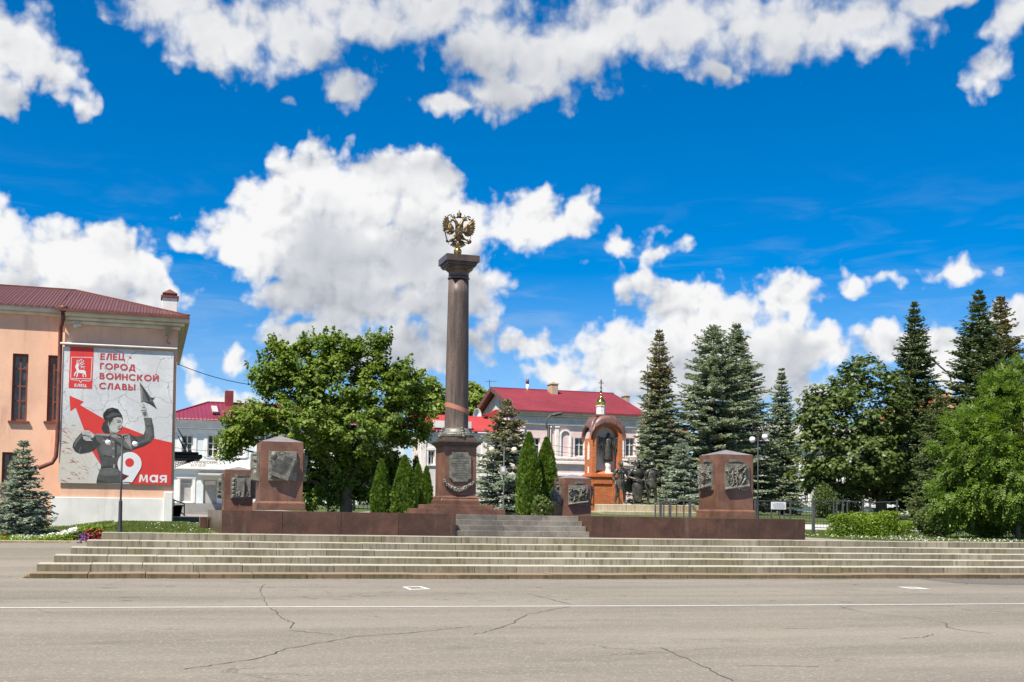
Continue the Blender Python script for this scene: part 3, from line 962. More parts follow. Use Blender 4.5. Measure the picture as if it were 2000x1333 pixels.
def pedestal(name, label, Y, xl, xr, yeave, yapex, ybody, ybase, lxl=None, lxr=None, rel=None, rib=None, left=None, seed=1, style='battle', group=None):
    a, b = at(xl, yeave, Y), at(xr, yeave, Y)
    x0, x1 = a.x, b.x
    w = x1-x0
    zt = (a.z+at(xl, yeave, Y).z)/2
    za = at((xl+xr)/2, yapex, Y+w/2).z
    zb = at((xl+xr)/2, ybase, Y).z
    zm = at((xl+xr)/2, ybody, Y).z if ybody else zb
    t = thing(name, ((x0+x1)/2, Y+w/2, zb), label, 'pedestal', group)
    if ybody:
        e = (x0-at(lxl, ybase, Y).x) if lxl else .12
        mb = MB(); zl = zm-0.045
        mb.box(x0-e, Y-e, zb, x1+e, Y+w+e, zl)
        mb.taper(x0-e, Y-e, x1+e, Y+w+e, zl+.0005, zm+.02, e-.01)
        mb.build('base', MT['granite2'], t, bevel=0.006)
    mb = MB()
    mb.taper(x0, Y, x1, Y+w, zm+.0205 if ybody else zb, zt, 0.006)
    mb.build('body', MT['granite2'], t, bevel=0.007)
    mb = MB()
    g = .006
    c = ((x0+x1)/2, Y+w/2, za)
    p = [(x0+g, Y+g, zt+.001), (x1-g, Y+g, zt+.001), (x1-g, Y+w-g, zt+.001), (x0+g, Y+w-g, zt+.001)]
    mb.add(p+[c], [(0, 1, 4), (1, 2, 4), (2, 3, 4), (3, 0, 4), (3, 2, 1, 0)])
    mb.build('cap', MT['capgranite'], t)
    if rel:
        rx0, rx1, ry0, ry1 = rel
        o, q = at(rx0, ry1, Y), at(rx1, ry0, Y)
        o.y = Y-.001; q.y = Y
        o2 = Vector((o.x, Y-.002, o.z))
        relief('relief', o2, (1, 0, 0), (0, -1, 0), q.x-o.x, q.z-o.z, .13, t, seed, style)
        hh = q.z-o.z
        if left:
            relief('relief', (x0-.002, Y+w*.88, o.z), (0, -1, 0), (-1, 0, 0), w*.70, hh, .15, t, seed+7, left)
        relief('relief', (x1+.002, Y+w*.14, o.z), (0, 1, 0), (1, 0, 0), w*.70, hh, .13, t, seed+9, 'battle')
        if rib:
            o, q = at(rib[0], rib[3], Y), at(rib[1], rib[2], Y)
            ribbon_plate((o.x, Y-.002, o.z), (1, 0, 0), (0, -1, 0), q.x-o.x, q.z-o.z, t)
            if left:
                ribbon_plate((x0-.002, Y+w*.72, o.z), (0, -1, 0), (-1, 0, 0), w*.40, q.z-o.z, t)
    return t, (x0, x1, w, zb, zm, zt)


GP = 'granite pedestals with bronze reliefs'
p1, d1 = pedestal('relief_pedestal', 'tall red granite pedestal with a tilted bronze letter and stamp relief', 32.75, 509, 593.5, 862, 852, 980.5, 997, 500.5, 600, (523.6, 580, 883, 939.5), None, 'figures', 3, 'papers', GP)
# tilted bronze letter on top of that relief
Yp = 32.75


def pz(zx, zy, d): return at(480+zx/7.84, 840+zy/7.84, Yp-d)


mb = MB()
q = [pz(370, 685, .11), pz(635, 778, .11), pz(765, 440, .11), pz(590, 365, .11), pz(470, 435, .11)]
mb.prism(q, (0, -.075, 0))
mb.prism([pz(640, 790, .10), pz(665, 812, .10), pz(790, 475, .10), pz(768, 440, .10)], (0, -.05, 0))
mb.build('letter', MT['bronze'], p1, bevel=0.006)
mb = MB()
A, B, C_ = pz(600, 385, .187), pz(755, 440, .187), pz(640, 770, .187)
dn = (C_-B); ac = (B-A)
for k in range(15):
    f = .05+.055*k
    s = A+dn*f-ac*(.0 if k < 4 else .72)
    e = s+ac*(.9 if k < 4 else 1.55)*rnd.uniform(.85, 1.0)
    mb.bar(s, e, .006, .012)
mb.build('lettering', MT['bronzedark'], p1)
p2, d2 = pedestal('relief_pedestal', 'tall red granite pedestal with battle relief in front of the spruces', 35.3, 1401.4, 1471.6, 887.3, 879.6, 997, 1012, 1399-1.5, 1485, (1414.7, 1462.5, 907, 958), (1423, 1450, 896.5, 902.6), 'battle', 11, 'battle', GP)
p3, d3 = pedestal('relief_pedestal', 'small red granite pedestal with bronze tower relief beside the letter pedestal', 38.0, 438.5, 495.5, 917.5, 912, None, 1003, None, None, (450, 490, 934, 974), (458, 484, 925.7, 932), 'battle', 21, 'tower', GP)
p4, d4 = pedestal('relief_pedestal', 'small dark granite pedestal with marching figures relief at the head of the grey steps', 38.2, 1101.8, 1155.2, 934, 927, None, 1011, None, None, (1109, 1148, 948.5, 987), (1121, 1140, 940, 946), 'battle', 33, 'battle', GP)

# ------------------------------------------------------------------ the column
CY = 35.3
k = ppm(890, CY)                       # photo pixels per metre
cxl, cxr = at(866, 950, CY).x, at(929.8, 950, CY).x
CW = cxr-cxl
cx, cy = (cxl+cxr)/2, CY+CW/2
KC = ppm(890, cy)


def zc(y): return at(893, y, CY).z       # heights on the front face
def zk(y): return at(891, y, cy).z       # heights on the axis


colu = thing('memorial_column', (cx, cy, zc(1003)), 'tall round dark granite memorial column on a square pedestal', 'column')
mb = MB(); a = (2.58-CW)/2
mb.box(cxl-a, CY-a, ZP-0.2, cxr+a, CY+CW+a, zc(994)); mb.build('lower_step', MT['granite2'], colu, bevel=0.008)
mb = MB(); a = (1.98-CW)/2
mb.box(cxl-a, CY-a, zc(994)+.001, cxr+a, CY+CW+a, zc(986)); mb.build('upper_step', MT['granite2'], colu, bevel=0.008)
mb = MB(); a = .105
mb.box(cxl-a, CY-a, zc(986)+.001, cxr+a, CY+CW+a, zc(978.5))
mb.taper(cxl-a+.01, CY-a+.01, cxr+a-.01, CY+CW+a-.01, zc(978.5)+.0005, zc(973), .045)
mb.taper(cxl-a+.03, CY-a+.03, cxr+a-.03, CY+CW+a-.03, zc(973)+.0005, zc(968.5), .06)
mb.build('plinth', MT['granite2'], colu, bevel=0.010, segs=2)
mb = MB(); mb.box(cxl, CY, zc(968.5)+.001, cxr, CY+CW, zc(873)); mb.build('dado', MT['granite2'], colu, bevel=0.006)
mb = MB()
prev = zc(873)+.001
for y, e in ((870, .03), (867.5, .07), (865, .12), (863, .17), (861.5, .165)):
    z = zc(y); mb.box(cxl-e, CY-e, prev, cxr+e, CY+CW+e, z); prev = z+.0005
mb.build('cornice', MT['colgranite'], colu, bevel=0.012, segs=2)
mb = MB(); mb.box(cxl+.0, CY+.0, prev+.001, cxr-.0, CY+CW-.0, zc(854.5)); mb.build('base_block', MT['colgranite'], colu, bevel=0.006)
# bronze wreath round the foot of the shaft
zt0 = zc(854.5)+.001
rT = 33.5/KC
mb = MB()
hT = zk(838)-zt0
mb.lathe([(rT*.90, 0), (rT*1.0, hT*.12), (rT*1.0, hT*.38), (rT*.93, hT*.52), (rT*.84, hT*.58), (rT*.80, hT*.75), (rT*.74, hT*1.0)], (cx, cy, zt0), 40)
for i in range(64):
    for r_, zz in ((rT*.99, .16), (rT*1.0, .30), (rT*.94, .46)):
        a = 2*math.pi*(i+rnd.uniform(-.2, .2)+(zz*7))/64
        mb.ellip((cx+math.cos(a)*r_, cy+math.sin(a)*r_, zt0+hT*zz), (.032, .032, .02), 6, 4)
for a in range(4):
    an = math.radians(-90+10+a*90+(-8 if a else 0))
    for dz in range(4):
        mb.ellip((cx+math.cos(an)*rT*(1.0-.07*dz), cy+math.sin(an)*rT*(1.0-.07*dz), zt0+hT*(.15+.27*dz)), (.065, .05, .05), 8, 5)
mb.build('wreath', MT['bronze'], colu)
rB, rTop = 23.2/KC, 20.0/KC
zs0, zs1 = zk(845), zk(549)
m, T, p = new_mat('shaft_granite')
P = T.n('ShaderNodeTexCoord').outputs['Object']
g = T.noise(T.vec('MULTIPLY', P, (3, 3, .35)), 1.6, 5, .65, .5)
c = T.mix(T.maprange(g, .32, .7), (0.066, 0.048, 0.038), (0.155, 0.115, 0.092))
v = T.n('ShaderNodeSeparateXYZ', {0: T.n('ShaderNodeTexVoronoi', {'Vector': P, 'Scale': 60.0}).outputs['Color']}).outputs[0]
c = T.mix(T.math('MULTIPLY', T.maprange(v, .6, .85), .5), c, (0.045, 0.035, 0.033))
s = T.n('ShaderNodeSeparateXYZ', {0: P})
zz = T.math('SUBTRACT', T.math('ADD', s.outputs[2], T.math('MULTIPLY', s.outputs[0], .33)), zk(799.5)-zc(1003))
band = T.maprange(T.math('ABSOLUTE', T.math('ADD', zz, T.math('MULTIPLY_ADD', T.noise(P, 3, 2, .5), .05, -.025))), .085, .065)
c = T.mix(T.math('MULTIPLY', band, .92), c, (0.42, 0.17, 0.11))
v2 = T.n('ShaderNodeSeparateXYZ', {0: P})
for off, k1 in ((1.1, .9), (3.6, -.8)):     # pale mineral veins
    q_ = T.math('ADD', T.math('ADD', s.outputs[2], T.math('MULTIPLY', s.outputs[0], k1*3)), -off-1.9)
    c = T.mix(T.math('MULTIPLY', T.maprange(T.math('ABSOLUTE', q_), .022, .0), .18), c, (0.40, 0.33, 0.28))
link(T, c, p.inputs['Base Color']); link(T, T.math('MULTIPLY_ADD', g, .25, .36), p.inputs['Roughness'])
p.inputs['Specular IOR Level'].default_value = 0.35
MT['shaft'] = m
mb = MB()
H = zs1-zs0
mb.lathe([(rB*1.06, 0), (rB*1.0, .05)]+[(rB+(rTop-rB)*(t**1.35), .05+(H-.05)*t) for t in (0.1, .2, .3, .4, .5, .6, .7, .8, .9, 1.0)], (cx, cy, zs0), 48)
mb.build('shaft', MT['shaft'], colu)
mb = MB()
kk = ppm(893, cy)
pr = [(546.5, 20.0), (545.8, 21.6), (543.8, 21.6), (543, 20.2), (534, 20.0), (532, 21.5), (529.5, 24.5), (527, 27.5), (525, 28.5)]
mb.lathe([(r/kk, zk(y)-zk(549)) for y, r in pr], (cx, cy, zk(549)), 40)
mb.build('capital', MT['colgranite'], colu)
wA = 33.4/kk
mb = MB()
z0 = zk(525)+.001
for y, e in ((522, .86), (519, .93), (516.5, .97)):
    z = zk(y); mb.box(cx-wA*e*.94, cy-wA*e*.94, z0, cx+wA*e*.94, cy+wA*e*.94, z); z0 = z+.0005
mb.box(cx-wA, cy-wA, z0, cx+wA, cy+wA, zk(503.5))
mb.build('abacus', MT['colgranite'], colu, bevel=0.012, segs=2)
# plaque with lines of raised lettering
mb = MB()
wz = lambda zx, zy, d: at(800+zx/5.556, 780+zy/5.556, CY-d)
out = [(455, 570), (632, 578), (632, 600), (662, 618), (662, 858), (632, 868), (622, 895), (468, 893), (455, 872), (425, 848), (428, 610), (455, 598)]
mb.prism([wz(x, y, .002) for x, y in out], (0, -.05, 0))
mb.build('plaque', MT['bronze'], colu, bevel=0.012, segs=2)
mb = MB()
for i, (w0, w1) in enumerate(((505, 590), (500, 600), (455, 640), (520, 580), (450, 648), (450, 645), (500, 600), (470, 620), (490, 610), (485, 605), (510, 585), (462, 625), (455, 640), (470, 618), (500, 590))):
    y = 596+i*18.5
    x = w0
    while x < w1:
        L = rnd.uniform(9, 26)
        mb.prism([wz(x, y, .052), wz(min(x+L, w1), y+.4, .052), wz(min(x+L, w1), y+7, .052), wz(x, y+6.6, .052)], (0, -.008, 0))
        x += L+4
mb.build('lettering', mat('worn_bronze', (0.20, 0.19, 0.155), 0.4, 0.2, 6, metal=.5), colu)
mb = MB()
gar = [(372, 880), (395, 915), (430, 945), (470, 968), (510, 985), (545, 992), (590, 975), (635, 950), (675, 925), (700, 905)]
for i in range(len(gar)-1):
    for s_ in range(6):
        t = s_/6
        x = gar[i][0]*(1-t)+gar[i+1][0]*t; y = gar[i][1]*(1-t)+gar[i+1][1]*t
        fat = .035+.03*math.sin(math.pi*(i+t)/9)
        for q_ in range(3):
            pp_ = wz(x+rnd.uniform(-6, 6), y+rnd.uniform(-14, 14), .03+rnd.uniform(0, .05))
            mb.ellip(pp_, (fat*rnd.uniform(.5, .9), fat*.8, fat*rnd.uniform(.5, .9)), 7, 5)
mb.tube([wz(x, y, .03) for x, y in gar], [.03+.03*math.sin(math.pi*i/9) for i in range(10)], 8)
mb.build('garland', MT['bronze'], colu)

# ------------------------------------------------------------------ double-headed eagle
eg = thing('double_headed_eagle', (cx, cy, zk(503.5)), 'gilded double headed eagle with crowns standing on a ball on top of the column', 'eagle sculpture')
KE = ppm(895, cy)
GS = MT['gilt']


def ez(zx, zy, d=0.0): return at(855+zx/13.33, 405+zy/13.33, cy-d)


def er(px): return px/13.33/KE


mb = MB(); c = ez(518, 1160); mb.ellip((c.x, cy, c.z), er(106), 24, 16); mb.lathe([(er(60), 0), (er(40), (c.z-zk(503.5))*.4), (er(35), c.z-zk(503.5)-er(90))], (c.x, cy, zk(503.5)), 14); mb.build('ball', mat('matt_gold', (.50, .33, .10), .32, .15, 3, metal=1.0), eg)
mb = MB()
mb.ellip(ez(550, 620), (er(105), .13, er(185)), 16, 12)
mb.ellip(ez(545, 780), (er(95), .10, er(110)), 14, 10)
mb.tube([ez(518, 1090), ez(530, 980), ez(545, 850)], [er(38), er(30), er(50)], 10)
for sgn, pts in ((1, [(520, 520), (500, 450), (470, 380), (420, 325)]), (-1, [(600, 520), (615, 440), (640, 370), (690, 325)])):
    mb.tube([ez(x, y, .02) for x, y in pts], [er(72), er(52), er(42), er(40)], 12)
    hx, hy = pts[-1]
    mb.ellip(ez(hx, hy, .02), (er(52), er(40), er(42)), 12, 8)
    bx = hx-70*sgn
    mb.tube([ez(hx-25*sgn, hy, .02), ez(bx, hy+12, .02), ez(bx-18*sgn, hy+38, .02)], [er(26), er(17), er(4)], 8)
    mb.tube([ez(hx-30*sgn, hy+22, .02), ez(bx+5*sgn, hy+42, .02)], [er(14), er(4)], 7)
for sgn, x0 in ((1, 430), (-1, 650)):        # legs
    mb.tube([ez(x0+40*sgn, 760), ez(x0-10*sgn, 820, .03), ez(x0-70*sgn, 850, .05)], [er(60), er(42), er(22)], 10)
    for q_ in range(3):
        mb.tube([ez(x0-70*sgn, 850, .05), ez(x0-115*sgn, 848+q_*22, .06), ez(x0-140*sgn, 862+q_*22, .05)], [er(16), er(13), er(4)], 6)
mb.build('body', GS, eg)


def feather(mb, a, b, w, t=.025, d=0.0):
    a, b = ez(*a, d), ez(*b, d)
    ax = b-a; L = ax.length; z = ax.normalized()
    y = Vector((0, 1, 0)); x = y.cross(z).normalized(); y = z.cross(x)
    rot = Matrix((x, y, z)).transposed()
    mb.ellip((a+b)/2, (w, t, L/2), 8, 8, rot)


for root, tips, cov in (((420, 590), [(180, 222), (148, 280), (122, 345), (108, 405), (108, 470), (118, 530), (150, 590), (200, 650), (243, 692), (292, 716), (342, 712), (390, 672)], (300, 560)),
                        ((672, 600), [(935, 298), (968, 352), (982, 420), (980, 490), (985, 552), (968, 612), (952, 672), (920, 722), (872, 765), (805, 778), (745, 762), (700, 702)], (800, 560))):
    mb = MB()
    for i, tp in enumerate(tips):
        a = (root[0]*.8+tp[0]*.2, root[1]*.8+tp[1]*.2)
        feather(mb, a, tp, er(36), .028, .01*(i % 2))
        q_ = (root[0]*.5+tp[0]*.5, root[1]*.5+tp[1]*.5)
        feather(mb, root, q_, er(40), .04, .035)
        q_ = (root[0]*.72+tp[0]*.28, root[1]*.72+tp[1]*.28)
        mb.ellip(ez(*q_, .05), (er(30), .035, er(30)), 8, 6)
    mb.build('wing', GS, eg)
mb = MB()
for i in range(9):
    t = i/8
    a = (470+150*t, 860+20*math.sin(3.14*t)); b = (352+345*t, 985+65*math.sin(3.14*t))
    feather(mb, a, b, er(30), .03, .02*(i % 2))
    mb.ellip(ez(b[0], b[1], .03), (er(32), .03, er(22)), 8, 6)
mb.build('tail', GS, eg)
mb = MB()
mb.prism([ez(x, y, .12) for x, y in ((455, 540), (655, 540), (655, 690), (620, 745), (555, 775), (490, 745), (455, 690))], (0, -.03, 0))
for (x, y, rx, ry) in ((530, 620, 20, 45), (560, 590, 22, 22), (590, 650, 55, 22), (545, 690, 20, 35), (610, 700, 16, 35), (500, 640, 14, 50), (570, 720, 50, 14)):
    mb.ellip(ez(x, y, .155), (er(rx), .02, er(ry)), 8, 6)
mb.build('shield', GS, eg, bevel=.004)
for x, y, s_ in ((558, 205, 1.0), (412, 262, .62), (697, 285, .62)):
    mb = MB()
    c = ez(x, y+55*s_, .02)
    mb.lathe([(er(52*s_), 0), (er(58*s_), er(20*s_)), (er(52*s_), er(32*s_)), (er(68*s_), er(70*s_)), (er(52*s_), er(112*s_)), (er(20*s_), er(128*s_)), (er(8*s_), er(130*s_))], c, 16)
    t_ = c+Vector((0, 0, er(130*s_)))
    mb.bar(t_-Vector((0, 0, er(6))), t_+Vector((0, 0, er(55*s_))), er(11)); mb.bar(t_+Vector((-er(20*s_), 0, er(32*s_))), t_+Vector((er(20*s_), 0, er(32*s_))), er(10))
    mb.build('crown', GS, eg)
for pts in (((495, 285), (545, 265), (600, 285)), ((530, 262), (480, 268), (430, 290)), ((592, 266), (640, 278), (690, 305)), ((350, 265), (352, 205), (320, 195), (262, 228), (255, 270), (288, 295)), ((380, 340), (345, 350), (330, 375), (370, 395)),
            ((752, 300), (760, 250), (800, 240), (855, 275)), ((800, 300), (845, 325), (868, 340)), ((790, 270), (810, 320), (830, 350))):
    mb = MB(); mb.tube([ez(x, y, .01) for x, y in pts], er(15), 7)
    mb.build('ribbon', MT['bronzedark'], eg)
mb = MB()
mb.tube([ez(150, 590, .08), ez(195, 660, .08), ez(235, 850, .08), ez(290, 965, .08)], [er(16), er(15), er(17), er(5)], 8)
mb.ellip(ez(160, 600, .08), er(30), 8, 6); mb.ellip(ez(240, 875, .08), (er(36), er(36), er(45)), 8, 6)
mb.tube([ez(240, 900, .07), ez(330, 885, .07), ez(420, 880, .05)], er(22), 7)
mb.build('sceptre', MT['bronzedark'], eg)
mb = MB()
mb.ellip(ez(815, 890, .08), er(56), 14, 10)
c = ez(855, 835, .08); mb.bar(c, c+Vector((0, 0, er(50))), er(12)); mb.bar(c+Vector((-er(16), 0, er(28))), c+Vector((er(16), 0, er(28))), er(11))
mb.tube([ez(645, 900, .05), ez(730, 930, .07), ez(800, 955, .08), ez(860, 925, .08), ez(868, 880, .08)], er(16), 8)
mb.build('orb', GS, eg)

# ------------------------------------------------------------------ banner building on the left
BY = 50.0


def wb(px, py, d=0.0): return at(px, py, BY-d)


lb = thing('banner_building', (wb(330, 1022).x-6, BY+5, 0.7), 'peach stuccoed building with brown metal roof carrying a huge banner', 'building')
xL, xM, xR = wb(-420, 900).x, wb(119.5, 900).x, wb(346, 700).x
zTop = wb(230, 622).z
zB = 0.2
D = 14.0
mb = MB()
mb.box(xM, BY, zB, xR, BY+D, zTop)
mb.build('wall', MT['peach'], lb)
# left wing, set back a little, with tall windows cut in
Yw = BY+0.55
wl = lambda px, py, d=0.0: at(px, py, Yw-d)
zW = wl(60, 603).z


def wall_with_holes(name, x0, x1, z0, z1, y, th, holes, m, parent):
    """front wall slab at y with rectangular openings (hx0,hz0,hx1,hz1)"""
    xs = sorted({x0, x1, *[h[0] for h in holes], *[h[2] for h in holes]})
    zs = sorted({z0, z1, *[h[1] for h in holes], *[h[3] for h in holes]})
    mb = MB()
    idx = {}
    vs, fs = [], []

    def vid(i, j, b):
        kx = (i, j, b)
        if kx not in idx:
            idx[kx] = len(vs); vs.append((xs[i], y+th*b, zs[j]))
        return idx[kx]

    def hole(i, j):
        if i < 0 or j < 0 or i >= len(xs)-1 or j >= len(zs)-1: return True
        cxm, czm = (xs[i]+xs[i+1])/2, (zs[j]+zs[j+1])/2
        return any(h[0] < cxm < h[2] and h[1] < czm < h[3] for h in holes)
    for i in range(len(xs)-1):
        for j in range(len(zs)-1):
            if hole(i, j): continue
            fs.append((vid(i, j, 0), vid(i+1, j, 0), vid(i+1, j+1, 0), vid(i, j+1, 0)))
            if hole(i-1, j): fs.append((vid(i, j, 1), vid(i, j, 0), vid(i, j+1, 0), vid(i, j+1, 1)))
            if hole(i+1, j): fs.append((vid(i+1, j, 0), vid(i+1, j, 1), vid(i+1, j+1, 1), vid(i+1, j+1, 0)))
            if hole(i, j-1): fs.append((vid(i, j, 1), vid(i+1, j, 1), vid(i+1, j, 0), vid(i, j, 0)))
            if hole(i, j+1): fs.append((vid(i, j+1, 0), vid(i+1, j+1, 0), vid(i+1, j+1, 1), vid(i, j+1, 1)))
    mb.add(vs, fs)
    return mb.build(name, m, parent)


def window(parent, x0, z0, x1, z1, y, rec, mframe, mull=(1,), trans=(), fw=0.07, sill=None, glass=None, trim=None, tw=.12):
    """window part with frame; glass pane as its sub-part"""
    mb = MB()
    yf = y+rec
    mb.box(x0, yf, z0, x0+fw, yf+.08, z1); mb.box(x1-fw, yf, z0, x1, yf+.08, z1)
    mb.box(x0+fw, yf, z0, x1-fw, yf+.08, z0+fw); mb.box(x0+fw, yf, z1-fw, x1-fw, yf+.08, z1)
    for t in mull:
        xm = x0+(x1-x0)*(t if t != 1 else .5)
        mb.box(xm-fw*.4, yf-.008, z0+fw, xm+fw*.4, yf+.07, z1-fw)
    for t in trans:
        zm = z0+(z1-z0)*t
        mb.box(x0+fw, yf-.004, zm-fw*.35, x1-fw, yf+.065, zm+fw*.35)
    w = mb.build('window', mframe, parent)
    g = MB(); g.box(x0+.01, yf+.045, z0+.01, x1-.01, yf+.055, z1-.01)
    g.build('pane', glass or MT['glass'], w)
    if sill:
        s_ = MB(); s_.box(x0-.10, y-.10, z0-.09, x1+.10, y+rec, z0-.004); s_.build('sill', sill, w)
    if trim:
        s_ = MB()
        s_.box(x0-tw, y-.05, z0-.02, x0, y+.02, z1); s_.box(x1, y-.05, z0-.02, x1+tw, y+.02, z1)
        s_.box(x0-tw-.04, y-.07, z1+.001, x1+tw+.04, y+.02, z1+tw)
        s_.build('surround', trim, w)
    return w


holes = []
for (a, b, c, d) in ((21, 692, 56, 822), (90.5, 695, 118, 823), (-55, 690, -20, 821), (2, 884, 34, 955), (-140, 690, -105, 820), (-90, 884, -55, 955)):
    p0, p1_ = wl(a, d), wl(c, b)
    holes.append((p0.x, p0.z, min(p1_.x, xM-.05), p1_.z))
wall_with_holes('wall', xL, xM-.002, zB, zW, Yw, .4, holes, MT['peach'], lb)
mb = MB(); mb.box(xL, Yw+.401, zB, xM-.002, BY+D, zW-.01); mb.build('interior', mat('dim_interior', (.05, .045, .04), .9), lb)
for h in holes:
    tr = (.30, .52, .78) if h[3]-h[1] > 2 else (.5,)
    window(lb, h[0], h[1], h[2], h[3], Yw, .14, MT['redframe'], (1,), tr, .085, MT['brownmetal'])
# cornices
mb = MB()
for z0, z1, e in ((wb(230, 639).z, wb(230, 632).z, .10), (wb(230, 632).z+.001, wb(230, 626).z, .26), (wb(230, 626).z+.001, wb(230, 615.5).z, .46)):
    mb.box(xM-.05, BY-e, z0, xR+e, BY+D+e, z1)
mb.build('cornice', MT['peachtrim'], lb, bevel=.03, segs=2)
mb = MB()
for z0, z1, e in ((wl(60, 616).z, wl(60, 610).z, .12), (wl(60, 610).z+.001, wl(60, 600).z, .30)):
    mb.box(xL, Yw-e, z0, xM-.06, Yw+.3, z1)
mb.build('cornice', MT['peachtrim'], lb, bevel=.03, segs=2)
# shelf moulding above the banner
mb = MB()
a, b = wb(118, 668), wb(347, 679)
mb.hexa([(a.x, BY-.20, wb(118, 674).z), (b.x, BY-.20, wb(347, 684.5).z), (b.x, BY, wb(347, 684.5).z), (a.x, BY, wb(118, 674).z),
         (a.x, BY-.20, wb(118, 670).z), (b.x, BY-.20, wb(347, 680.5).z), (b.x, BY, wb(347, 679).z), (a.x, BY, wb(118, 668.5).z)])
mb.build('moulding', MT['white'], lb, bevel=.03, segs=2)
# roof
zr = wb(150, 568, -7.0).z
e1 = .62
ye, yr = BY-e1, BY+7.0
xe = xR+.40
zE = wb(240, 614).z
xh = at(150, 568, yr).x
mb = MB()
zEw = wl(60, 600).z+.02
xs = xL-1
V = [(xM-.35, ye, zE), (xe, ye, zE), (xe, BY+D+e1, zE), (xs, BY+D+e1, zE), (xs, Yw-.35, zEw), (xM-.35, Yw-.35, zEw), (xh, yr, zr), (xs, yr, zr)]
up_ = [(0, 1, 6), (1, 2, 6), (2, 3, 7, 6), (5, 0, 6), (4, 5, 6, 7)]
mb.add(V, up_)
V2 = [(x, y, z-.07) for x, y, z in V]
mb.add(V2, [tuple(reversed(f)) for f in up_])
for i, j in ((0, 1), (1, 2), (2, 3), (4, 5), (5, 0)):
    mb.add([V[i], V[j], V2[j], V2[i]], [(3, 2, 1, 0)])
roof = mb.build('roof', MT['brownroof'], lb)


def roof_ribs(name, base0, base1, top0, top1, n, w, m, parent):
    mb = MB()
    for i in range(n+1):
        t = i/n
        mb.bar(Vector(base0).lerp(Vector(base1), t)+Vector((0, 0, .015)), Vector(top0).lerp(Vector(top1), t)+Vector((0, 0, .015)), w, w*.8)
    return mb.build(name, m, parent)


mb = MB()
n = 120      # standing seams of the main slope
for i in range(n):
    x = xs+(xe-xs)*i/n
    if x < xM-.35:
        a = Vector((x, Yw-.35, zEw)); b = Vector((x, yr, zr)) if x < xh else None
    else:
        a = Vector((x, ye, zE)); b = Vector((x, yr, zr)) if x < xh else None
    if b is None:       # hip: stop on the hip line
        t = (xe-x)/(xe-xh)
        b = Vector((x, ye+(yr-ye)*t, zE+(zr-zE)*t)); 
    mb.bar(a+Vector((0, 0, .012)), b+Vector((0, 0, .008)), .03, .035)
mb.bar((xh, yr, zr+.02), (xe, ye, zE+.02), .14, .06); mb.bar((xs, yr, zr+.02), (xh, yr, zr+.02), .16, .06)
mb.build('seam', MT['brownmetal'], roof)
mb = MB(); mb.box(xM-.36, ye-.03, zE-.11, xe+.02, ye, zE+.0); mb.box(xe, ye, zE-.11, xe+.03, BY+D+e1, zE)
mb.build('fascia', MT['brownmetal'], lb)
# chimney at the right end
c0, c1 = at(316.5, 612, BY+1.2), at(349, 583, BY+1.2)
ch = MB(); ch.box(c0.x, BY+1.2, c0.z-.5, c1.x-.05, BY+2.0, c1.z)
cho = ch.build('chimney', MT['plinthwhite'], roof, bevel=.015)
ch = MB(); ch.box(c0.x-.06, BY+1.14, c1.z+.001, c1.x+.01, BY+2.06, c1.z+.09)
ch.box(c0.x+.05, BY+1.25, c1.z+.092, c1.x-.1, BY+1.95, c1.z+.2)
zq = c1.z+.2
ch.add([(c0.x, BY+1.2, zq), (c1.x-.05, BY+1.2, zq), (c1.x-.05, BY+2.0, zq), (c0.x, BY+2.0, zq), ((c0.x+c1.x)/2-.03, BY+1.6, zq+.24)], [(0, 1, 4), (1, 2, 4), (2, 3, 4), (3, 0, 4), (3, 2, 1, 0)])
ch.build('chimney_hood', MT['brownmetal'], cho)
# plinth
zP0 = wb(220, 972.5).z
mb = MB(); mb.box(wb(99, 1000).x, BY-.09, zB, wb(335, 1000).x, BY-.001, zP0); mb.build('plinth', MT['plinthwhite'], lb, bevel=.02)
mb = MB(); mb.box(wb(319, 1000).x, BY-.20, zB, wb(336.5, 1000).x, BY-.092, wb(327, 961).z); mb.build('corner_pier', MT['plinthwhite'], lb, bevel=.02)
mb = MB(); mb.box(xL, Yw-.08, zB, xM-.6, Yw-.001, wl(60, 985).z); mb.build('plinth', MT['greyplinth'], lb, bevel=.02)
# downpipe
mb = MB()
q = [wb(123.5, 612, .42), wb(123.5, 622, .42), wb(118.5, 640, .10), wb(117.0, 700, .10), wb(112, 860, .10), wb(109, 893, .10), wb(102, 904, .12), wb(75, 915, .12)]
mb.tube(q, .085, 8)
mb.lathe([(.10, 0), (.17, .18), (.17, .26)], wb(123.5, 611, .42), 10)
mb.build('downpipe', MT['brownmetal'], lb)
mb = MB()
c = wb(151, 636, .25); mb.bar(c+Vector((-.08, -.12, -.05)), c+Vector((.10, .1, .05)), .13, .12); mb.bar(c+Vector((0, .05, .06)), c+Vector((0, .22, .26)), .03)
mb.build('security_camera', MT['white'], lb)
mb = MB()
c = wb(328.5, 646, .25); mb.box(c.x-.09, c.y-.08, c.z-.22, c.x+.09, c.y+.08, c.z+.22)
mb.tube([c+Vector((0, 0, -.2)), wb(328, 662, .15), wb(325, 668, .1), wb(332, 672, .1)], .03, 6); mb.tube([c+Vector((0, 0, .2)), wb(328, 628, .05)], .02, 6)
mb.build('floodlight', mat('old_beige', (.36, .27, .13), .7), lb)
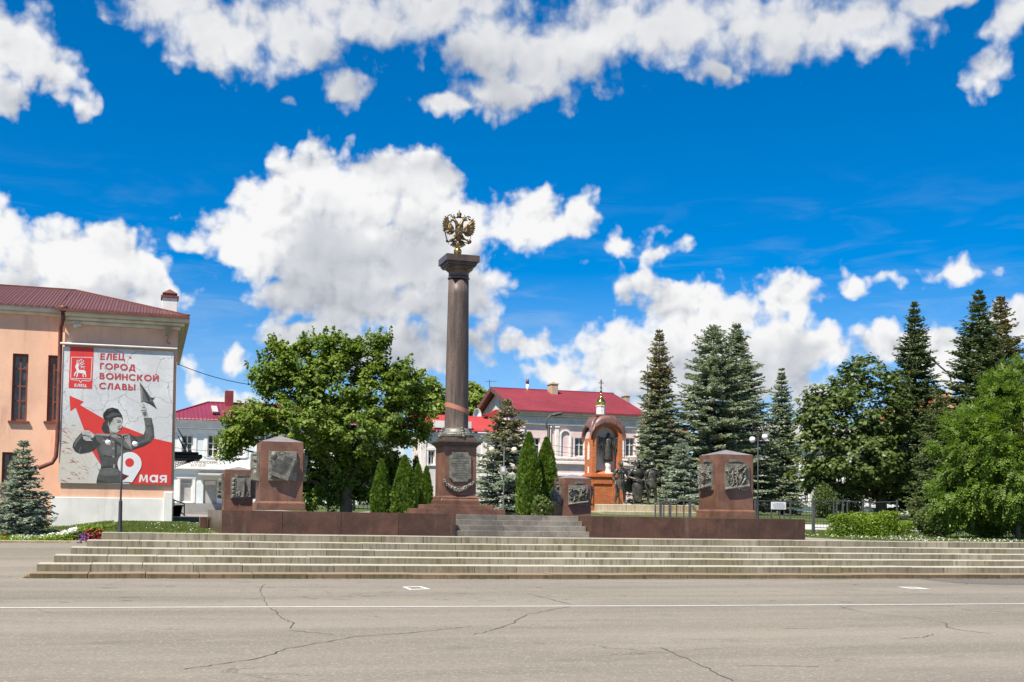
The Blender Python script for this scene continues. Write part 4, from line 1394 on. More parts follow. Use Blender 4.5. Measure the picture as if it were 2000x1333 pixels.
# entrance canopy on the side wall, tie rods
cn = MB()
ya, yb = BY+2.2, BY+5.2
za = at(370, 893, ya).z
xo = at(395, 895, ya).x
cn.box(xR, ya, za-.06, xo, yb, za+.12)
cn.box(xR, ya-.02, za+.121, xo-.15, yb, za+.22)
cano = cn.build('canopy', MT['black'], lb, bevel=.03)
cn = MB()
for k in range(9):
    t = k/8
    cn.bar((xR+(xo-xR)*t*.85, ya+.02, za-.06), (xR+(xo-xR)*t*.6, ya+.02, za-.55+.42*t), .025)
for k in range(5):
    cn.tube([Vector((xR+(xo-xR)*f*.8, ya+.02, za-.12-.09*k*(1-f))) for f in (0, .3, .6, .9)], .016, 5)
cn.build('bracket', MT['black'], cano)
for dy in (0, 1.4):
    for yy_, f in ((838, .66), (852, .5)):
        cn = MB(); cn.bar(at(347.5, yy_, ya+dy), (xR+(xo-xR)*f, ya+dy, za+.15), .033); cn.build('tie_rod', MT['black'], cano)

# ------------------------------------------------------------------ the printed banner (flat)
pb = thing('hanging_banner', (wb(230, 940).x, BY-.09, wb(230, 940).z), 'huge white and red victory day banner with a grey photo print of a girl soldier', 'banner')
m, T, p = new_mat('banner_map')
P = T.n('ShaderNodeTexCoord').outputs['Object']
s = T.n('ShaderNodeSeparateXYZ', {0: P})
uv = T.n('ShaderNodeCombineXYZ', {0: s.outputs[0], 1: s.outputs[2], 2: 0.0}).outputs[0]
wv = T.vec('MULTIPLY_ADD', T.noise(uv, 1.2, 4, .65, out='Color'), (.7, .7, 0), uv)
e1_ = T.n('ShaderNodeTexVoronoi', {'Vector': wv, 'Scale': 1.25}, feature='DISTANCE_TO_EDGE', voronoi_dimensions='2D').outputs['Distance']
e2_ = T.n('ShaderNodeTexVoronoi', {'Vector': wv, 'Scale': 3.3}, feature='DISTANCE_TO_EDGE', voronoi_dimensions='2D').outputs['Distance']
c = T.mix(T.maprange(T.noise(uv, .6, 3, .6), .4, .65), (.56, .56, .56), (.66, .66, .655))
c = T.mix(T.math('MULTIPLY', T.maprange(e1_, .018, .008), .9), c, (.26, .28, .28))
c = T.mix(T.math('MULTIPLY', T.maprange(e2_, .020, .008), .6), c, (.36, .38, .38))
c = T.mix(T.math('MULTIPLY', T.maprange(T.noise(T.vec('MULTIPLY', uv, (2.4, 16, 0)), 1.0, 2, .5), .60, .66), .28), c, (.42, .44, .44))
xx = T.math('ADD', s.outputs[0], 0.0)
low = T.math('MULTIPLY', T.maprange(s.outputs[2], 2.9, 1.6), T.maprange(xx, -.2, -1.3))
fine = T.maprange(T.n('ShaderNodeTexVoronoi', {'Vector': wv, 'Scale': 7.0}, feature='DISTANCE_TO_EDGE', voronoi_dimensions='2D').outputs['Distance'], .035, .01)
c = T.mix(T.math('MULTIPLY', low, .8), c, T.mix(T.math('MULTIPLY', fine, .7), (.56, .50, .42), (.24, .26, .18)))
link(T, c, p.inputs['Base Color']); p.inputs['Roughness'].default_value = .65
MT['banner'] = m
BL = 0.09


def zb2(zx, zy, d=0.0): return at(100+zx/4.4423, 660+zy/4.4423, BY-BL-d)
def zb7(zx, zy, d=0.0): return at(130+zx/7.84, 780+zy/7.84, BY-BL-d)
def zb10(zx, zy, d=0.0): return at(120+zx/10, 670+zy/10, BY-BL-d)


mb = MB(); mb.prism([zb2(*q) for q in ((103, 78), (1064, 122), (1040, 1276), (60, 1259))], (0, BL-.01, 0)); mb.build('sheet', MT['banner'], pb)
RED = mat('banner_red', (.62, .040, .034), .6, .04)
DRED = mat('banner_text_red', (.46, .045, .055), .6, .05)
WHT = mat('banner_white', (.70, .70, .71), .6, .03)
_g = [mat('photo_grey_%s' % n_, (v, v*.99, v*.93), .65, .18, 3.5, fine=-.15, fscale=25) for n_, v in (('ink', .018), ('dark', .042), ('mid', .080), ('soft', .13), ('light', .28), ('pale', .46))]
INK, DK, MD, SF, LT, PL = _g


def flat(name, fn, shapes, m, d, parent=None):
    for i, sh in enumerate(shapes):
        mb = MB(); mb.poly([fn(x, y, d+.0002*(i % 4)) for x, y in sh])
        o = mb.build(name, m, parent or pb)
    return o


def flat_one(name, fn, shapes, m, d, parent=None):
    mb = MB()
    for i, sh in enumerate(shapes): mb.poly([fn(x, y, d+.0002*(i % 4)) for x, y in sh])
    return mb.build(name, m, parent or pb)


def blob(cx_, cy_, rx, ry, n=20): return [(cx_+rx*math.cos(2*math.pi*i/n), cy_+ry*math.sin(2*math.pi*i/n)) for i in range(n)]


flat('arrow', zb2, [[(158, 502), (283, 556), (248, 582), (470, 712), (700, 800), (900, 877), (1048, 910), (1040, 1276), (690, 1270), (440, 1120), (355, 985), (212, 607), (166, 637)]], RED, .004)
cr = flat('crest_panel', zb2, [[(165, 76), (370, 86), (354, 443), (152, 436)]], RED, .006)


def stroke(pts, w):
    out = []
    for a, b in zip(pts[:-1], pts[1:]):
        a, b = Vector((a[0], a[1])), Vector((b[0], b[1])); d = (b-a).normalized(); n_ = Vector((-d.y, d.x))*w/2
        out.append([tuple(a-n_-d*w*.3), tuple(b-n_+d*w*.3), tuple(b+n_+d*w*.3), tuple(a+n_-d*w*.3)])
    return out


flat_one('crest_outline', zb10, stroke([(195, 280), (600, 285), (575, 720), (545, 745), (410, 738), (375, 775), (345, 732), (205, 722), (182, 700), (195, 280)], 11), WHT, .009, cr)
deer = [[(265, 470), (300, 395), (330, 400), (345, 440), (330, 480), (345, 530), (440, 530), (475, 560), (475, 600), (440, 585), (430, 600), (340, 590), (300, 570), (285, 510)],
        [(300, 570), (325, 585), (322, 640), (300, 675), (288, 670), (300, 625)], [(285, 555), (300, 580), (268, 615), (265, 655), (245, 650), (250, 600)],
        [(430, 590), (455, 590), (430, 640), (440, 670), (420, 670), (410, 640)], [(455, 580), (480, 590), (485, 665), (465, 672), (465, 630), (445, 600)],
        [(205, 690), (560, 700), (560, 712), (205, 703)]]
deer += stroke([(310, 400), (300, 360), (330, 335)], 12)+stroke([(335, 400), (350, 350), (390, 320), (400, 330)], 12)+stroke([(350, 420), (420, 380), (435, 350)], 12)+stroke([(360, 440), (450, 405)], 10)+stroke([(365, 470), (460, 460)], 9)+stroke([(300, 470), (268, 460)], 14)+stroke([(375, 400), (400, 345)], 10)
deer += stroke([(400, 470), (455, 500)], 8)+stroke([(385, 500), (400, 440), (430, 410)], 8)
for q in deer[6:]: pass
mbd = MB()
for i, sh in enumerate(deer):
    mbd.poly([zb10(x, y, .010+.0006*(i % 7)) for x, y in sh])
mbd.build('deer_emblem', WHT, cr)


def glyph(ch, w=.20):
    """(advance, strokes) of a bold geometric cyrillic letter, cap height 1"""
    S = []

    def bar(x0, y0, x1, y1): S.append([[(x0, y0), (x1, y0), (x1, y1), (x0, y1)]])

    def seg(x0, y0, x1, y1, t=w*1.08): S.append([[(x0, y0), (x0+t, y0), (x1+t, y1), (x1, y1)]])

    def arc(cx_, cy_, rx, ry, a0, a1, t=w, n=26):
        P_ = [(math.radians(a0+(a1-a0)*i/n)) for i in range(n+1)]
        S.append([[(cx_+rx*math.cos(p), cy_+ry*math.sin(p)), (cx_+rx*math.cos(q), cy_+ry*math.sin(q)),
                   (cx_+(rx-t)*math.cos(q), cy_+(ry-t)*math.sin(q)), (cx_+(rx-t)*math.cos(p), cy_+(ry-t)*math.sin(p))] for p, q in zip(P_[:-1], P_[1:])])
    h = w*.92
    if ch in 'ЕЁ': bar(0, 0, w, 1); bar(w, 0, .60, h); bar(w, .5-h/2, .56, .5+h/2); bar(w, 1-h, .60, 1); A = .60
    elif ch == 'Г': bar(0, 0, w, 1); bar(w, 1-h, .56, 1); A = .56
    elif ch == 'Л': seg(0, 0, .20, 1-h); bar(.20, 1-h, .76, 1); bar(.76-w, 0, .76, 1-h); A = .76
    elif ch == 'Ц': bar(0, 0, w, 1); bar(.72-w, 0, .72, 1); bar(w, 0, .72-w, h); bar(.72, 0, .86, h); bar(.74, -.22, .86, 0); A = .86
    elif ch == 'О': arc(.52, .5, .53, .53, 0, 360); A = 1.04
    elif ch == 'С': arc(.52, .5, .53, .53, 42, 318); A = .94
    elif ch == 'Р': bar(0, 0, w, 1); bar(w, 1-h, .36, 1); bar(w, .36, .36, .36+h); arc(.36, .68, .32, .32, -90, 90, h); A = .68
    elif ch == 'В': bar(0, 0, w, 1); bar(w, 1-h, .36, 1); bar(w, .45, .36, .45+h*.9); bar(w, 0, .38, h); arc(.36, .735, .25, .265, -90, 90, h); arc(.38, .29, .30, .29, -90, 90, h); A = .68
    elif ch == 'Д': bar(0, 0, .88, h); bar(0, -.2, w*.8, 0); bar(.88-w*.8, -.2, .88, 0); seg(.10, h, .26, 1-h); bar(.26, 1-h, .78, 1); bar(.78-w, h, .78, 1-h); A = .88
    elif ch in 'ИЙ':
        bar(0, 0, w, 1); bar(.80-w, 0, .80, 1); S.append([[(w, .02), (w, .36), (.80-w, .98), (.80-w, .64)]]); A = .80
        if ch == 'Й': arc(.40, 1.22, .19, .15, 180, 360, .09, 12)
    elif ch == 'Н': bar(0, 0, w, 1); bar(.76-w, 0, .76, 1); bar(w, .5-h/2, .76-w, .5+h/2); A = .76
    elif ch == 'К': bar(0, 0, w, 1); seg(w, .48, .52, 1, .26); S.append([[(.52, 0), (.80, 0), (.36, .60), (.22, .42)]]); A = .80
    elif ch == 'А': seg(0, 0, .34, 1); seg(.70, 0, .36, 1, w*1.08); bar(.22, .22, .70, .22+h*.8); A = .92
    elif ch == 'Ы': bar(0, 0, w, 1); bar(w, 0, .36, h); bar(w, .46, .36, .46+h*.9); arc(.36, .32, .30, .32, -90, 90, h); bar(.78, 0, .78+w, 1); A = .78+w
    elif ch == 'М': seg(0, 0, .14, 1); seg(.80, 0, .68, 1); S.append([[(.20, 1), (.34, 1), (.56, .18), (.45, .12)]]); S.append([[(.84, 1), (.70, 1), (.45, .12), (.56, .18)]]); A = 1.0
    elif ch == 'У': S.append([[(0, 1), (.23, 1), (.50, .42), (.38, .26)]]); S.append([[(.80, 1), (.57, 1), (.10, 0), (.33, 0)]]); A = .80
    elif ch == 'З': arc(.26, .74, .28, .27, -80, 150, h); arc(.26, .28, .32, .29, -150, 85, h); A = .58
    elif ch == 'Т': bar(0, 1-h, .66, 1); bar(.33-w/2, 0, .33+w/2, 1-h); A = .66
    elif ch == 'Ч': bar(.62-w, 0, .62, 1); bar(0, .60, w, 1); arc(.30, .62, .30, .26, 180, 290, w*.9); A = .62
    elif ch == '-': bar(.06, .34, .36, .34+h); A = .42
    elif ch == ' ': A = .18
    elif ch == 'м': seg(0, 0, .12, 1); seg(.84, 0, .74, 1, .24); S.append([[(.16, 1), (.34, 1), (.60, .18), (.48, .06)]]); S.append([[(.94, 1), (.76, 1), (.48, .06), (.60, .18)]]); A = 1.08
    elif ch == 'а': arc(.46, .5, .48, .52, 0, 360, .25); bar(.74, 0, .98, 1); A = .98
    elif ch == 'я': bar(.62, 0, .87, 1); bar(.36, .76, .62, 1); bar(.36, .34, .62, .55); arc(.36, .67, .34, .33, 90, 270, .21); S.append([[(0, 0), (.28, 0), (.58, .36), (.32, .36)]]); A = .87
    else: A = .3
    return A, S


def text_mesh(name, txt, p0, p1, height, m, d, parent, bold=.02, gap=.16):
    """printed word of stroke-built letters fitted along the line p0-p1 (bottom of the letters)"""
    adv = [glyph(c) for c in txt]
    tot = sum(a for a, _ in adv)+gap*(len(txt)-1)
    p0, p1 = Vector(p0), Vector(p1)
    ux = (p1-p0)/tot; uz = Vector((0, 0, height))
    mb = MB(); x = 0; k_ = 0
    for A, S in adv:
        for st in S:
            k_ += 1
            off_ = Vector((0, -.0003*(k_ % 9), 0))
            vs, fs = [], []
            for q in st:
                fs.append(tuple(range(len(vs), len(vs)+4)))
                vs += [p0+ux*(x+u_)+uz*v_+off_ for u_, v_ in q]
            mb.add(vs, fs)
        x += A+gap
    return mb.build(name, m, parent)


def tline(name, txt, fn, x0, y0, x1, y1, hpx, m, d, parent, bold=.02):
    a, b = fn(x0, y0, d), fn(x1, y1, d)
    h = fn(x0, y0-hpx, d).z-a.z
    return text_mesh(name, txt, a, b, h, m, d, parent, bold)


tline('slogan', 'ЕЛЕЦ -', zb10, 758, 328, 1370, 340, 125, DRED, .008, pb, .03)
tline('slogan', 'ГОРОД', zb10, 750, 512, 1440, 545, 122, DRED, .008, pb, .03)
tline('slogan', 'ВОИНСКОЙ', zb10, 742, 705, 1897, 755, 122, DRED, .008, pb, .03)
tline('slogan', 'СЛАВЫ', zb10, 735, 898, 1440, 930, 122, DRED, .008, pb, .03)
tline('crest_name', 'ЕЛЕЦ', zb10, 255, 858, 490, 866, 58, WHT, .012, cr, .03)
# girl soldier, printed in greys
ph = flat('soldier_print', zb7, [
    [(455, 1280), (470, 1190), (520, 1060), (530, 1010), (500, 900), (465, 790), (430, 700), (440, 600), (560, 560), (700, 530), (960, 540), (1080, 570), (1180, 545), (1215, 440), (1180, 290), (1240, 285), (1300, 285), (1330, 420), (1345, 580), (1300, 650), (1180, 720), (1010, 780), (900, 840), (870, 1000), (850, 1060), (860, 1280)]], MD, .008)
flat('sleeve', zb7, [[(90, 740), (100, 680), (150, 600), (230, 510), (300, 500), (420, 560), (560, 590), (510, 690), (420, 780), (330, 815), (210, 835), (130, 800)]], DK, .010, ph)
flat('sleeve_light', zb7, [[(230, 520), (190, 570), (130, 650), (105, 740), (125, 735), (180, 640), (250, 560)], [(200, 815), (185, 790), (215, 730), (225, 740)], [(440, 560), (560, 580), (585, 640), (530, 690), (470, 640)],
                           [(1200, 430), (1300, 425), (1310, 560), (1250, 640), (1110, 720), (1090, 690), (1190, 600), (1215, 520)], [(1190, 290), (1290, 290), (1300, 400), (1200, 410)]], SF, .012, ph)
flat('tunic_light', zb7, [[(590, 620), (690, 600), (740, 700), (740, 850), (640, 900), (560, 860), (500, 780), (520, 720)], [(520, 1080), (700, 1060), (820, 1070), (800, 1160), (620, 1180), (500, 1150)], [(770, 700), (850, 690), (900, 740), (880, 830), (770, 840)]], SF, .010, ph)
flat('tunic_dark', zb7, [[(745, 650), (765, 650), (765, 880), (745, 880)], [(535, 1030), (860, 1000), (850, 1060), (530, 1062)], [(455, 1280), (465, 1225), (620, 1270), (860, 1265), (860, 1282)], [(1005, 770), (1080, 690), (1200, 660), (1290, 650), (1180, 715)], [(590, 600), (700, 660), (690, 680), (590, 640)],
                         [(570, 850), (690, 880), (690, 892), (570, 870)], [(740, 560), (860, 690), (1000, 775), (870, 770), (745, 650)], [(860, 1135), (980, 1125), (860, 1240)]], DK, .0135, ph)
flat('belt_buckle', zb7, [[(712, 1002), (742, 1000), (742, 1058), (712, 1060)]]+[blob(x, y, 17, 17, 12) for x, y in ((713, 755), (713, 657), (575, 637), (718, 880))]+[[(480, 1075), (690, 1055), (690, 1062), (480, 1084)]], LT, .0155, ph)
flat('tunic_flag', zb7, [[(400, 545), (430, 532), (560, 528), (700, 535), (850, 535), (965, 530), (1005, 780), (930, 760), (840, 690), (700, 585), (560, 570), (450, 572)]], LT, .0165, ph)
flat('flag_shade', zb7, [[(700, 585), (850, 600), (870, 560), (900, 640), (1000, 775), (930, 760), (840, 690)], [(430, 545), (560, 560), (700, 570), (690, 578), (450, 568)]], SF, .018, ph)
flat('hand', zb7, [[(228, 495), (260, 478), (340, 480), (400, 520), (430, 560), (410, 590), (360, 600), (330, 560), (240, 540)], [(1130, 170), (1160, 120), (1160, 60), (1180, 50), (1190, 110), (1210, 120), (1225, 180), (1245, 285), (1190, 290), (1150, 215)],
                   [(250, 560), (320, 570), (400, 640), (300, 640), (255, 610)]], PL, .0185, ph)
flat('hand_lines', zb7, [[(330, 555), (350, 550), (400, 590), (370, 585)], [(1140, 165), (1215, 170), (1215, 180), (1150, 180)], [(1160, 125), (1205, 120), (1205, 132), (1165, 136)], [(1160, 205), (1215, 190), (1230, 240), (1195, 270)]], SF, .020, ph)
hd = flat('hair', zb7, [[(535, 440), (560, 360), (590, 330), (560, 280), (560, 220), (620, 150), (700, 128), (780, 150), (840, 230), (862, 300), (850, 330), (700, 320), (650, 380), (660, 520), (590, 530), (545, 480)]], DK, .010, ph)
flat('face', zb7, [[(700, 300), (780, 275), (845, 290), (858, 330), (835, 380), (858, 400), (842, 440), (820, 480), (770, 510), (690, 500), (650, 430), (630, 370), (660, 330)]], PL, .012, ph)
flat('face_shade', zb7, [[(650, 440), (700, 500), (770, 512), (800, 530), (690, 535), (660, 500)], [(790, 400), (830, 392), (800, 470), (775, 440)], [(640, 340), (660, 350), (660, 410), (625, 390)]], LT, .014, ph)
flat('face_lines', zb7, [[(765, 345), (835, 338), (838, 350), (790, 362)], [(790, 462), (845, 440), (840, 452), (800, 475)], [(770, 320), (830, 315), (830, 322), (770, 328)], [(700, 330), (720, 290), (690, 300), (650, 330), (655, 400), (680, 350)]], DK, .016, ph)
flat('beret', zb7, [[(557, 240), (620, 150), (700, 128), (790, 155), (850, 250), (720, 270), (590, 320), (565, 290)]], INK, .012, ph)
flat('beret_light', zb7, [[(600, 270), (700, 200), (800, 215), (835, 245), (720, 262), (620, 300)], [(640, 165), (720, 150), (690, 175), (630, 190)]], MD, .014, ph)
flat('signal_flag', zb2, [[(768, 385), (845, 488), (862, 518), (898, 522), (880, 540), (918, 620), (850, 572), (800, 552), (780, 562)]], SF, .008)
flat('flag_fold', zb2, [[(768, 385), (780, 400), (860, 530), (850, 560), (835, 540)], [(855, 520), (898, 522), (878, 540)], [(800, 552), (850, 572), (915, 615), (880, 560)]], DK, .010)
flat('flag_fold', zb2, [[(771, 420), (790, 450), (795, 545), (782, 555)]], LT, .0105)
# the figure nine and the word
o_ = []
nine = [(965+184*math.cos(math.radians(t)), 990-180*math.sin(math.radians(t))) for t in range(-22, 262, 8)]
flat('date', zb7, [nine+[(960, 1176), (850, 1262), (1005, 1275), (1118, 1090)]], WHT, .022)
flat('date_counter', zb7, [blob(965, 972, 68, 68, 32)], RED, .0235)
tline('date', 'мая', zb2, 760, 1254, 1003, 1258, 66, WHT, .009, pb)
# red brush strokes of the battle map
mb = MB()
R = random.Random(9)
for k in range(46):
    x, y = R.uniform(70, 330), R.uniform(690, 1240)
    if x > 190+ (y-690)*.25: continue
    L = R.uniform(25, 90); a = R.uniform(-.5, .6); w = R.uniform(2, 6)
    q = [(x, y), (x+L*.5, y+L*.5*math.sin(a)+w), (x+L, y+L*math.sin(a+.3)), (x+L*.5, y+L*.5*math.sin(a)-w*.3)]
    mb.poly([zb2(u_, v_, .003+.0002*k % .003) for u_, v_ in q])
tag(mb.build('battle_map_stroke', mat('stroke_red', (.36, .07, .065), .7, .3, 5), pb), kind='stuff')

# ------------------------------------------------------------------ museum, pale blue, beyond the banner building
MY = 86.0


def mw(px, py, d=0.0): return at(px, py, MY-d)


ms_ = thing('museum_building', (mw(470, 1000).x, MY+5, 1.0), 'pale blue two storey museum with crimson hipped roof behind the banner building', 'building')
x0, x1 = mw(318, 900).x, mw(790, 900).x
zE = mw(420, 825).z; zB = .6
holes = []
UP = [(300, 324), (354, 377.5), (404.5, 428), (455, 478), (506, 530), (556, 580), (606, 630), (656, 680), (706, 730)]
for a, b in UP:
    p, q = mw(a, 893), mw(b, 850); holes.append((p.x, p.z, q.x, q.z))
LO = [(350.5, 376, 981, 935), (396, 424, 997, 938), (450, 476, 981, 935), (500, 526, 981, 935), (550, 576, 981, 935), (602, 628, 981, 935), (652, 678, 981, 935), (702, 728, 981, 935)]
for a, b, c, d in LO:
    p, q = mw(a, c), mw(b, d); holes.append((p.x, p.z, q.x, q.z))
holes = [h for h in holes if h[0] > x0+.1]
wall_with_holes('wall', x0, x1, zB, zE, MY, .3, holes, MT['blue'], ms_)
mb = MB(); mb.box(x0, MY+.301, zB, x1, MY+11, zE-.05); mb.build('interior', MT['greyplinth'], ms_)
for h in holes:
    if h[1] > mw(400, 930).z: window(ms_, *h, MY, .16, MT['white'], (1,), (.36, .62), .10, MT['paleblue'], trim=MT['paleblue'], tw=.24)
    elif h[3]-h[1] > mw(0, 938).z-mw(0, 990).z:
        mb = MB(); mb.box(h[0], MY+.12, h[1], h[2], MY+.2, h[3]); d_ = mb.build('door', MT['shutter'], ms_)
        mb = MB(); mb.box(h[0]+.1, MY+.10, h[3]-.35, h[2]-.1, MY+.118, h[3]-.08); mb.build('door_panel', MT['white'], d_)
        mb = MB(); xx = mw(386, 930).x
        mb.hexa([(xx, MY-1.3, h[3]+.25), (h[2]+1.2, MY-1.3, h[3]+.25), (h[2]+1.2, MY, h[3]+.42), (xx, MY, h[3]+.42), (xx, MY-1.3, h[3]+.33), (h[2]+1.2, MY-1.3, h[3]+.33), (h[2]+1.2, MY, h[3]+.52), (xx, MY, h[3]+.52)])
        mb.build('door_canopy', MT['greyplinth'], ms_)
        mb = MB()
        for k in range(5): mb.box(h[0]-.7-.1*k, MY-.4*k-.5, zB, h[2]+1.0, MY-.4*k-.08, h[1]-.12*k)
        mb.build('doorstep', MT['greyplinth'], ms_)
    else:
        window(ms_, *h, MY, .14, MT['white'], (), (.78,), .08, MT['paleblue'], glass=MT['shutter'], trim=MT['paleblue'], tw=.2)
for nm, ya, yb, e in (('cornice', 838, 823.5, .22), ('belt_course', 918, 913.5, .30), ('sign_band', 913, 898, .08), ('upper_band', 846, 839.5, .06)):
    mb = MB()
    z0, z1 = mw(400, ya).z, mw(400, yb).z
    mb.box(x0-e, MY-e, z0, x1+e, MY+.02, z1)
    if nm == 'cornice': mb.box(x0-e-.15, MY-e-.15, z1+.001, x1+e+.15, MY+.02, z1+.14)
    mb.build(nm, MT['paleblue'], ms_, bevel=.03)
mb = MB(); mb.box(x0-.08, MY-.1, zB, x1+.08, MY, mw(360, 983).z); mb.build('plinth', MT['greyplinth'], ms_)
tline('sign_lettering', 'ИСТОРИЧЕСКИЙ', mw, 362.5, 905.4, 424, 906.2, 5.4, mat('sign_brown', (.30, .25, .19), .8), .083, ms_, .012)
tline('sign_lettering', 'МУЗЕЙ', mw, 372.5, 912.2, 401, 912.6, 5.4, mat('sign_brown', (.30, .25, .19), .8), .083, ms_, .012)
zr = at(405, 787, MY+5.5).z
a_, b_ = at(405, 787, MY+5.5).x, x1-4
E_ = .55
V = [(x0-E_, MY-E_, zE+.1), (x1+E_, MY-E_, zE+.1), (x1+E_, MY+11+E_, zE+.1), (x0-E_, MY+11+E_, zE+.1), (a_, MY+5.5, zr), (b_, MY+5.5, zr)]
mb = MB(); mb.add(V, [(0, 1, 5, 4), (1, 2, 5), (2, 3, 4, 5), (3, 0, 4), (3, 2, 1, 0)])
rf = mb.build('roof', MT['magroof'], ms_)
mb = MB()
for i in range(1, 70):
    t = i/70; x = V[0][0]+(V[1][0]-V[0][0])*t
    s_ = 1.0 if a_ <= x <= b_ else ((x-V[0][0])/(a_-V[0][0]) if x < a_ else (V[1][0]-x)/(V[1][0]-b_))
    mb.bar((x, V[0][1], V[0][2]+.02), (x, V[0][1]+(V[4][1]-V[0][1])*s_, V[0][2]+(zr-V[0][2])*s_+.02), .05, .05)
mb.bar(V[3], V[4], .15); mb.bar(V[0], V[4], .15); mb.bar(V[4], V[5], .2)
mb.build('seam', MT['magroof'], rf)
mb = MB(); p, q = at(439, 796, MY+5), at(455.5, 765, MY+5); mb.box(p.x, MY+4.5, p.z-.5, q.x, MY+5.5, q.z); mb.build('chimney', mat('red_chimney', (.20, .03, .03), .6), rf)
mb = MB(); c0, c1, c2, c3 = [at(px, py, MY+yy) for px, py, yy in ((415, 808, 1.15), (426.5, 808.5, 1.15), (423, 797, 3.4), (412, 796.5, 3.4))]
mb.prism([c0, c1, c2, c3], (0, -.12, .14)); mb.build('skylight', MT['shutter'], rf)

# ------------------------------------------------------------------ pink mansion behind the column
RY = 96.0


def rw(px, py, d=0.0): return at(px, py, RY-d)


pk = thing('pink_mansion', (rw(1130, 1000).x, RY+6, 2.0), 'pink stuccoed mansion with crimson gable roof and white pilasters behind the brick chapel', 'building')
x0, x1 = rw(1013, 900).x, rw(1251, 900).x
zE = rw(1130, 806).z; zB = 1.2; DP = 13.5
holes = []
for a, b in ((1037, 1055), (1122.5, 1142), (1222, 1240)):
    p, q = rw(a, 892), rw(b, 856); holes.append((p.x, p.z, q.x, q.z))
wall_with_holes('wall', x0, x1, zB, zE, RY, .35, holes, MT['pink'], pk)
mb = MB(); mb.box(x0, RY+.351, zB, x1, RY+DP, zE); mb.build('rear_wall', MT['pink'], pk)
for h in holes: window(pk, *h, RY, .18, MT['greyiron'] if False else MT['white'], (1,), (.62,), .09, MT['pinktrim'], trim=None)
zr = at(958, 757.5, RY+DP/2).z
xg = x0-.02
# gable end
mb = MB(); mb.prism([(x0, RY, zE), (x0, RY+DP, zE), (x0, RY+DP/2, zr-.35)], (.3, 0, 0)); mb.build('gable_wall', MT['peeled'], pk)
xrd = at(1198, 770, RY+DP/2).x
e = .6
V = [(x0-e, RY-e, zE-.02), (x1+e, RY-e, zE-.02), (x1+e, RY+DP+e, zE-.02), (x0-e, RY+DP+e, zE-.02), (x0-e, RY+DP/2, zr), (xrd, RY+DP/2, zr)]
mb = MB(); up_ = [(0, 1, 5, 4), (1, 2, 5), (2, 3, 4, 5)]
mb.add(V, up_); mb.add([(a, b, c-.12) for a, b, c in V], [tuple(reversed(f)) for f in up_])
V2 = [(a, b, c-.12) for a, b, c in V]
for i, j in ((0, 1), (1, 2), (2, 3), (4, 0), (3, 4)): mb.add([V[i], V[j], V2[j], V2[i]], [(3, 2, 1, 0)])
prf = mb.build('roof', MT['redroof'], pk)
mb = MB(); mb.bar(Vector(V[4])+Vector((-.03, 0, -.1)), Vector(V[0])+Vector((-.03, 0, -.1)), .10, .4); mb.bar(Vector(V[4])+Vector((-.03, 0, -.1)), Vector(V[3])+Vector((-.03, 0, -.1)), .10, .4)
mb.build('bargeboard', MT['brownmetal'], prf)
mb = MB()
for i in range(1, 46):
    x = V[0][0]+(V[1][0]-V[0][0])*i/46
    s_ = 1.0 if x <= xrd else (V[1][0]-x)/(V[1][0]-xrd)
    mb.bar((x, V[0][1], V[0][2]+.01), (x, V[0][1]+(DP/2+e)*s_, V[0][2]+(zr-V[0][2])*s_+.01), .03, .03)
mb.bar(V[4], V[5], .2, .12)
mb.build('seam', MT['redroof'], prf)
for (a, b, yb, yt, mm, hw) in ((1073, 1086, 772, 748, 'yelbrick', .6), (1218, 1226, 789, 771, 'yelbrick', .5)):
    yy = RY+DP/2-.8
    p, q = at(a, yb, yy), at(b, yt, yy)
    mb = MB(); mb.box(p.x, yy-hw, p.z-.8, q.x, yy+hw, q.z-.25); mb.box(p.x-.06, yy-hw-.06, q.z-.249, q.x+.06, yy+hw+.06, q.z-.1)
    mb.box(p.x+.1, yy-hw+.1, q.z-.1, q.x-.25, yy+hw-.1, q.z)
    mb.build('chimney', MT[mm], prf, bevel=.03)
mb = MB(); p = at(1030, 762, RY+DP/2); mb.lathe([(.14, -.3), (.14, .55)], p, 10); mb.mi = 1; mb.lathe([(.15, .56), (.15, 1.0)], p, 10)
mb.build('flue_pipe', [MT['white'], MT['brownmetal']], prf)
# facade dressings
def band(px, ya, yb, e, xa=None, xb=None): return (xa if xa is not None else x0-e, RY-e, rw(px, ya).z, xb if xb is not None else x1+e, RY+.01, rw(px, yb).z)


mb = MB(); mb.box(*band(1130, 813, 807.5, .42)); mb.box(*band(1130, 817, 813.2, .22)); mb.build('cornice', MT['frieze'], pk, bevel=.03)
mb = MB(); mb.box(*band(1130, 829, 818, .06))
xa = x0+.4
while xa < x1-.3:
    mb.box(xa, RY-.12, rw(1130, 826).z, xa+.16, RY-.058, rw(1130, 820.5).z); xa += .42
mb.build('frieze', MT['frieze'], pk)
mb = MB(); mb.box(*band(1130, 833, 829.2, .20)); mb.box(*band(1130, 898, 894, .16)); mb.box(*band(1130, 908, 902, .24)); mb.box(*band(1130, 931, 926, .12)); mb.box(*band(1130, 940, 936, .08)); mb.build('string_course', MT['pinktrim'], pk, bevel=.03)
mb = MB()
for px in (1020, 1072, 1087.5, 1196, 1215, 1246):
    p = rw(px, 860)
    mb.box(p.x-.16, RY-.14, rw(px, 893.8).z, p.x+.16, RY, rw(px, 833.2).z)
    mb.box(p.x-.22, RY-.2, rw(px, 836).z, p.x+.22, RY, rw(px, 833.2).z)
mb.build('pilaster', MT['pinktrim'], pk, bevel=.02)
mb = MB()      # blind arched niche
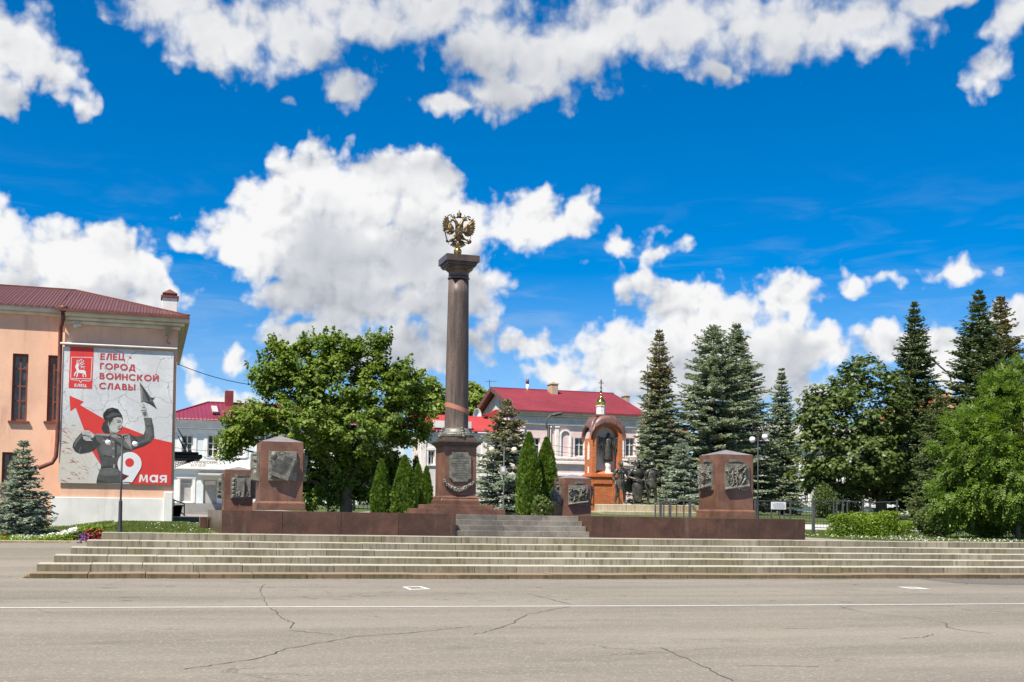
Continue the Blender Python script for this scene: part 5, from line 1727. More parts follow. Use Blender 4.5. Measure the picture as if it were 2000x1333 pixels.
for px0, px1 in ((1095, 1111.5),):
    a, b = rw(px0, 893), rw(px1, 893); zs = rw(px0, 851).z; r = (b.x-a.x)/2; cxm = (a.x+b.x)/2
    arc = [(cxm-r*math.cos(math.pi*i/12), zs+r*math.sin(math.pi*i/12)) for i in range(13)]
    outer = [(cxm-(r+.16)*math.cos(math.pi*i/12), zs+(r+.16)*math.sin(math.pi*i/12)) for i in range(13)]
    pin = [(a.x, a.z)]+arc+[(b.x, a.z)]; pout = [(a.x-.16, a.z)]+outer+[(b.x+.16, a.z)]
    for i in range(len(pin)-1):
        q = [pin[i], pin[i+1], pout[i+1], pout[i]]
        mb.hexa([(q[0][0], RY-.14, q[0][1]), (q[1][0], RY-.14, q[1][1]), (q[1][0], RY, q[1][1]), (q[0][0], RY, q[0][1]),
                 (q[3][0], RY-.14, q[3][1]), (q[2][0], RY-.14, q[2][1]), (q[2][0], RY, q[2][1]), (q[3][0], RY, q[3][1])])
mb.build('blind_arch', MT['pinktrim'], pk)
# low grey-white wing with the bright red roof
AY = RY-3.5


def aw(px, py, d=0.0): return at(px, py, AY-d)


gw = thing('red_roofed_wing', (aw(900, 1000).x, AY+3, 1.5), 'low grey white wing with bright red roof and white windows behind the column', 'building')
x0, x1 = aw(818, 900).x, aw(988, 900).x
holes = []
for a, b in ((836, 849), (957, 972), (890, 904)):
    p, q = aw(a, 908), aw(b, 880); holes.append((p.x, p.z, q.x, q.z))
wall_with_holes('wall', x0, x1, 1.0, aw(900, 845).z, AY, .3, holes, MT['greystucco'], gw)
mb = MB(); mb.box(x0, AY+.301, 1.0, x1, RY-.75, aw(900, 845).z); mb.build('rear_wall', MT['greystucco'], gw)
for h in holes: window(gw, *h, AY, .15, MT['white'], (1,), (.6,), .09, MT['pinktrim'], trim=MT['pinktrim'], tw=.2)
mb = MB()
za, zb_ = aw(950, 843).z, at(950, 815, AY+3).z
x2 = aw(812, 800).x
mb.hexa([(x0-.4, AY-.4, za-.1), (x1+.2, AY-.4, za-.1), (x1+.2, AY+2.6, zb_-.1), (x0-.4, AY+2.6, zb_-.1), (x0-.4, AY-.4, za), (x1+.2, AY-.4, za), (x1+.2, AY+2.6, zb_), (x0-.4, AY+2.6, zb_)])
pts = [(at(944, 811, AY+2.0)), (at(958, 806, AY+2.0)), (at(968, 800.5, AY+2.0)), (at(974, 800.5, AY+2.0)), (at(981, 818, AY+2.0)), (at(985, 822, AY+2.0))]
mb.prism(pts, (0, .5, 0))
mb.build('roof', MT['brightroof'], gw)
mb = MB(); mb.box(x0-.2, AY-.22, aw(900, 851).z, x1, AY, aw(900, 845.5).z)
mb.build('cornice', MT['greystucco'], gw, bevel=.03)
mb = MB()
for px in (826, 864, 945, 980): 
    p = aw(px, 900); mb.box(p.x-.25, AY-.1, 1.0, p.x+.25, AY, aw(px, 851.2).z)
mb.build('pilaster', MT['pinktrim'], gw, bevel=.02)
mb = MB()
p = at(893, 838, AY-.35); mb.box(p.x-2, AY-.41, aw(900, 838).z, p.x+1.2, AY-.1, aw(900, 824).z); mb.build('parapet', MT['greystucco'], gw)
# extension right of the mansion
XY = RY+1.0
ex = thing('red_roofed_annex', (at(1275, 1000, XY).x, XY+3, 2.0), 'low pink annex with red roof and white chimney between the mansion and the spruces', 'building')
x0, x1 = at(1250, 900, XY).x+.1, at(1345, 900, XY).x
z0 = at(1270, 846, XY).z
mb = MB(); mb.box(x0, XY, 1.3, x1, XY+8, z0); mb.build('wall', MT['pink'], ex)
mb = MB(); mb.box(x0, XY-.3, z0-.25, x1, XY, z0-.0); mb.build('cornice', MT['pinktrim'], ex)
mb = MB(); zr_ = at(1270, 820, XY+4).z
mb.hexa([(x0, XY-.5, z0), (x1, XY-.5, z0), (x1, XY+4, zr_), (x0, XY+4, zr_), (x0, XY-.5, z0+.12), (x1, XY-.5, z0+.12), (x1, XY+4, zr_+.12), (x0, XY+4, zr_+.12)])
rx = mb.build('roof', MT['redroof'], ex)
mb = MB(); p, q = at(1256, 826, XY+2.5), at(1270, 804, XY+2.5); mb.box(p.x, XY+2, p.z-.5, q.x, XY+3.1, q.z); mb.build('chimney', MT['plinthwhite'], rx, bevel=.04)

# ------------------------------------------------------------------ white house on the far right
HY = 112.0


def hw_(px, py, d=0.0): return at(px, py, HY-d)


wh = thing('white_house', (hw_(1600, 1000).x, HY+5, 2.2), 'white two storey house with white framed windows glimpsed under the chestnut', 'building')
x0, x1 = hw_(1490, 900).x, hw_(1840, 900).x
holes = []
for px in range(1500, 1835, 18):
    p, q = hw_(px, 982), hw_(px+9, 955); holes.append((p.x, p.z, q.x, q.z))
    p, q = hw_(px, 925), hw_(px+9, 893); holes.append((p.x, p.z, q.x, q.z))
zt = hw_(1600, 868).z
wall_with_holes('wall', x0, x1, 1.5, zt, HY, .3, holes, MT['whitewall'], wh)
mb = MB(); mb.box(x0, HY+.301, 1.5, x1, HY+10, zt-.02); mb.build('rear_wall', MT['greyplinth'], wh)
for h in holes: window(wh, *h, HY, .16, MT['white'], (1,), (.65,), .08, MT['white'], trim=MT['white'], tw=.14)
mb = MB()
for ya, yb, e in ((944, 939, .25), (948, 945, .12), (872, 866, .5), (991, 985, .2)): mb.box(x0, HY-e, hw_(1600, ya).z, x1, HY, hw_(1600, yb).z)
mb.build('string_course', MT['whitewall'], wh, bevel=.03)
mb = MB()
zr_ = zt+2.6
mb.add([(x0-.5, HY-.6, zt+.1), (x1+.5, HY-.6, zt+.1), (x1+.5, HY+10, zt+.1), (x0-.5, HY+10, zt+.1), (x0+3, HY+5, zr_), (x1-3, HY+5, zr_)], [(0, 1, 5, 4), (1, 2, 5), (2, 3, 4, 5), (3, 0, 4), (3, 2, 1, 0)])
mb.build('roof', MT['greyplinth'], wh)
# far house with an orange roof between the right-hand spruces
OY = 84.0
oh = thing('orange_roofed_house', (at(1865, 1000, OY).x, OY+4, 2.0), 'distant house with orange roof showing between the dark spruces', 'building')
x0, x1 = at(1820, 850, OY).x, at(1925, 850, OY).x
z0, z1 = at(1865, 812, OY).z, at(1865, 768, OY+4).z
mb = MB(); mb.box(x0, OY, 1.0, x1, OY+8, z0); mb.build('wall', MT['whitewall'], oh)
mb = MB(); mb.add([(x0-.4, OY-.4, z0), (x1+.4, OY-.4, z0), (x1+.4, OY+8.4, z0), (x0-.4, OY+8.4, z0), (x0+1, OY+4, z1), (x1-1, OY+4, z1)], [(0, 1, 5, 4), (1, 2, 5), (2, 3, 4, 5), (3, 0, 4), (3, 2, 1, 0)])
mb.build('roof', MT['orangeroof'], oh)

# ------------------------------------------------------------------ brick chapel
CHY = 60.0


def cw(px, py, d=0.0): return at(px, py, CHY-d)


cp = thing('brick_chapel', (cw(1186, 998).x, CHY+.7, cw(1186, 998).z), 'small orange brick chapel with metal dome and golden onion cupola', 'chapel')
x0, x1 = cw(1157, 900).x, cw(1215.5, 900).x
W = x1-x0; Dp = W*.66; y0, y1 = CHY, CHY+Dp
zB = cw(1186, 999).z-.4
zL = cw(1186, 931).z; zS = cw(1186, 857).z; xm = (x0+x1)/2
mb = MB(); mb.box(x0-.06, y0-.06, zB, x1+.06, y1+.06, zL-.12)
mb.build('lower_wall', MT['brick'], cp, bevel=.01)
mb = MB()       # framed panel edges on the lower front
for a, b, c, d in ((1157, 1167, 997, 937), (1205.5, 1215.5, 997, 937)):
    mb.box(cw(a, 0).x-.06, y0-.12, zB, cw(b, 0).x, y0-.0605, zL-.2)
mb.box(cw(1167.2, 0).x, y0-.12, zL-.42, cw(1205.2, 0).x, y0-.0605, zL-.2)
mb.box(x0-.10, y0-.14, zB-.1, x1+.1, y0-.121, zB+.62)
mb.build('brick_frame', MT['brick'], cp)
mb = MB()
for i, e in enumerate((.10, .16, .10)): mb.box(x0-e, y0-e, zL-.119+.08*i, x1+e, y1+e, zL-.04+.08*i-.001)
mb.build('brick_cornice', MT['brick'], cp)
jw = W*.125
r = (W-2*jw)/2+.02
NB = .55
mb = MB()       # jambs, back and side walls around the niche
zj0 = zL+.122
mb.box(x0, y0, zj0, x0+jw, y0+NB, zS); mb.box(x1-jw, y0, zj0, x1, y0+NB, zS)
mb.box(x0, y0+NB+.001, zj0, x1, y1, zS+.02)
# arch spandrels
for i in range(12):
    a0, a1 = math.pi*i/12, math.pi*(i+1)/12
    p = [(xm-r*math.cos(a0), zS+r*math.sin(a0)), (xm-r*math.cos(a1), zS+r*math.sin(a1))]
    q = [(xm-(W/2)*math.cos(a0), zS+(W/2)*math.sin(a0)), (xm-(W/2)*math.cos(a1), zS+(W/2)*math.sin(a1))]
    mb.hexa([(p[0][0], y0, p[0][1]), (p[1][0], y0, p[1][1]), (p[1][0], y0+NB, p[1][1]), (p[0][0], y0+NB, p[0][1]),
             (q[0][0], y0, q[0][1]), (q[1][0], y0, q[1][1]), (q[1][0], y0+NB, q[1][1]), (q[0][0], y0+NB, q[0][1])])
mb.build('niche_wall', MT['brick'], cp)
mb = MB()
arc = [(xm-r*math.cos(math.pi*i/20), zS+r*math.sin(math.pi*i/20)) for i in range(21)]
mb.prism([(xm-r, y0+NB-.02, zj0)]+[(a, y0+NB-.02, b) for a, b in arc]+[(xm+r, y0+NB-.02, zj0)], (0, .018, 0))
mb.build('niche_back', MT['niche'], cp)
mb = MB()       # sloping brick sill of the niche
mb.hexa([(x0+jw, y0-.02, zj0), (x1-jw, y0-.02, zj0), (x1-jw, y0+NB-.03, zj0), (x0+jw, y0+NB-.03, zj0), (x0+jw, y0-.02, zj0+.02), (x1-jw, y0-.02, zj0+.02), (x1-jw, y0+NB-.03, zj0+.22), (x0+jw, y0+NB-.03, zj0+.22)])
mb.build('niche_sill', MT['brick'], cp)
mb = MB()       # white lancet on the left wall and small tablet below
def sidep(t, z): return (x0-.012, y0+Dp*t, z)
zz0, zz1 = cw(1150, 897).z, cw(1150, 866).z
mb.prism([sidep(.62, zz0), sidep(.62, zz1-.12), sidep(.50, zz1+.12), sidep(.38, zz1-.12), sidep(.38, zz0)], (.01, 0, 0))
mb.prism([sidep(.58, cw(1150, 924).z), sidep(.58, cw(1150, 911).z), sidep(.42, cw(1150, 911).z), sidep(.42, cw(1150, 924).z)], (.01, 0, 0))
mb.build('lancet', MT['white'], cp)
# vaulted dome over four arches
zT = cw(1178, 811).z
rt = W*.20
NS = 14
hxx, hyy = W/2+.16, Dp/2+.16
cxm, cym = xm, (y0+y1)/2
bot = []
for side in range(4):
    for i in range(NS):
        a = math.pi*i/NS; c_, s_ = -math.cos(a), math.sin(a)
        kz = zS-.03+s_*(W/2+.02)*(1.0 if side % 2 == 0 else .80)
        if side == 0: bot.append(Vector((cxm+c_*hxx, cym-hyy, kz)))
        elif side == 1: bot.append(Vector((cxm+hxx, cym+c_*hyy, kz)))
        elif side == 2: bot.append(Vector((cxm-c_*hxx, cym+hyy, kz)))
        else: bot.append(Vector((cxm-hxx, cym-c_*hyy, kz)))
rings = []
n_ = len(bot)
for j in range(9):
    t = j/8
    ring = []
    for i, b in enumerate(bot):
        an = math.atan2(b.y-cym, b.x-cxm)
        top = Vector((cxm+rt*math.cos(an), cym+rt*math.sin(an), zT))
        p = b.lerp(top, t)
        d = Vector((b.x-cxm, b.y-cym, 0)); d.normalize()
        bul = math.sin(math.pi*t)*W*.10
        p += d*bul*.8+Vector((0, 0, bul*.75))
        ring.append(p)
    rings.append(ring)
mb = MB(); mb.loft(rings, True, False, True)
mb.loft([[p for p in rings[0]], [p+Vector(((cxm-p.x)*.04, (cym-p.y)*.04, -.10)) for p in rings[0]], [p+Vector(((cxm-p.x)*.16, (cym-p.y)*.16, -.05)) for p in rings[0]]], True, False, False)
dome = mb.build('dome', MT['domemetal'], cp)
mb = MB()
for i in range(0, n_, 3): mb.tube([rings[j][i]+Vector((0, 0, .012)) for j in range(9)], .016, 5)
mb.build('seam', MT['domemetal'], dome)
mb = MB(); kq = FPX/((cw(1177.5, 800)-EYE).dot(FW))
rq = 9.0/kq
xc = cw(1177.5, 800).x+.12
mb.box(xc-rq*1.55, cym-rq*1.4, zT-.03, xc+rq*1.55, cym+rq*1.4, zT+.06)
mb.build('drum_base', MT['domemetal'], cp)
zD = cw(1178, 793).z
mb = MB(); mb.lathe([(rq, 0), (rq, zD-zT-.06), (rq*1.12, zD-zT-.05), (rq*1.12, zD-zT)], (xc, cym, zT+.061), 8, False, a0=.39); mb.build('drum', MT['white'], cp)
mb = MB()
zo = zD+.06
mb.lathe([(rq*.80, 0), (rq*1.05, .05), (rq*1.14, .13), (rq*1.08, .23), (rq*.82, .33), (rq*.48, .42), (rq*.22, .52), (rq*.11, .62), (rq*.08, .76)], (xc, cym, zo), 24)
mb.build('onion_cupola', MT['gold'], cp)
mb = MB()
zx = zo+.74
mb.ellip((xc, cym, zx+.07), .065, 12, 8)
mb.build('cross_ball', MT['bronzedark'], cp)
mb = MB(); zt_ = cw(1177.5, 740).z
hh = zt_-zx
mb.bar((xc, cym, zx+.1), (xc, cym, zt_), .042)
for f, w_, tl in ((.90, .06, 0), (.76, .14, 0), (.38, .075, .035)):
    if w_: mb.bar((xc-w_, cym, zx+hh*f+tl), (xc+w_, cym, zx+hh*f-tl), .036)
for q_ in ((xc, zt_), (xc-.14, zx+hh*.76), (xc+.14, zx+hh*.76)): mb.ellip((q_[0], cym, q_[1]), .028, 8, 6)
mb.build('cross', MT['bronzedark'], cp)

# ------------------------------------------------------------------ bronze figures
def skin_verts(joints, edges, sub=2):
    """one continuous surface grown round a jointed skeleton; joints: name -> (pos, rx, ry)"""
    names = list(joints)
    me = bpy.data.meshes.new('figure_skeleton')
    me.from_pydata([joints[n][0] for n in names], [(names.index(a), names.index(b)) for a, b in edges], [])
    ob = bpy.data.objects.new('figure_skeleton', me); COL.objects.link(ob)
    ob.modifiers.new('skin', 'SKIN')
    sv = me.skin_vertices[0].data
    for i, n in enumerate(names):
        sv[i].radius = (joints[n][1], joints[n][2] if len(joints[n]) > 2 else joints[n][1])
        sv[i].use_root = (i == 0)
    s_ = ob.modifiers.new('sub', 'SUBSURF'); s_.levels = s_.render_levels = sub
    dg = bpy.context.evaluated_depsgraph_get()
    ev = ob.evaluated_get(dg); m2 = bpy.data.meshes.new_from_object(ev)
    V = [v.co.copy() for v in m2.vertices]; F = [tuple(p.vertices) for p in m2.polygons]
    bpy.data.objects.remove(ob); bpy.data.meshes.remove(m2)
    return V, F


def hand(mb, wrist, direc, palm_n, s=1.0, curl=.5):
    """palm, four bent fingers and a thumb"""
    d = Vector(direc).normalized(); n_ = Vector(palm_n).normalized(); u = d.cross(n_).normalized()
    w = Vector(wrist)
    mb.tube([w-d*.02*s, w+d*.05*s, w+d*.09*s], [.030*s, .040*s, .036*s], 8)
    for k, L in enumerate((.085, .095, .088, .068)):
        b = w+d*.09*s+u*(.027-.018*k)*s
        m_ = b+d*L*.5*s+n_*curl*.03*s
        e_ = m_+d*L*.45*s*(1-curl*.6)+n_*curl*.05*s
        mb.tube([b, m_, e_], [.0105*s, .0095*s, .007*s], 6)
    b = w+d*.03*s+u*.034*s
    mb.tube([b, b+u*.03*s+d*.035*s, b+u*.035*s+d*.075*s+n_*.015*s], [.013*s, .011*s, .008*s], 6)


def head(mb, c, s=1.0, face=(0, -1, 0)):
    c = Vector(c)
    mb.ellip(c, (.078*s, .098*s, .118*s), 14, 10)
    mb.ellip(c+Vector((0, -.035, -.05))*s, (.058*s, .065*s, .07*s), 10, 8)
    mb.tube([c+Vector((0, -.093, .02))*s, c+Vector((0, -.112, -.022))*s], [.010*s, .019*s], 6)
    mb.ellip(c+Vector((0, -.092, -.062))*s, (.026*s, .012*s, .008*s), 8, 5)
    for k in (-1, 1):
        mb.ellip(c+Vector((.031*k, -.086, .018))*s, (.014*s, .010*s, .008*s), 6, 5)
        mb.ellip(c+Vector((.034*k, -.088, .038))*s, (.022*s, .012*s, .007*s), 6, 5)
        mb.ellip(c+Vector((.080*k, .005, .0))*s, (.012*s, .022*s, .032*s), 6, 5)


def figure(base, H, pose):
    """standing body: pose gives joint offsets in body units (1 = height), x right, y back, z up"""
    b = Vector(base)

    def P(x, y, z): return b+Vector((x*1.07, y*1.08, z))*H
    J = {'pelvis': (P(0, 0, .52), .098*H, .070*H), 'waist': (P(0, -.004, .61), .086*H, .062*H), 'chest': (P(0, -.01, .73), .112*H, .074*H),
         'neck0': (P(0, 0, .815), .058*H, .052*H), 'neck': (P(0, -.004, .862), .040*H, .040*H)}
    E = [('pelvis', 'waist'), ('waist', 'chest'), ('chest', 'neck0'), ('neck0', 'neck')]
    for k, sd in ((-1, 'l'), (1, 'r')):
        sh = pose.get(sd+'sh', (k*.105, 0, .795)); el = pose[sd+'el']; wr = pose[sd+'wr']
        J[sd+'sh'] = (P(*sh), .052*H); J[sd+'el'] = (P(*el), .036*H); J[sd+'wr'] = (P(*wr), .024*H)
        E += [('neck0', sd+'sh'), (sd+'sh', sd+'el'), (sd+'el', sd+'wr')]
        kn = pose.get(sd+'kn', (k*.062, -.015, .285)); an = pose.get(sd+'an', (k*.07, .01, .045)); hp = (k*.055, 0, .47)
        J[sd+'hp'] = (P(*hp), .066*H); J[sd+'kn'] = (P(*kn), .043*H); J[sd+'an'] = (P(*an), .028*H); J[sd+'toe'] = (P(an[0]+k*.02, an[1]-.09, .018), .020*H)
        E += [('pelvis', sd+'hp'), (sd+'hp', sd+'kn'), (sd+'kn', sd+'an'), (sd+'an', sd+'toe')]
    V, F = skin_verts(J, E)
    mb = MB(); mb.add(V, F, True)
    head(mb, P(*pose.get('head', (0, -.012, .93))), H*.60)
    return mb, P


STY = 56.0
BZ = MT['bronzedark']
STB = mat('statue_bronze', (.085, .083, .068), .40, .5, 5.0, metal=.35, fine=-.3, fscale=25)
sp = thing('statue_plinth', (at(1290, 1000, STY).x, STY, at(1290, 1001, STY).z), 'low pale stone plinth under the three bronze warriors', 'plinth')
zt = at(1240, 986, STY-.6).z
mb = MB()
xs = [at(px, 990, STY-.7).x for px in (1185, 1224, 1243, 1279, 1330, 1385)]
for a, b in zip(xs[:-1], xs[1:]): mb.box(a+.004, STY-.7, zt-.75, b-.004, STY+1.0, zt)
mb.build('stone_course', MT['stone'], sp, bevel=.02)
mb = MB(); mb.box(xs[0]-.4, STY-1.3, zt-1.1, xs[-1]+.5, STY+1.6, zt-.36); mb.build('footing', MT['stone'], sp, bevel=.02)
GS3 = 'three bronze warriors on the pale plinth'


def ground_pt(px): p = at(px, 985, STY); return Vector((p.x, STY, zt+.004))


def statue(px, ytop, label, name='warrior_statue'):
    g = ground_pt(px); Hh = at(px, ytop, STY).z-zt
    return thing(name, g, label, 'statue', GS3), g, Hh


# 1: bare-chested warrior in a short kilt with a spear
t1, g, Hh = statue(1212, 902, 'bare chested bronze warrior with short draped kilt, nearest the chapel')
mb, P = figure(g, Hh, {'lel': (-.185, .01, .64), 'lwr': (-.155, -.07, .50), 'rel': (.20, .02, .63), 'rwr': (.05, -.12, .575), 'head': (.0, -.02, .93), 'lkn': (-.09, -.03, .29), 'lan': (-.125, .02, .045), 'rkn': (.085, -.01, .285), 'ran': (.10, .02, .045)})
for k in (-1, 1): mb.ellip(P(.048*k, -.052, .745), (.050*Hh, .026*Hh, .038*Hh), 10, 7)
for r_ in range(3):
    for k in (-1, 1): mb.ellip(P(.020*k, -.058, .69-.035*r_), (.019*Hh, .012*Hh, .015*Hh), 7, 5)
hand(mb, P(.05, -.12, .575), (-.9, -.1, -.3), (0, -.6, -.8), Hh*.55, .8); hand(mb, P(-.155, -.07, .50), (.1, -.3, -1), (1, 0, 0), Hh*.55, .9)
mb.build('body', STB, t1)
mb = MB()
for i in range(16): 
    a = math.pi*2*i/16; mb.ellip(P(.040*math.cos(a), .012+.048*math.sin(a), .955+.016*math.sin(i*2.1)), (.016*Hh, .018*Hh, .022*Hh), 7, 5)
mb.ellip(P(0, .01, .962), (.050*Hh, .058*Hh, .042*Hh), 12, 8)
mb.build('hair', STB, t1)
mb = MB(); N_ = 28; rg = []
for j, (z, rx, ry) in enumerate(((.575, .088, .068), (.53, .098, .078), (.46, .112, .088), (.38, .128, .098), (.345, .130, .10))):
    rg.append([P(math.cos(2*math.pi*i/N_)*rx*(1+.05*math.sin(i*2.2)*j/4), math.sin(2*math.pi*i/N_)*ry*(1+.05*math.sin(i*2.2)*j/4), z-(.07 if j > 2 else 0.03*j)*math.cos(2*math.pi*i/N_+.4)*.6) for i in range(N_)])
mb.loft(rg, True, False, True)
for k in range(6): mb.tube([P(-.09+.005*k, -.075, .57-.035*k), P(0, -.105, .53-.035*k), P(.10, -.07, .52-.03*k+.02)], .009*Hh, 6)
mb.build('kilt', STB, t1)
mb = MB(); mb.tube([P(-.165, -.08, .56), P(-.14, -.09, .30), P(-.05, -.08, .10), P(.0, -.07, .01)], [.012*Hh, .018*Hh, .02*Hh, .008*Hh], 8); mb.build('club', STB, t1)
# 2: knight with pointed helmet, cloak and long mail skirt
t2, g, Hh = statue(1243.5, 896, 'bronze knight in a pointed helmet with long cloak, between the other two warriors')
Hb = Hh*.93
mb, P = figure(g, Hb, {'lel': (-.21, .0, .64), 'lwr': (-.05, -.14, .575), 'rel': (.205, .0, .64), 'rwr': (.07, -.14, .555), 'lsh': (-.125, 0, .80), 'rsh': (.125, 0, .80)})
hand(mb, P(-.05, -.14, .575), (1, -.1, -.15), (0, -.5, -.8), Hb*.55, .6); hand(mb, P(.07, -.14, .555), (-1, -.1, 0), (0, -.5, -.8), Hb*.55, .6)
mb.ellip(P(0, -.02, .75), (.135*Hb, .085*Hb, .10*Hb), 16, 10)
mb.build('body', STB, t2)
mb = MB(); mb.lathe([(.070*Hb, 0), (.072*Hb, .03*Hb), (.060*Hb, .075*Hb), (.030*Hb, .115*Hb), (.010*Hb, .135*Hb), (.005*Hb, .19*Hb)], P(0, -.005, .945), 18)
mb.loft([[P(math.cos(a)*r_, -.0+math.sin(a)*r_*.95, z) for a in [math.pi*(-.32+1.64*i/18) for i in range(19)]] for z, r_ in ((.965, .068), (.91, .072), (.86, .085), (.825, .115))], False, False, True)
mb.build('helmet', STB, t2)
mb = MB(); rg = []
for j, (z, rx, ry, cy_) in enumerate(((.60, .088, .072, 0), (.54, .105, .095, -.01), (.46, .125, .12, -.02), (.33, .120, .115, -.02), (.18, .105, .10, -.015), (.07, .085, .085, -.01))):
    rg.append([P(.01+math.cos(2*math.pi*i/30)*rx*(1+.035*math.sin(i*2.7+j*.4)), cy_+math.sin(2*math.pi*i/30)*ry*(1+.035*math.sin(i*2.7+j*.4)), z) for i in range(30)])
mb.loft(rg, True, True, True); mb.build('long_skirt', STB, t2)
mb = MB(); rg = []
for j, (z, w_, b_) in enumerate(((.835, .125, .05), (.74, .185, .075), (.60, .215, .085), (.45, .215, .09), (.30, .20, .10))):
    rg.append([P(-w_+2*w_*i/22-.02*j*.6, .02+b_*math.sin(math.pi*i/22)*1.2+.018*math.sin(i*1.9+j*.5)-(.05 if j < 3 and i in (0, 22) else 0), z-.03*math.cos(i*.9)*(j == 4)) for i in range(23)])
back = [[p+Vector((0, .014*Hb, 0)) for p in r_] for r_ in rg]
mb.loft(rg, False, False, True); mb.loft(back, False, False, True); mb.build('cloak', STB, t2)
mb = MB(); mb.tube([P(.12, -.12, .60), P(.20, -.09, .32), P(.285, -.06, .02)], [.012*Hb, .018*Hb, .006*Hb], 6); mb.bar(P(.09, -.13, .545), P(.19, -.10, .575), .02*Hb); mb.build('sword', STB, t2)
# 3: soldier with steel helmet and rifle
t3, g, Hh = statue(1273, 903, 'bronze soldier in a steel helmet with slung rifle, beside the spruce')
mb, P = figure(g, Hh*.985, {'lel': (-.185, .03, .635), 'lwr': (-.15, -.08, .53), 'rel': (.19, .0, .64), 'rwr': (.15, -.09, .57), 'lkn': (-.075, -.02, .285), 'lan': (-.10, .01, .045), 'rkn': (.08, 0, .285), 'ran': (.12, .02, .045)})
hand(mb, P(-.15, -.08, .53), (.1, -.3, -1), (1, 0, 0), Hh*.52, .8); hand(mb, P(.15, -.09, .57), (-.3, -.5, .6), (-1, 0, 0), Hh*.52, .8)
mb.build('body', STB, t3)
mb = MB(); mb.lathe([(.098*Hh, 0), (.092*Hh, .012*Hh), (.074*Hh, .03*Hh), (.064*Hh, .06*Hh), (.035*Hh, .085*Hh), (.002*Hh, .09*Hh)], P(0, -.008, .938), 18); mb.build('helmet', STB, t3)
mb = MB(); rg = []
for j, (z, rx, ry) in enumerate(((.80, .10, .075), (.70, .108, .082), (.60, .094, .072), (.52, .106, .082), (.44, .12, .095), (.405, .118, .094))):
    rg.append([P(math.cos(2*math.pi*i/24)*rx*(1+.03*math.sin(i*2.3+j)), math.sin(2*math.pi*i/24)*ry*(1+.03*math.sin(i*2.3+j)), z) for i in range(24)])
mb.loft(rg, True, True, True); mb.lathe([(.100*Hh, 0), (.102*Hh, .02*Hh)], P(0, 0, .585), 20, sy=.78); mb.bar(P(-.09, -.075, .79), P(.06, -.085, .60), .022*Hh, .012*Hh); mb.build('tunic', STB, t3)
mb = MB(); mb.tube([P(.13, .06, .48), P(.14, .07, .66), P(.15, .08, .98)], [.02*Hh, .014*Hh, .008*Hh], 7); mb.bar(P(.125, .055, .40), P(.132, .06, .52), .03*Hh, .05*Hh); mb.build('rifle', STB, t3)
# robed figure with spread arms in the chapel niche
NY = CHY+.26
px0 = 1189.5
zs = cw(px0, 902).z
g = Vector((at(px0-1.5, 900, NY).x, NY, zs)); Hh = at(px0, 846.5, NY).z-zs
rb = thing('robed_statue', g, 'bronze robed figure with outspread arms standing in the white chapel niche', 'statue')
mb, P = figure(g, Hh, {'lel': (-.22, -.03, .80), 'lwr': (-.355, -.08, .84), 'rel': (.22, -.03, .80), 'rwr': (.355, -.08, .85)})
hand(mb, P(-.355, -.08, .84), (-.8, -.4, .3), (0, -1, .2), Hh*.55, .2); hand(mb, P(.355, -.08, .85), (.8, -.4, .3), (0, -1, .2), Hh*.55, .2)
mb.build('body', STB, rb)
mb = MB(); mb.ellip(P(0, .012, .94), (.064*Hh, .075*Hh, .085*Hh), 12, 8); mb.ellip(P(0, .03, .87), (.055*Hh, .05*Hh, .06*Hh), 10, 6); mb.ellip(P(0, -.062, .872), (.034*Hh, .03*Hh, .04*Hh), 8, 6); mb.build('hair', STB, rb)
mb = MB(); rg = []
for j, (z, rx, ry) in enumerate(((.83, .085, .06), (.74, .118, .082), (.62, .112, .08), (.50, .128, .095), (.30, .135, .105), (.12, .145, .11), (.015, .15, .115))):
    rg.append([P(math.cos(2*math.pi*i/32)*rx*(1+.05*math.sin(i*2.4+j*.5)), math.sin(2*math.pi*i/32)*ry*(1+.05*math.sin(i*2.4+j*.5)), z) for i in range(32)])
mb.loft(rg, True, True, True)
for k in range(7): mb.tube([P(-.10+.01*k, -.06, .78-.05*k), P(.0, -.105, .68-.06*k), P(.10, -.08, .64-.07*k)], .008*Hh, 6)
mb.build('robe', STB, rb)
for k in (-1, 1):
    mb = MB(); rg = []
    for j in range(6):
        t = j/5
        rg.append([P(k*(.10+.27*(i/12)-.02*t*(i/12)), -.02-.05*(i/12)+.022*math.sin(i*2.0+j*.4), .82+.035*(i/12)-t*(.52-.18*math.cos(i/12*3.1))*(.75+.25*math.sin(i*1.3))) for i in range(13)])
    mb.loft(rg, False, False, True); mb.loft([[p+Vector((0, .02, 0)) for p in r_] for r_ in rg], False, False, True)
    mb.build('sleeve', STB, rb)
mb = MB(); mb.lathe([(.30, 0), (.26, .06), (.17, .12), (.15, zs-.05-zj0-.3), (.2, zs-.02-zj0-.02)], (g.x, NY, zj0+.02), 14, sy=.75)
ped = mb.build('statue_pedestal', MT['niche']); tag(ped, 'white waisted pedestal under the robed figure in the chapel niche', 'pedestal')

# ------------------------------------------------------------------ vegetation
def frames(N, RS):
    """unit vectors perpendicular to the rows of N"""
    a = RS.normal(size=N.shape)
    U = np.cross(N, a); U /= np.linalg.norm(U, axis=1)[:, None]+1e-9
    return U, np.cross(N, U)


def norm(a): return a/(np.linalg.norm(a, axis=1)[:, None]+1e-9)


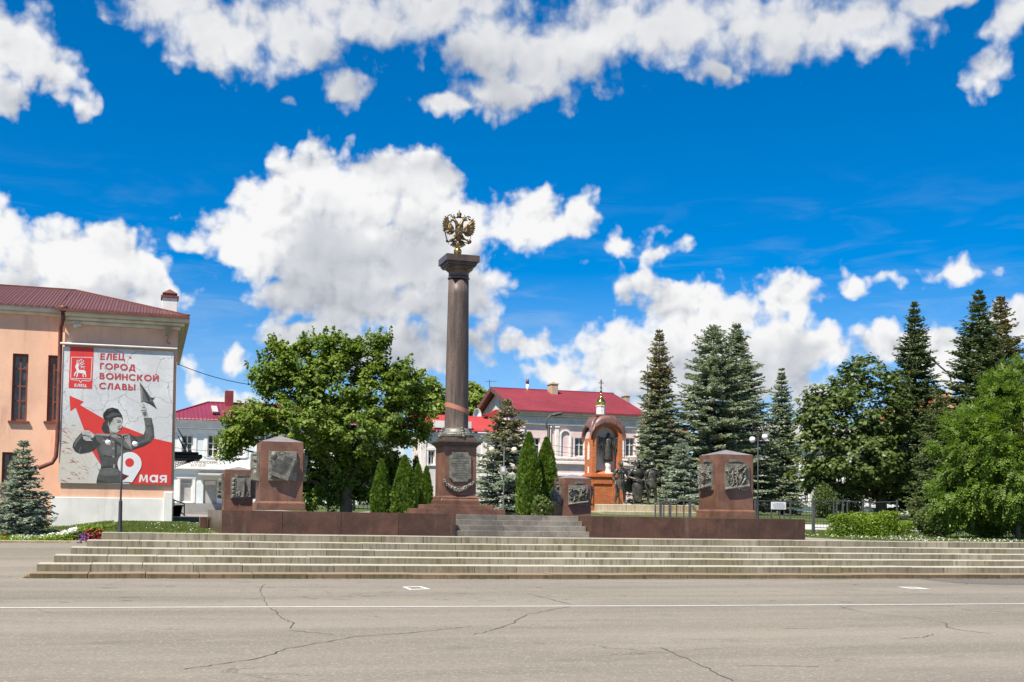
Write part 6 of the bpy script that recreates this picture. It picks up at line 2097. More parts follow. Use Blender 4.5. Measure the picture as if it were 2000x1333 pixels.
def leaf_quads(C, U, V, L, Wd, fold=0.0, N=None):
    """pointed leaves: centre C, along U, across V"""
    n = len(C)
    L = np.broadcast_to(np.asarray(L, float), (n,))[:, None]; Wd = np.broadcast_to(np.asarray(Wd, float), (n,))[:, None]
    P = np.empty((n, 4, 3))
    P[:, 0] = C-U*L*.5; P[:, 1] = C+V*Wd*.5+U*L*.06; P[:, 2] = C+U*L*.5; P[:, 3] = C-V*Wd*.5+U*L*.06
    if fold and N is not None:
        P[:, 1] += N*Wd*fold; P[:, 3] += N*Wd*fold
    return P.reshape(-1, 3), np.arange(4*n).reshape(n, 4)


def cat(parts):
    Vs, Qs, o = [], [], 0
    for V, Q in parts:
        Vs.append(V); Qs.append(Q+o); o += len(V)
    return np.concatenate(Vs), np.concatenate(Qs)


def clump_points(RS, lobes, n, shell=0.5):
    """points inside ellipsoid lobes, most of them near the outside"""
    w = np.array([l[3]*l[4]+l[4]*l[5]+l[3]*l[5] for l in lobes]); w = w/w.sum()
    out = []
    k = RS.choice(len(lobes), size=n*3, p=w)
    d = norm(RS.normal(size=(n*3, 3)))
    r = shell+(1-shell)*RS.rand(n*3)**.6
    for i in range(n*3):
        l = lobes[k[i]]
        p = np.array(l[:3])+d[i]*r[i]*np.array(l[3:6])
        deep = False
        for m in lobes:
            q = (p-np.array(m[:3]))/np.array(m[3:6])
            if (q*q).sum() < (shell*.85)**2: deep = True; break
        if not deep or RS.rand() < .12: out.append(p)
        if len(out) >= n: break
    return np.array(out)


def limb_tree(mb, base, H, rad, targets, RS, fork=.35):
    b = Vector(base)
    top = b+Vector((RS.normal()*.15, RS.normal()*.15, H*.75))
    mb.tube([b-Vector((0, 0, .3)), b+Vector((0, 0, .15)), b.lerp(top, .3), b.lerp(top, .65), top], [rad*1.5, rad*1.1, rad*.9, rad*.55, rad*.15], 10)
    for t in targets:
        t = Vector(t)
        f = min(.85, max(fork*.5, (t.z-b.z)/H*.62*RS.uniform(.8, 1.1)))
        s = b.lerp(top, f)
        m = s.lerp(t, .5)+Vector((RS.normal()*.15, RS.normal()*.15, .25))
        r = rad*(1-f)*.5+.02
        mb.tube([s, m, t], [r, r*.6, r*.2], 6)


def broadleaf(name, label, base, lobes, nclump, per, leaf, m, seed, trunk=.25, H=None, cr=.45, droop=.25, style='leaf', cat_='tree', bark=None, group=None, shell=.5, shoots=0):
    RS = np.random.RandomState(seed)
    t = thing(name, base, label, cat_, group)
    C = clump_points(RS, lobes, nclump, shell)
    cen = np.array([[l[0], l[1], l[2]] for l in lobes]).mean(0)
    n = len(C)*per
    idx = np.repeat(np.arange(len(C)), per)
    R = cr*(.6+.8*RS.rand(len(C)))
    d = norm(RS.normal(size=(n, 3)))
    d[:, 2] = np.where(RS.rand(n) < .6, np.abs(d[:, 2]), d[:, 2])
    off = d*(RS.rand(n)**.45)[:, None]*R[idx][:, None]
    off[:, 2] *= .75
    P = C[idx]+off
    outw = norm(P-cen)
    N = norm(d*.5+outw*.35+np.array([0, 0, .75])+RS.normal(size=(n, 3))*.38)
    if style == 'leaf':
        U, V = frames(N, RS)
        U = norm(U+np.array([0, 0, -droop])); V = norm(np.cross(N, U))
        s = leaf*(.6+.8*RS.rand(n))
        parts = [leaf_quads(P, U, V, s, s*.72, .12, N)]
    elif style == 'palmate':          # fans of drooping leaflets
        U0, V0 = frames(N, RS)
        parts = []
        s = leaf*(.7+.6*RS.rand(n))
        for k in range(5):
            a = -1.3+.65*k
            U = norm(U0*math.cos(a)+V0*math.sin(a)+np.array([0, 0, -droop]))
            V = norm(np.cross(N, U))
            f = 1.0-.13*abs(k-2)
            parts.append(leaf_quads(P+U*(s*.5*f)[:, None], U, V, s*f, s*.36, .1, N))
    else:                              # pinnate sprays
        U0 = norm(outw*.8+RS.normal(size=(n, 3))*.5+np.array([0, 0, -droop])); V0 = norm(np.cross(N, U0)); W0 = np.cross(U0, V0)
        s = leaf*(.7+.6*RS.rand(n)); parts = []
        for k in range(7):
            along = (k//2)*.27 if k < 6 else .85
            sd = (1 if k % 2 else -1) if k < 6 else 0
            U = norm(U0*.55+V0*sd*.8+np.array([0, 0, -.2])) if sd else U0
            V = norm(np.cross(W0, U))
            c = P+U0*(s*along)[:, None]+U*(s*.18)[:, None]-np.array([0, 0, 1])*(s*along*along*.25)[:, None]
            parts.append(leaf_quads(c, U, V, s*.42, s*.20, 0))
    if shoots:                         # upright young shoots that break the outline
        k = RS.choice(len(C), size=shoots, p=(lambda w: w/w.sum())(np.clip(C[:, 2]-C[:, 2].min(), .2, None)**1.5))
        per2 = 26
        S0 = C[k]+norm(C[k]-cen)*cr*.6
        i2 = np.repeat(np.arange(shoots), per2); n2 = len(i2)
        u2 = norm(norm(S0-cen)*.55+np.array([0, 0, .9])+RS.normal(size=(shoots, 3))*.25)
        f2 = RS.rand(n2); LS = .22+.38*RS.rand(shoots)
        P2 = S0[i2]+u2[i2]*(f2*LS[i2])[:, None]+RS.normal(size=(n2, 3))*(.10*(1.1-f2))[:, None]
        N2 = norm(RS.normal(size=(n2, 3))*.6+np.array([0, -.1, .7])); U2, V2 = frames(N2, RS)
        s2 = leaf*(.6+.7*RS.rand(n2))
        parts.append(leaf_quads(P2, U2, V2, s2, s2*.72, .12, N2))
    V_, Q_ = cat(parts)
    np_obj('crown', V_, Q_, m, t)
    mb = MB()
    tg = C[RS.choice(len(C), size=min(len(C), 26), replace=False)]
    limb_tree(mb, base, H or (max(l[2]+l[5] for l in lobes)-base[2])*.9, trunk, tg, RS)
    mb.build('trunk', bark or MT['bark'], t)
    return t


def spruce(name, label, base, H, Rb, seed, m, z0=.04, dens=1.0, top=None, lean=0.0, group=None, droop=.25, spray=.40, pw=.85):
    RS = np.random.RandomState(seed)
    t = thing(name, base, label, 'spruce', group)
    b = np.array(base)
    Cs, Us, Ws, Ls = [], [], [], []
    nl = int(H/(.20 if H > 4 else .13)*dens)
    for i in range(nl):
        f = z0+(1-z0)*(i+RS.rand()*.7)/nl
        z = f*H
        nb = int(RS.randint(8, 12) if f < .8 else RS.randint(5, 8))
        ph = RS.rand()*6.28
        for k in range(nb):
            az = ph+2*math.pi*k/nb+RS.normal()*.18
            L = Rb*min((1-f)**pw, (1-f)*1.95+.012)*RS.uniform(.62, 1.13)+.05
            if RS.rand() < .06: L *= 1.2
            pit = -droop*(1-f)+.55*max(0, f-.55)+2.2*max(0, f-.86)+RS.normal()*.07
            nseg = max(4, int(L/.125))
            s = (np.arange(nseg)+.6)/nseg
            s = s[s > .18] if L > .8 else s
            rr = s*L
            zz = z+rr*math.tan(pit)+.12*L*s**2.2*1.2       # tips turn up
            dirx = np.array([math.cos(az), math.sin(az), 0])
            pts = b+dirx*rr[:, None]+np.array([0, 0, 1])*zz[:, None]
            for side in (-1, 0, 1):
                q = len(pts)
                sd = np.array([-math.sin(az), math.cos(az), 0])*side
                u = norm(np.tile(dirx*.9+sd*.95, (q, 1))+RS.normal(size=(q, 3))*.22+np.array([0, 0, math.tan(pit)*.8-.10]))
                ln = spray*(.55+.6*RS.rand(q))*(.55+.6*(1-s))*min(1, .45+L/1.6)
                if side == 0: ln *= .8
                Cs.append(pts+u*(ln*.5)[:, None]+RS.normal(size=(q, 3))*.025); Us.append(u); Ls.append(ln)
    C = np.concatenate(Cs); U = np.concatenate(Us); L = np.concatenate(Ls)
    parts = []
    up = np.array([0, 0, 1.0])
    S = norm(np.cross(U, up))
    for a in (0.5, -0.5):
        V = norm(S*math.cos(a)+np.cross(S, U)*math.sin(a)+RS.normal(size=C.shape)*.15)
        parts.append(leaf_quads(C, U, V, L*1.1, np.maximum(.06, L*.42)))
    # fine side needles-twigs
    for sg in (-1, 1):
        U2 = norm(U*.7+S*sg*.75+RS.normal(size=C.shape)*.2+up*.12)
        V2 = norm(np.cross(U2, RS.normal(size=C.shape)))
        parts.append(leaf_quads(C+U2*(L*.25)[:, None], U2, V2, L*.7, np.maximum(.045, L*.24)))
    Vv, Q = cat(parts)
    if top is None: np_obj('foliage', Vv, Q, m, t)
    else:
        zq = Vv[Q[:, 0], 2]-b[2]+RS.normal(size=len(Q))*.12*H
        hi = zq > H*top[0]
        hi &= RS.rand(len(Q)) < .75
        o = np_obj('foliage', Vv, Q, [m, top[1]], t)
        o.data.polygons.foreach_set('material_index', hi.astype(np.int32))
    mb = MB(); mb.tube([Vector(base)-Vector((0, 0, .3)), Vector(base)+Vector((0, 0, H*.5)), Vector(base)+Vector((0, 0, H*1.01))], [H*.018+.03, H*.011+.02, .008], 9)
    mb.build('trunk', MT['bark'], t)
    return t


def thuja(name, label, base, H, R, seed, group=None, n=5200, tops=1):
    RS = np.random.RandomState(seed)
    t = thing(name, base, label, 'thuja', group)
    f = RS.rand(n)**.9
    az = RS.rand(n)*6.283
    lump = 1+.10*np.sin(az*3+f*9+seed)+.07*np.sin(az*5-f*14)
    prof = R*np.clip(np.minimum(1, (f+.12)*3.0)**.5*(1-f**2.6)**.85, .03, None)*lump
    r = prof*(1-.38*RS.rand(n)**1.5)
    P = np.stack([base[0]+np.cos(az)*r, base[1]+np.sin(az)*r, base[2]+f*H*.97], 1)
    out = np.stack([np.cos(az), np.sin(az), np.zeros(n)], 1)
    U = norm(out*.45+np.array([0, 0, 1.0])+RS.normal(size=(n, 3))*.30)
    N = norm(out+RS.normal(size=(n, 3))*.7); V = norm(np.cross(N, U))
    L = (.13+.12*RS.rand(n))*(.7+.3*H/2.5)
    parts = [leaf_quads(P, U, V, L, L*.42)]
    U2 = norm(U+V*.7); parts.append(leaf_quads(P+V*.03, U2, norm(np.cross(N, U2)), L*.7, L*.28))
    U3 = norm(U-V*.7); parts.append(leaf_quads(P-V*.03, U3, norm(np.cross(N, U3)), L*.7, L*.28))
    Vv, Q = cat(parts)
    np_obj('foliage', Vv, Q, MT['thuja'], t)
    mb = MB()
    mb.tube([Vector(base)-Vector((0, 0, .2)), Vector(base)+Vector((0, 0, H*.9))], [.07, .02], 8)
    mb.build('trunk', MT['bark'], t)
    return t


def gpt(px, Y, dz=0.0):
    p = at(px, 1000, Y)
    return (p.x, Y, zfun(p.x, Y)+dz)


def lob(px, py, Y, rx, ry, rd):
    """crown lobe: centre at a photo position, radii given in photo px / metres deep"""
    p = at(px, py, Y); k_ = ppm(px, Y)
    return (p.x, Y, p.z, rx/k_, rd, ry/k_)


# big maple in the middle of the square
Y0 = 50.0
L_ = [lob(655, 760, Y0, 80, 70, 2.2), lob(575, 765, Y0+.3, 70, 58, 1.9), lob(742, 775, Y0+.2, 66, 70, 1.9), lob(625, 690, Y0, 36, 36, 1.1), lob(660, 685, Y0-.3, 26, 34, .9), lob(722, 695, Y0+.4, 34, 42, 1.1),
      lob(560, 715, Y0, 40, 32, 1.0), lob(525, 740, Y0, 36, 34, 1.0), lob(500, 825, Y0-.4, 60, 46, 1.5), lob(600, 830, Y0-.8, 85, 55, 2.1), lob(690, 845, Y0-.8, 85, 62, 2.1), lob(795, 815, Y0, 45, 38, 1.2),
      lob(785, 745, Y0+.3, 34, 40, .9), lob(805, 775, Y0+.3, 26, 24, .7), lob(655, 905, Y0+.5, 85, 45, 1.5), lob(470, 850, Y0-.2, 40, 34, 1.1), lob(618, 945, Y0+.1, 46, 30, .9), lob(735, 905, Y0+.4, 50, 36, 1.1), lob(448, 878, Y0, 24, 28, .7),
      lob(600, 972, Y0-.2, 34, 26, .7), lob(655, 945, Y0+.8, 75, 48, 1.6), lob(730, 945, Y0+.9, 62, 48, 1.5), lob(770, 930, Y0+.8, 34, 40, 1.0), lob(560, 930, Y0+.6, 40, 50, 1.2), lob(790, 855, Y0+.2, 34, 24, .8), lob(690, 684, Y0, 20, 18, .6), lob(640, 682, Y0, 16, 20, .5), lob(545, 690, Y0, 14, 16, .5), lob(588, 680, Y0, 16, 18, .5), lob(745, 670, Y0, 18, 18, .5), lob(820, 838, Y0, 20, 26, .6), lob(500, 745, Y0, 18, 18, .5)]
broadleaf('maple_tree', 'broad loose bright green maple beside the column, its crown hollow and shaded underneath', gpt(676, Y0), L_, 1500, 56, .150, MT['maple'], 4, .26, None, .34, .35, bark=MT['greybark'], shell=.35, shoots=330)
Yb = 118.0
for (a, b, c, d, e, lab, sd) in ((845, 795, 44, 60, 3, 'pale leafed tree beyond the roofs, seen between maple and column shaft', 5), (928, 790, 24, 42, 2.2, 'thin pale tree beyond the red roof beside the satellite dish', 6)):
    L_ = [lob(a, b, Yb, c, d*.6, e), lob(a-8, b-d*.45, Yb, c*.5, d*.5, e*.6), lob(a+c*.4, b+d*.3, Yb, c*.6, d*.5, e*.6)]
    broadleaf('distant_tree', lab, gpt(a, Yb), L_, 150, 46, .42, MT['pale'], sd, .2, None, .8, .3, group='pale trees beyond the roofs')
# chestnut on the right
Yc = 56.0
L_ = [lob(1690, 790, Yc, 75, 85, 2.6), lob(1640, 830, Yc-.3, 80, 70, 2.4), lob(1600, 810, Yc, 45, 55, 1.6), lob(1595, 880, Yc, 50, 65, 1.8), lob(1670, 900, Yc-.8, 95, 60, 2.5), lob(1725, 820, Yc-.4, 50, 90, 2.0),
      lob(1690, 730, Yc, 45, 34, 1.5), lob(1720, 930, Yc, 60, 50, 2.0), lob(1640, 930, Yc+.2, 60, 35, 1.5), lob(1577, 925, Yc, 35, 35, 1.0), lob(1745, 880, Yc, 40, 70, 1.6)]
broadleaf('chestnut_tree', 'dense dark green chestnut with rounded crown and drooping palmate leaves', gpt(1722, Yc), L_, 1000, 17, .20, MT['chestnut'], 8, .30, None, .44, .45, 'palmate', bark=MT['greybark'])
# ash-like tree at the right edge
Ya = 36.5
L_ = [lob(1975, 830, Ya, 85, 110, 1.6), lob(1910, 880, Ya-.2, 80, 80, 1.5), lob(1950, 960, Ya-.4, 100, 65, 1.6), lob(1880, 960, Ya, 60, 55, 1.2), lob(2040, 900, Ya, 100, 130, 1.8), lob(1990, 760, Ya+.2, 55, 55, 1.0), lob(1870, 1005, Ya+.2, 40, 28, .8), lob(1960, 1015, Ya+.4, 70, 25, .8)]
broadleaf('ash_tree', 'bright green feathery leafed ash tree in front of the dark spruces', gpt(1987, Ya-.6), L_, 820, 22, .27, MT['ash'], 12, .09, None, .36, .30, 'pinnate', bark=MT['greybark'])


def sp_at(label, px, ytop, Y, half, seed, m, ybase=1000, **kw):
    g = gpt(px, Y); k_ = ppm(px, Y)
    H = at(px, ytop, Y).z-g[2]
    return spruce('spruce_tree', label, g, H, half/k_, seed, MT[m], group='spruces round the square', **kw)


sp_at('small blue spruce in front of the peach banner building', 42, 862, 41.5, 78, 21, 'bluespruce', droop=.12, spray=.30, pw=.95)
sp_at('blue spruce with brownish top between the column and the tall bright thujas', 988, 782, 51.0, 80, 22, 'bluespruce', top=(.62, MT['tanspruce']), dens=1.1, pw=.58)
sp_at('slim spruce with tan cones, tallest beside the warriors', 1285, 645, 61.0, 64, 23, 'spruce', top=(.60, MT['tanspruce']), pw=.62)
sp_at('wide blue green spruce of the joined pair, the one nearer the warriors', 1392, 637, 60.0, 150, 24, 'spruce', pw=.70)
sp_at('blue green spruce of the joined pair, the one nearer the chestnut', 1437, 634, 62.0, 125, 25, 'spruce', pw=.74)
sp_at('short slim spruce between the joined pair and the chestnut', 1526, 722, 63.5, 48, 26, 'spruce', pw=.60)
sp_at('low young spruce in front of the joined pair', 1330, 860, 57.0, 62, 27, 'bluespruce')
sp_at('tall dark spruce rising behind the chestnut', 1787, 592, 60.0, 112, 28, 'darkspruce', droop=.1, pw=.85)
sp_at('tallest dark spruce beside the concrete street lamp', 1914, 570, 50.0, 140, 29, 'darkspruce', droop=.05, pw=.80)
sp_at('brown topped dark spruce behind the ash tree', 1957, 580, 52.0, 130, 30, 'darkspruce', top=(.70, MT['tanspruce']), droop=.05, pw=.8)
sp_at('short dark spruce beside the tilted lamp post', 1838, 760, 47.0, 78, 31, 'darkspruce', droop=.05, pw=.8)
TG = 'clipped thuja columns behind the terrace'
for lab, px, Y, yt, hw2, sd, n in (('slim thuja nearest the maple trunk', 743, 47, 896, 19, 1, 3600), ('widest low thuja between maple and column', 789, 46, 888, 25, 2, 4600), ('dark thuja tucked behind the widest low one', 816, 48.5, 905, 15, 3, 2600),
                                   ('small thuja next to the column pedestal', 832, 46.5, 910, 13, 4, 2600), ('tall bright thuja beside the blue spruce with the brownish top', 1032, 45, 842, 25, 5, 6400), ('tall thuja beside the small dark relief pedestal', 1066, 45.6, 852, 26, 6, 6000)):
    g = gpt(px, Y); k_ = ppm(px, Y)
    thuja('thuja', lab, g, at(px, yt, Y).z-g[2], hw2/k_, sd, TG, n)


def bush(name, label, cat_, x0, y0, z0, x1, y1, z1, n, leaf, m, seed, boxy=True, group=None):
    RS = np.random.RandomState(seed)
    t = thing(name, ((x0+x1)/2, (y0+y1)/2, z0), label, cat_, group)
    P = RS.rand(n, 3)
    face = RS.randint(0, 5, n)
    dep = RS.rand(n)**2*.22
    P[face == 0, 1] = dep[face == 0]; P[face == 1, 1] = 1-dep[face == 1]; P[face == 2, 0] = dep[face == 2]; P[face == 3, 0] = 1-dep[face == 3]; P[face == 4, 2] = 1-dep[face == 4]
    if not boxy:
        d = norm(RS.normal(size=(n, 3))); P = .5+d*.5*(RS.rand(n)**.25)[:, None]
        P[:, 2] = np.abs(P[:, 2])
    P = np.array([x0, y0, z0])+P*np.array([x1-x0, y1-y0, z1-z0])
    P += RS.normal(size=P.shape)*.035
    P[:, 2] += .05*np.sin(P[:, 0]*3.1)+.04*np.sin(P[:, 0]*7.7+1)*(P[:, 2] > (z0+z1)/2)
    N = norm(RS.normal(size=P.shape)*.7+np.array([0, -.3, .7]))
    U, V = frames(N, RS)
    L = leaf*(.6+.8*RS.rand(n))
    Vv, Q = leaf_quads(P, U, V, L, L*.6, .1, N)
    np_obj('foliage', Vv, Q, m, t)
    mb = MB()
    for k in range(7):
        x = x0+(x1-x0)*(k+.5)/7
        mb.tube([(x, (y0+y1)/2, z0-.1), (x+.06, (y0+y1)/2+.05, z0+(z1-z0)*.75)], [.02, .008], 5)
    mb.build('stems', MT['bark'], t)
    return t


HGp = 'clipped bright hedges on the right lawn'
for lab, a, b, ytop, ybot, Y, dp, sd in (('nearest square clipped hedge block by the path', 1650, 1722, 1010, 1047, 37.0, 1.2, 1), ('second clipped hedge block behind the nearest one', 1690, 1757, 1004, 1036, 39.3, 1.1, 2), ('low dark end of the hedge beside the big trees', 1752, 1790, 1022, 1036, 40.6, .9, 3)):
    p, q = at(a, ybot, Y), at(b, ytop, Y)
    bush('hedge', lab, 'hedge', p.x, Y, p.z-.1, q.x, Y+dp, q.z, 5200 if sd < 3 else 1800, .085, MT['hedge'], sd, group=HGp)
for lab, a, b, ytop, ybot, Y, dp, sd in (('round green shrub under the chestnut beside the fence', 1606, 1648, 945, 1002, 54, 1.6, 5), ('light leaved shrub at the foot of the chestnut trunk', 1655, 1700, 950, 1000, 58, 2.0, 6), ('dark shrub mass under the ash tree', 1815, 1900, 985, 1045, 38.5, 1.6, 7),
                                         ('dark shrub behind the ash trunk', 1900, 1990, 990, 1050, 39.5, 1.6, 8), ('dark shrub farthest from the hedges behind the ash', 1985, 2080, 960, 1050, 39.5, 1.6, 9), ('light leafy shrub at the foot of the tall thujas', 1048, 1082, 968, 1004, 43.5, .9, 10),
                                         ('small dark weeping shrub between the low thujas', 808, 824, 890, 1000, 49.5, .8, 11)):
    p, q = at(a, ybot, Y), at(b, ytop, Y)
    bush('shrub', lab, 'shrub', p.x, Y, min(p.z, zfun(p.x, Y)), q.x, Y+dp, q.z, 3800, .12, MT['chestnut'] if sd != 6 else MT['hedge'], sd, False, 'loose shrubs')


# ------------------------------------------------------------------ grass, clover and flowers
def blades(name, regions, n, h, m, seed, kind='stuff', zf=zfun):
    RS = np.random.RandomState(seed)
    parts = []
    for (x0, x1, y0, y1, k) in regions:
        c = int(n*k)
        X = x0+(x1-x0)*RS.rand(c); Yv = y0+(y1-y0)*RS.rand(c)
        Z = np.array([zf(a, b) for a, b in zip(X, Yv)])
        P = np.stack([X, Yv, Z+h*.4], 1)
        U = norm(np.array([0, 0, 1.0])+RS.normal(size=(c, 3))*.45)
        V = norm(np.cross(U, RS.normal(size=(c, 3))))
        L = h*(.6+.9*RS.rand(c))
        parts.append(leaf_quads(P, U, V, L, L*.22))
    V_, Q_ = cat(parts)
    return tag(np_obj(name, V_, Q_, m), name.replace('_', ' '), 'grass', kind=kind)


pL = lambda px, py, Y: at(px, py, Y).x
tag(blades('lawn_grass', [(-1.0, pL(398, 1030, 36), 31.2, 49.8, .45), (-6, -1.2, 40.2, 49.8, .2), (22.3, 31, 31.2, 44.5, .35)], 42000, .075, MT['blade'], 3), 'mown green grass blades of the lawns')


def petals(name, label, cat_, pts, r, m, seed, per=4):
    RS = np.random.RandomState(seed)
    P = np.repeat(np.array(pts), per, 0)+RS.normal(size=(len(pts)*per, 3))*r*.6
    N = norm(RS.normal(size=P.shape)*.5+np.array([0, -.4, .8])); U, V = frames(N, RS)
    Vv, Q = leaf_quads(P, U, V, r*1.7, r*1.3)
    o = np_obj(name, Vv, Q, m)
    return tag(o, label, cat_, kind='stuff')


RSf = np.random.RandomState(2)


def scatter(x0, x1, y0, y1, n, h0, h1):
    return [(x, y, zfun(x, y)+h0+(h1-h0)*RSf.rand()) for x, y in zip(x0+(x1-x0)*RSf.rand(n), y0+(y1-y0)*RSf.rand(n))]


petals('clover_flowers', 'tiny white clover flowers dotted over the lawns', 'flowers', scatter(23.5, 30, 31.4, 34.5, 170, .02, .06)+scatter(23, 29, 34, 40, 120, .03, .08)+scatter(0, 3.0, 33, 48, 80, .02, .06), .022, MT['petalw'], 1)
xa, xb = pL(18, 1045, 40), pL(150, 1045, 40)
petals('white_flower_bed', 'low white flowers in the bed by the small spruce', 'flowers', scatter(xa, xb, 39.75, 40.9, 300, .06, .16), .032, MT['petalw'], 2)
xc_, xd = pL(152, 1045, 39.8), pL(200, 1045, 39.8)
petals('red_flower_bed', 'red petunias against the end of the stairs', 'flowers', [(x, y, z) for x, y, z in scatter(xc_+.1, xd+.5, 39.0, 40.2, 170, .02, .10)] and [(xc_+.25+(xd+.35-xc_)*RSf.rand(), 39.2+RSf.rand()*.8, .52+.38*RSf.rand()) for _ in range(190)], .05, MT['petalr'], 3)
petals('violet_flowers', 'violet petunias beside the red ones', 'flowers', [(xc_+.05+.35*RSf.rand(), 39.2+.5*RSf.rand(), .50+.28*RSf.rand()) for _ in range(34)], .05, MT['petalp'], 4)
petals('orange_flowers', 'small rust coloured flowers under the small spruce', 'flowers', scatter(xa-1.0, xa-.1, 39.8, 40.8, 60, .05, .18), .04, MT['petalr'], 5)
RSg = np.random.RandomState(6)
bedp = [(xa-1.2+(xd+1.6-xa)*RSg.rand(), 39.3+1.7*RSg.rand(), 0) for _ in range(5200)]
n = len(bedp); Pb = np.array(bedp)
Pb[:, 2] = [min(zfun(a, b), .56+.10*(a > xc_))+.18*RSg.rand()**1.3+(.26*RSg.rand() if a > xc_ else 0) for a, b in zip(Pb[:, 0], Pb[:, 1])]
Nb = norm(RSg.normal(size=(n, 3))*.6+np.array([0, -.2, .8])); Ub, Vb = frames(Nb, RSg)
Vv, Q = leaf_quads(Pb, Ub, Vb, .085*(.6+.8*RSg.rand(n)), .05)
tag(np_obj('flower_bed_leaves', Vv, Q, MT['hedge']), 'green leaves of the flower bed along the forecourt', 'plants', kind='stuff')
mb = MB(); mb.box(xa-6, 39.25, .2, xd+.55, 39.38, .545)
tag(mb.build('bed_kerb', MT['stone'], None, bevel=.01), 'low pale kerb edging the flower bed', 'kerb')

# ------------------------------------------------------------------ lamps
def globe_lamp(label, px, ybot, ytop, Y, globes, rpx, gm, name='globe_lamp', group='twin globe park lamps'):
    k_ = ppm(px, Y)
    b = at(px, ybot, Y)
    zb_ = zfun(b.x, Y) if Y > 33 else b.z
    t = thing(name, (b.x, Y, zb_), label, 'lamp', group)
    tp = at(px, ytop, Y); H = tp.z-zb_
    mb = MB()
    mb.lathe([(.075, -.05), (.075, .04), (.050, .08), (.045, H*.32), (.034, H*.33), (.026, H*.34), (.022, H)], (b.x, Y, zb_), 12)
    mb.build('pole', MT['black'] if gm == 'globe' else MT['greyiron'], t)
    for gx, gy, hy in globes:
        g = at(gx, gy, Y); sg = 1 if g.x > b.x else -1
        g.y = Y
        arm_t = at((px+gx)/2+sg*4, hy, Y); arm_t.y = Y
        mb = MB()
        mb.tube([(b.x, Y, tp.z-.04), ((b.x*2+g.x)/3, Y, arm_t.z-.03), (arm_t.x, Y, arm_t.z), (g.x-sg*.02, Y, arm_t.z-.10), (g.x, Y, g.z+rpx/k_+.02)], .013, 7)
        q = [(b.x+sg*(.03+.05*math.cos(a)+.04), Y, tp.z-.02+.05*math.sin(a)) for a in [i*.7 for i in range(9)]]
        mb.tube(q, .009, 6)
        a_ = mb.build('arm', MT['black'] if gm == 'globe' else MT['greyiron'], t)
        mb = MB(); mb.lathe([(.045, 0), (.06, .02), (.03, .05)], (g.x, Y, g.z+rpx/k_-.02), 10); mb.build('cap', MT['black'], a_)
        mb = MB(); mb.ellip(g, rpx/k_, 20, 14); mb.build('globe', MT[gm], t)
    return t


globe_lamp('black twin globe lamp on a thin pole in front of the banner', 234, 1041, 852, 31.2, [(211.5, 864, 846), (264, 867, 848)], 5.6, 'globe')
tm = globe_lamp('grey twin globe lamp with cream globes and a white notice on its pole', 983, 1000, 872, 43.5, [(960.5, 878, 862), (1004.5, 879, 864)], 5.6, 'globe_old')
Y = 43.5
mb = MB(); p, q = at(976.5, 928, Y-.08), at(988, 911, Y-.08); mb.box(p.x, Y-.1, p.z, q.x, Y-.05, q.z); nb = mb.build('notice_box', MT['greyplinth'], tm, bevel=.01)
mb = MB(); w_ = q.x-p.x; h_ = q.z-p.z; mb.box(p.x+w_*.22, Y-.106, p.z+h_*.38, q.x-w_*.22, Y-.1005, q.z-h_*.12); mb.build('notice', MT['sign'], nb)
globe_lamp('twin globe lamp with white globes behind the battle relief pedestal', 1480, 1010, 848, 38.2, [(1469.5, 859, 832), (1494, 853.5, 834)], 6.0, 'globe')


def street_lamp(label, px, ybase, ytop, Y, arm, post, r):
    g = gpt(px, Y)
    t = thing('street_lamp', g, label, 'street lamp', 'tall street lamps')
    tp = at(px, ytop, Y)
    mb = MB(); mb.tube([(g[0], Y, g[2]-.2), (g[0], Y, tp.z)], [r*1.3, r], 10); mb.build('post', MT[post], t)
    mb = MB(); pts = [at(x, y, Y) for x, y in arm]
    mb.tube([(tp.x, Y, tp.z-.3)]+pts, .06, 8); mb.build('arm', MT['greyiron'], t)
    e, e0 = pts[-1], pts[-2]
    d = (e-e0).normalized()
    mb = MB(); mb.tube([e-d*.1, e+d*.15, e+d*.6, e+d*.75], [.07, .12, .11, .04], 8); mb.build('lamp_head', MT['greyiron'], t)


street_lamp('street lamp with bent arm in front of the pink mansion', 1069.5, 1000, 830, 75.0, [(1067, 830), (1066.5, 822), (1075, 812), (1080, 811)], 'black', .11)
street_lamp('concrete street lamp post with curved arm between the dark spruces', 1857.5, 1000, 746, 70.0, [(1857, 740), (1853, 730), (1838, 718), (1825, 706)], 'yelbrick' if False else 'stone', .13)

yp_ = 54.5
g = gpt(763, yp_)
t = thing('utility_pole', g, 'thin pale utility pole standing among the maple foliage behind the low thujas', 'pole')
mb = MB(); mb.tube([(g[0], yp_, g[2]-.2), (g[0], yp_, at(761, 786, yp_-2).z)], [.085, .06], 10); mb.build('shaft', MT['stone'], t)
mb = MB(); zz = at(761, 786, yp_-2).z; mb.bar((g[0], yp_, zz-.05), (g[0]+.5, yp_-.1, zz+.1), .05); mb.build('bracket', MT['greyiron'], t)

# ------------------------------------------------------------------ fences and barriers
def mesh_panel(mb_r, mb_w, a, b, zt0, zt1, zb0, zb1, rail=.035):
    a, b = Vector(a), Vector(b)
    A1, B1 = Vector((a.x, a.y, zt0)), Vector((b.x, b.y, zt1)); A0, B0 = Vector((a.x, a.y, zb0)), Vector((b.x, b.y, zb1))
    mb_r.bar(A1, B1, rail); mb_r.bar(A0, B0, rail*.8)
    L = (b-a).length
    n = max(3, int(L/.14))
    for i in range(1, n): mb_w.bar(A0.lerp(B0, i/n), A1.lerp(B1, i/n), .008)
    for i in range(1, 8): mb_w.bar(A0.lerp(A1, i/8), B0.lerp(B1, i/8), .007)


YF = 41.0
def fp(px, py, Y=YF): return at(px, py, Y)


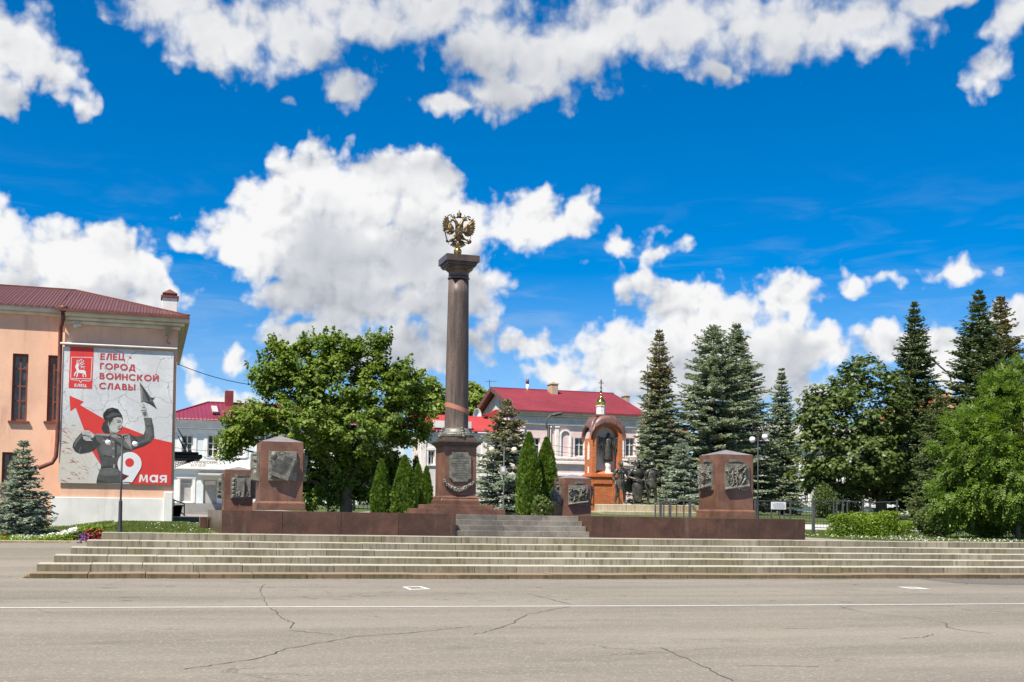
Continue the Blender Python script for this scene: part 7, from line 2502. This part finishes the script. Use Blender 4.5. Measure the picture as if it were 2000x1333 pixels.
fn = thing('metal_fence', (fp(1600, 1030).x, YF, .95), 'dark metal fence of mesh panels behind the hedge and notice board', 'fence')
segs = [((1474, 978.5), (1543, 979.5), 1016, 1018, 41), ((1545, 979.5), (1587, 979.8), 1022, 1024, 41), ((1590, 979.6), (1645, 979), 1031, 1032, 41), ((1647, 979.5), (1684, 980), 1020, 1022, 43), ((1690, 982), (1752, 980), 1018, 1016, 44.2)]
for (a, b, yb0, yb1, Yq) in segs:
    r_, w_ = MB(), MB()
    p, q = fp(a[0], a[1], Yq), fp(b[0], b[1], Yq)
    mesh_panel(r_, w_, p, q, p.z, q.z, fp(a[0], yb0, Yq).z, fp(b[0], yb1, Yq).z)
    f_ = r_.build('rail', MT['greyiron'], fn); w_.build('mesh_wire', MT['black'], f_)
for px, yt, yb, Yq, w_ in ((1543.5, 978, 1022, 41, .06), (1588.5, 978, 1038, 40.9, .10), (1646, 978, 1033, 41, .06), (1634.5, 980, 1031, 41.2, .04), (1628, 980, 1020, 43, .05), (1655, 979, 1018, 43, .05), (1685.5, 978.5, 1020, 43, .07), (1699, 982, 1016, 44.2, .06), (1752, 978, 1016, 44.2, .07), (1475, 978, 1018, 41, .06)):
    mb = MB(); p, q = fp(px, yb, Yq), fp(px, yt, Yq); mb.box(p.x-w_/2, Yq-w_/2, p.z-.25, p.x+w_/2, Yq+w_/2, q.z+.03); mb.build('post', MT['greyiron'], fn)
YG = 44.0
bn = thing('pipe_barrier', (fp(1325, 1000, YG).x, YG, 1.0), 'dark pipe railing in front of the stone plinth and spruces', 'railing')
mb = MB()
mb.bar(fp(1287, 981.5, YG), fp(1353, 977, YG), .055); mb.bar(fp(1347, 980.5, YG+1), fp(1368, 980, YG+1), .05)
mb.build('rail', MT['greyiron'], bn)
for px, yt in ((1280, 986), (1289, 982), (1291.5, 982), (1296.5, 982), (1307, 981), (1310, 975), (1321.5, 979), (1335.5, 979), (1346, 979), (1349, 980)):
    mb = MB(); p = fp(px, yt, YG); zz = zfun(p.x, YG); mb.box(p.x-.022, YG-.03, zz-.1, p.x+.022, YG+.02, p.z); mb.build('post', MT['greyiron'], bn)
# notice board on legs
YN = 40.2
nbd = thing('notice_board', (fp(1521, 1010, YN).x, YN, zfun(fp(1521, 1010, YN).x, YN)), 'small white notice board on dark legs behind the terrace wall', 'sign')
p, q = fp(1506.5, 995.3, YN), fp(1535.3, 981.2, YN)
mb = MB(); mb.box(p.x, YN, p.z, q.x, YN+.03, q.z); mb.build('panel', MT['sign'], nbd, bevel=.005)
mb = MB()
for i, (f0, f1) in enumerate(((.25, .75), (.1, .9), (.15, .85), (.12, .88), (.2, .8))):
    z = q.z-(q.z-p.z)*(.2+.15*i); x = p.x+(q.x-p.x)*f0
    while x < p.x+(q.x-p.x)*f1:
        L = rnd.uniform(.02, .06); mb.box(x, YN-.004, z-.010, x+L, YN-.001, z+.010); x += L+.015
mb.build('lettering', MT['signtext'], nbd)
for px in (1508.5, 1524, 1533):
    mb = MB(); x = fp(px, 1000, YN).x; mb.box(x-.02, YN+.031, .9, x+.02, YN+.07, p.z+.02); mb.build('leg', MT['greyiron'], nbd)
# ornamental iron fence behind the maple
YI = 62.0
fi = thing('ornamental_fence', (fp(690, 1000, YI).x, YI, 1.0), 'black ornamental iron fence behind the maple trunk', 'fence')
x = fp(640, 990, YI).x; xe_ = fp(742, 990, YI).x
z0, z1 = fp(690, 1001, YI).z, fp(690, 972, YI).z
mb = MB(); mb.bar((x, YI, z1-.08), (xe_, YI, z1-.08), .05); mb.bar((x, YI, z0+.2), (xe_, YI, z0+.2), .05); mb.build('rail', MT['black'], fi)
mb = MB()
while x < xe_:
    mb.bar((x, YI, z0), (x, YI, z1), .028)
    mb.tube([(x+.12+.085*math.cos(a), YI, (z0+z1)/2+.09*math.sin(a)+.08) for a in [i*.6 for i in range(12)]], .012, 5)
    x += .24
mb.build('bars', MT['black'], fi)
for px in (641, 691, 741):
    mb = MB(); xx_ = fp(px, 990, YI).x; mb.box(xx_-.06, YI-.06, z0-.2, xx_+.06, YI+.06, z1+.1); mb.build('post', MT['black'], fi)
# waste bin and handrail by the museum street
YB_ = 58.0
bn_ = thing('waste_bin', (at(344, 1004, YB_).x, YB_, at(344, 1009, YB_).z), 'dark tapered waste bin at the corner of the banner building', 'bin')
mb = MB(); h_ = at(344, 990, YB_).z-at(344, 1009, YB_).z; mb.lathe([(.20, 0), (.29, h_), (.31, h_), (.31, h_+.04), (.26, h_+.04)], (at(344, 1004, YB_).x, YB_, at(344, 1009, YB_).z), 14); mb.build('bucket', MT['black'], bn_)
hr = thing('handrail', (at(352, 1000, YB_+1).x, YB_+1, 1.0), 'bent dark metal handrail beside the waste bin', 'handrail')
mb = MB(); mb.tube([at(338, 976, YB_+1), at(347, 980, YB_+1), at(360, 984, YB_+1), at(360, 988, YB_+1), at(342, 988, YB_+1)], .03, 7)
mb.tube([at(337, 1000, YB_+1), at(349, 998, YB_+1), at(362, 1008, YB_+1)], .03, 7); mb.build('rail', MT['black'], hr)
for a_, b_, c_ in ((360, 984, 1007), (340, 978, 1004)):
    mb = MB(); mb.bar(at(a_, b_, YB_+1), at(a_, c_, YB_+1), .05); mb.build('post', MT['black'], hr)
# wires, dish, aerials
def cable(label, a, b, sag, r=.012):
    a, b = Vector(a), Vector(b)
    mb = MB(); mb.tube([a.lerp(b, i/12)-Vector((0, 0, sag*4*(i/12)*(1-i/12))) for i in range(13)], r, 5)
    return tag(mb.build('overhead_cable', MT['black']), label, 'cable', 'thin overhead cables')


cable('cable from the banner building corner into the maple', at(346, 711, 50.5), at(492, 752, 52.5), .12, .016)
for i, (ya, yb) in enumerate(((872, 876), (884, 888))):
    cable(('upper', 'lower')[i]+' wire crossing in front of the museum windows', at(336, ya+2, 70), at(560, yb+3, 72), .2)
for i, (ya, yb) in enumerate(((868, 878), (879, 886), (886, 892))):
    cable(('topmost', 'middle', 'lowest')[i]+' wire crossing in front of the pink mansion', at(1070, ya, 75), at(1262, yb, 76), .25)
Yd = 98.0
ds = thing('satellite_dish', at(931, 813, Yd), 'round white satellite dish on the roof edge beside the gable', 'satellite dish')
mb = MB(); c = at(931, 812, Yd); mb.lathe([(.05, 0), (.40, .10), (.62, .26), (.60, .26), (.38, .14), (.02, .06)], (0, 0, 0), 18)
mb.v = [tuple(c+Vector((v[0]*.6, v[2]*-1, v[1]))) for v in mb.v]
mb.build('reflector', MT['white'], ds)
mb = MB(); mb.bar(c, c+Vector((0, .4, -1.2)), .06); mb.build('mount', MT['greyiron'], ds)
an = thing('roof_aerial', at(956, 760, 101), 'thin aerial on the gable ridge of the pink mansion', 'aerial')
mb = MB(); c = at(956, 757, 101); mb.bar(c, c+Vector((0, 0, .7)), .05); mb.bar(c+Vector((-.45, 0, .5)), c+Vector((.7, 0, .62)), .03)
for k in range(4): mb.bar(c+Vector((-.3+.25*k, -.15, .53)), c+Vector((-.3+.25*k, .15, .53)), .02)
mb.build('mast', MT['greyiron'], an)
an = thing('roof_aerial', at(1266, 760, 75), 'tall thin aerial mast beside the slim spruce', 'aerial')
mb = MB(); c = at(1265, 845, 75); tpp = at(1265, 712, 75); mb.bar(c-Vector((0, 0, 6)), tpp, .05); mb.bar(at(1259, 738, 75), at(1268, 736, 75), .03); mb.bar(at(1262, 716, 75), at(1267, 722, 75), .03); mb.build('mast', MT['greyiron'], an)
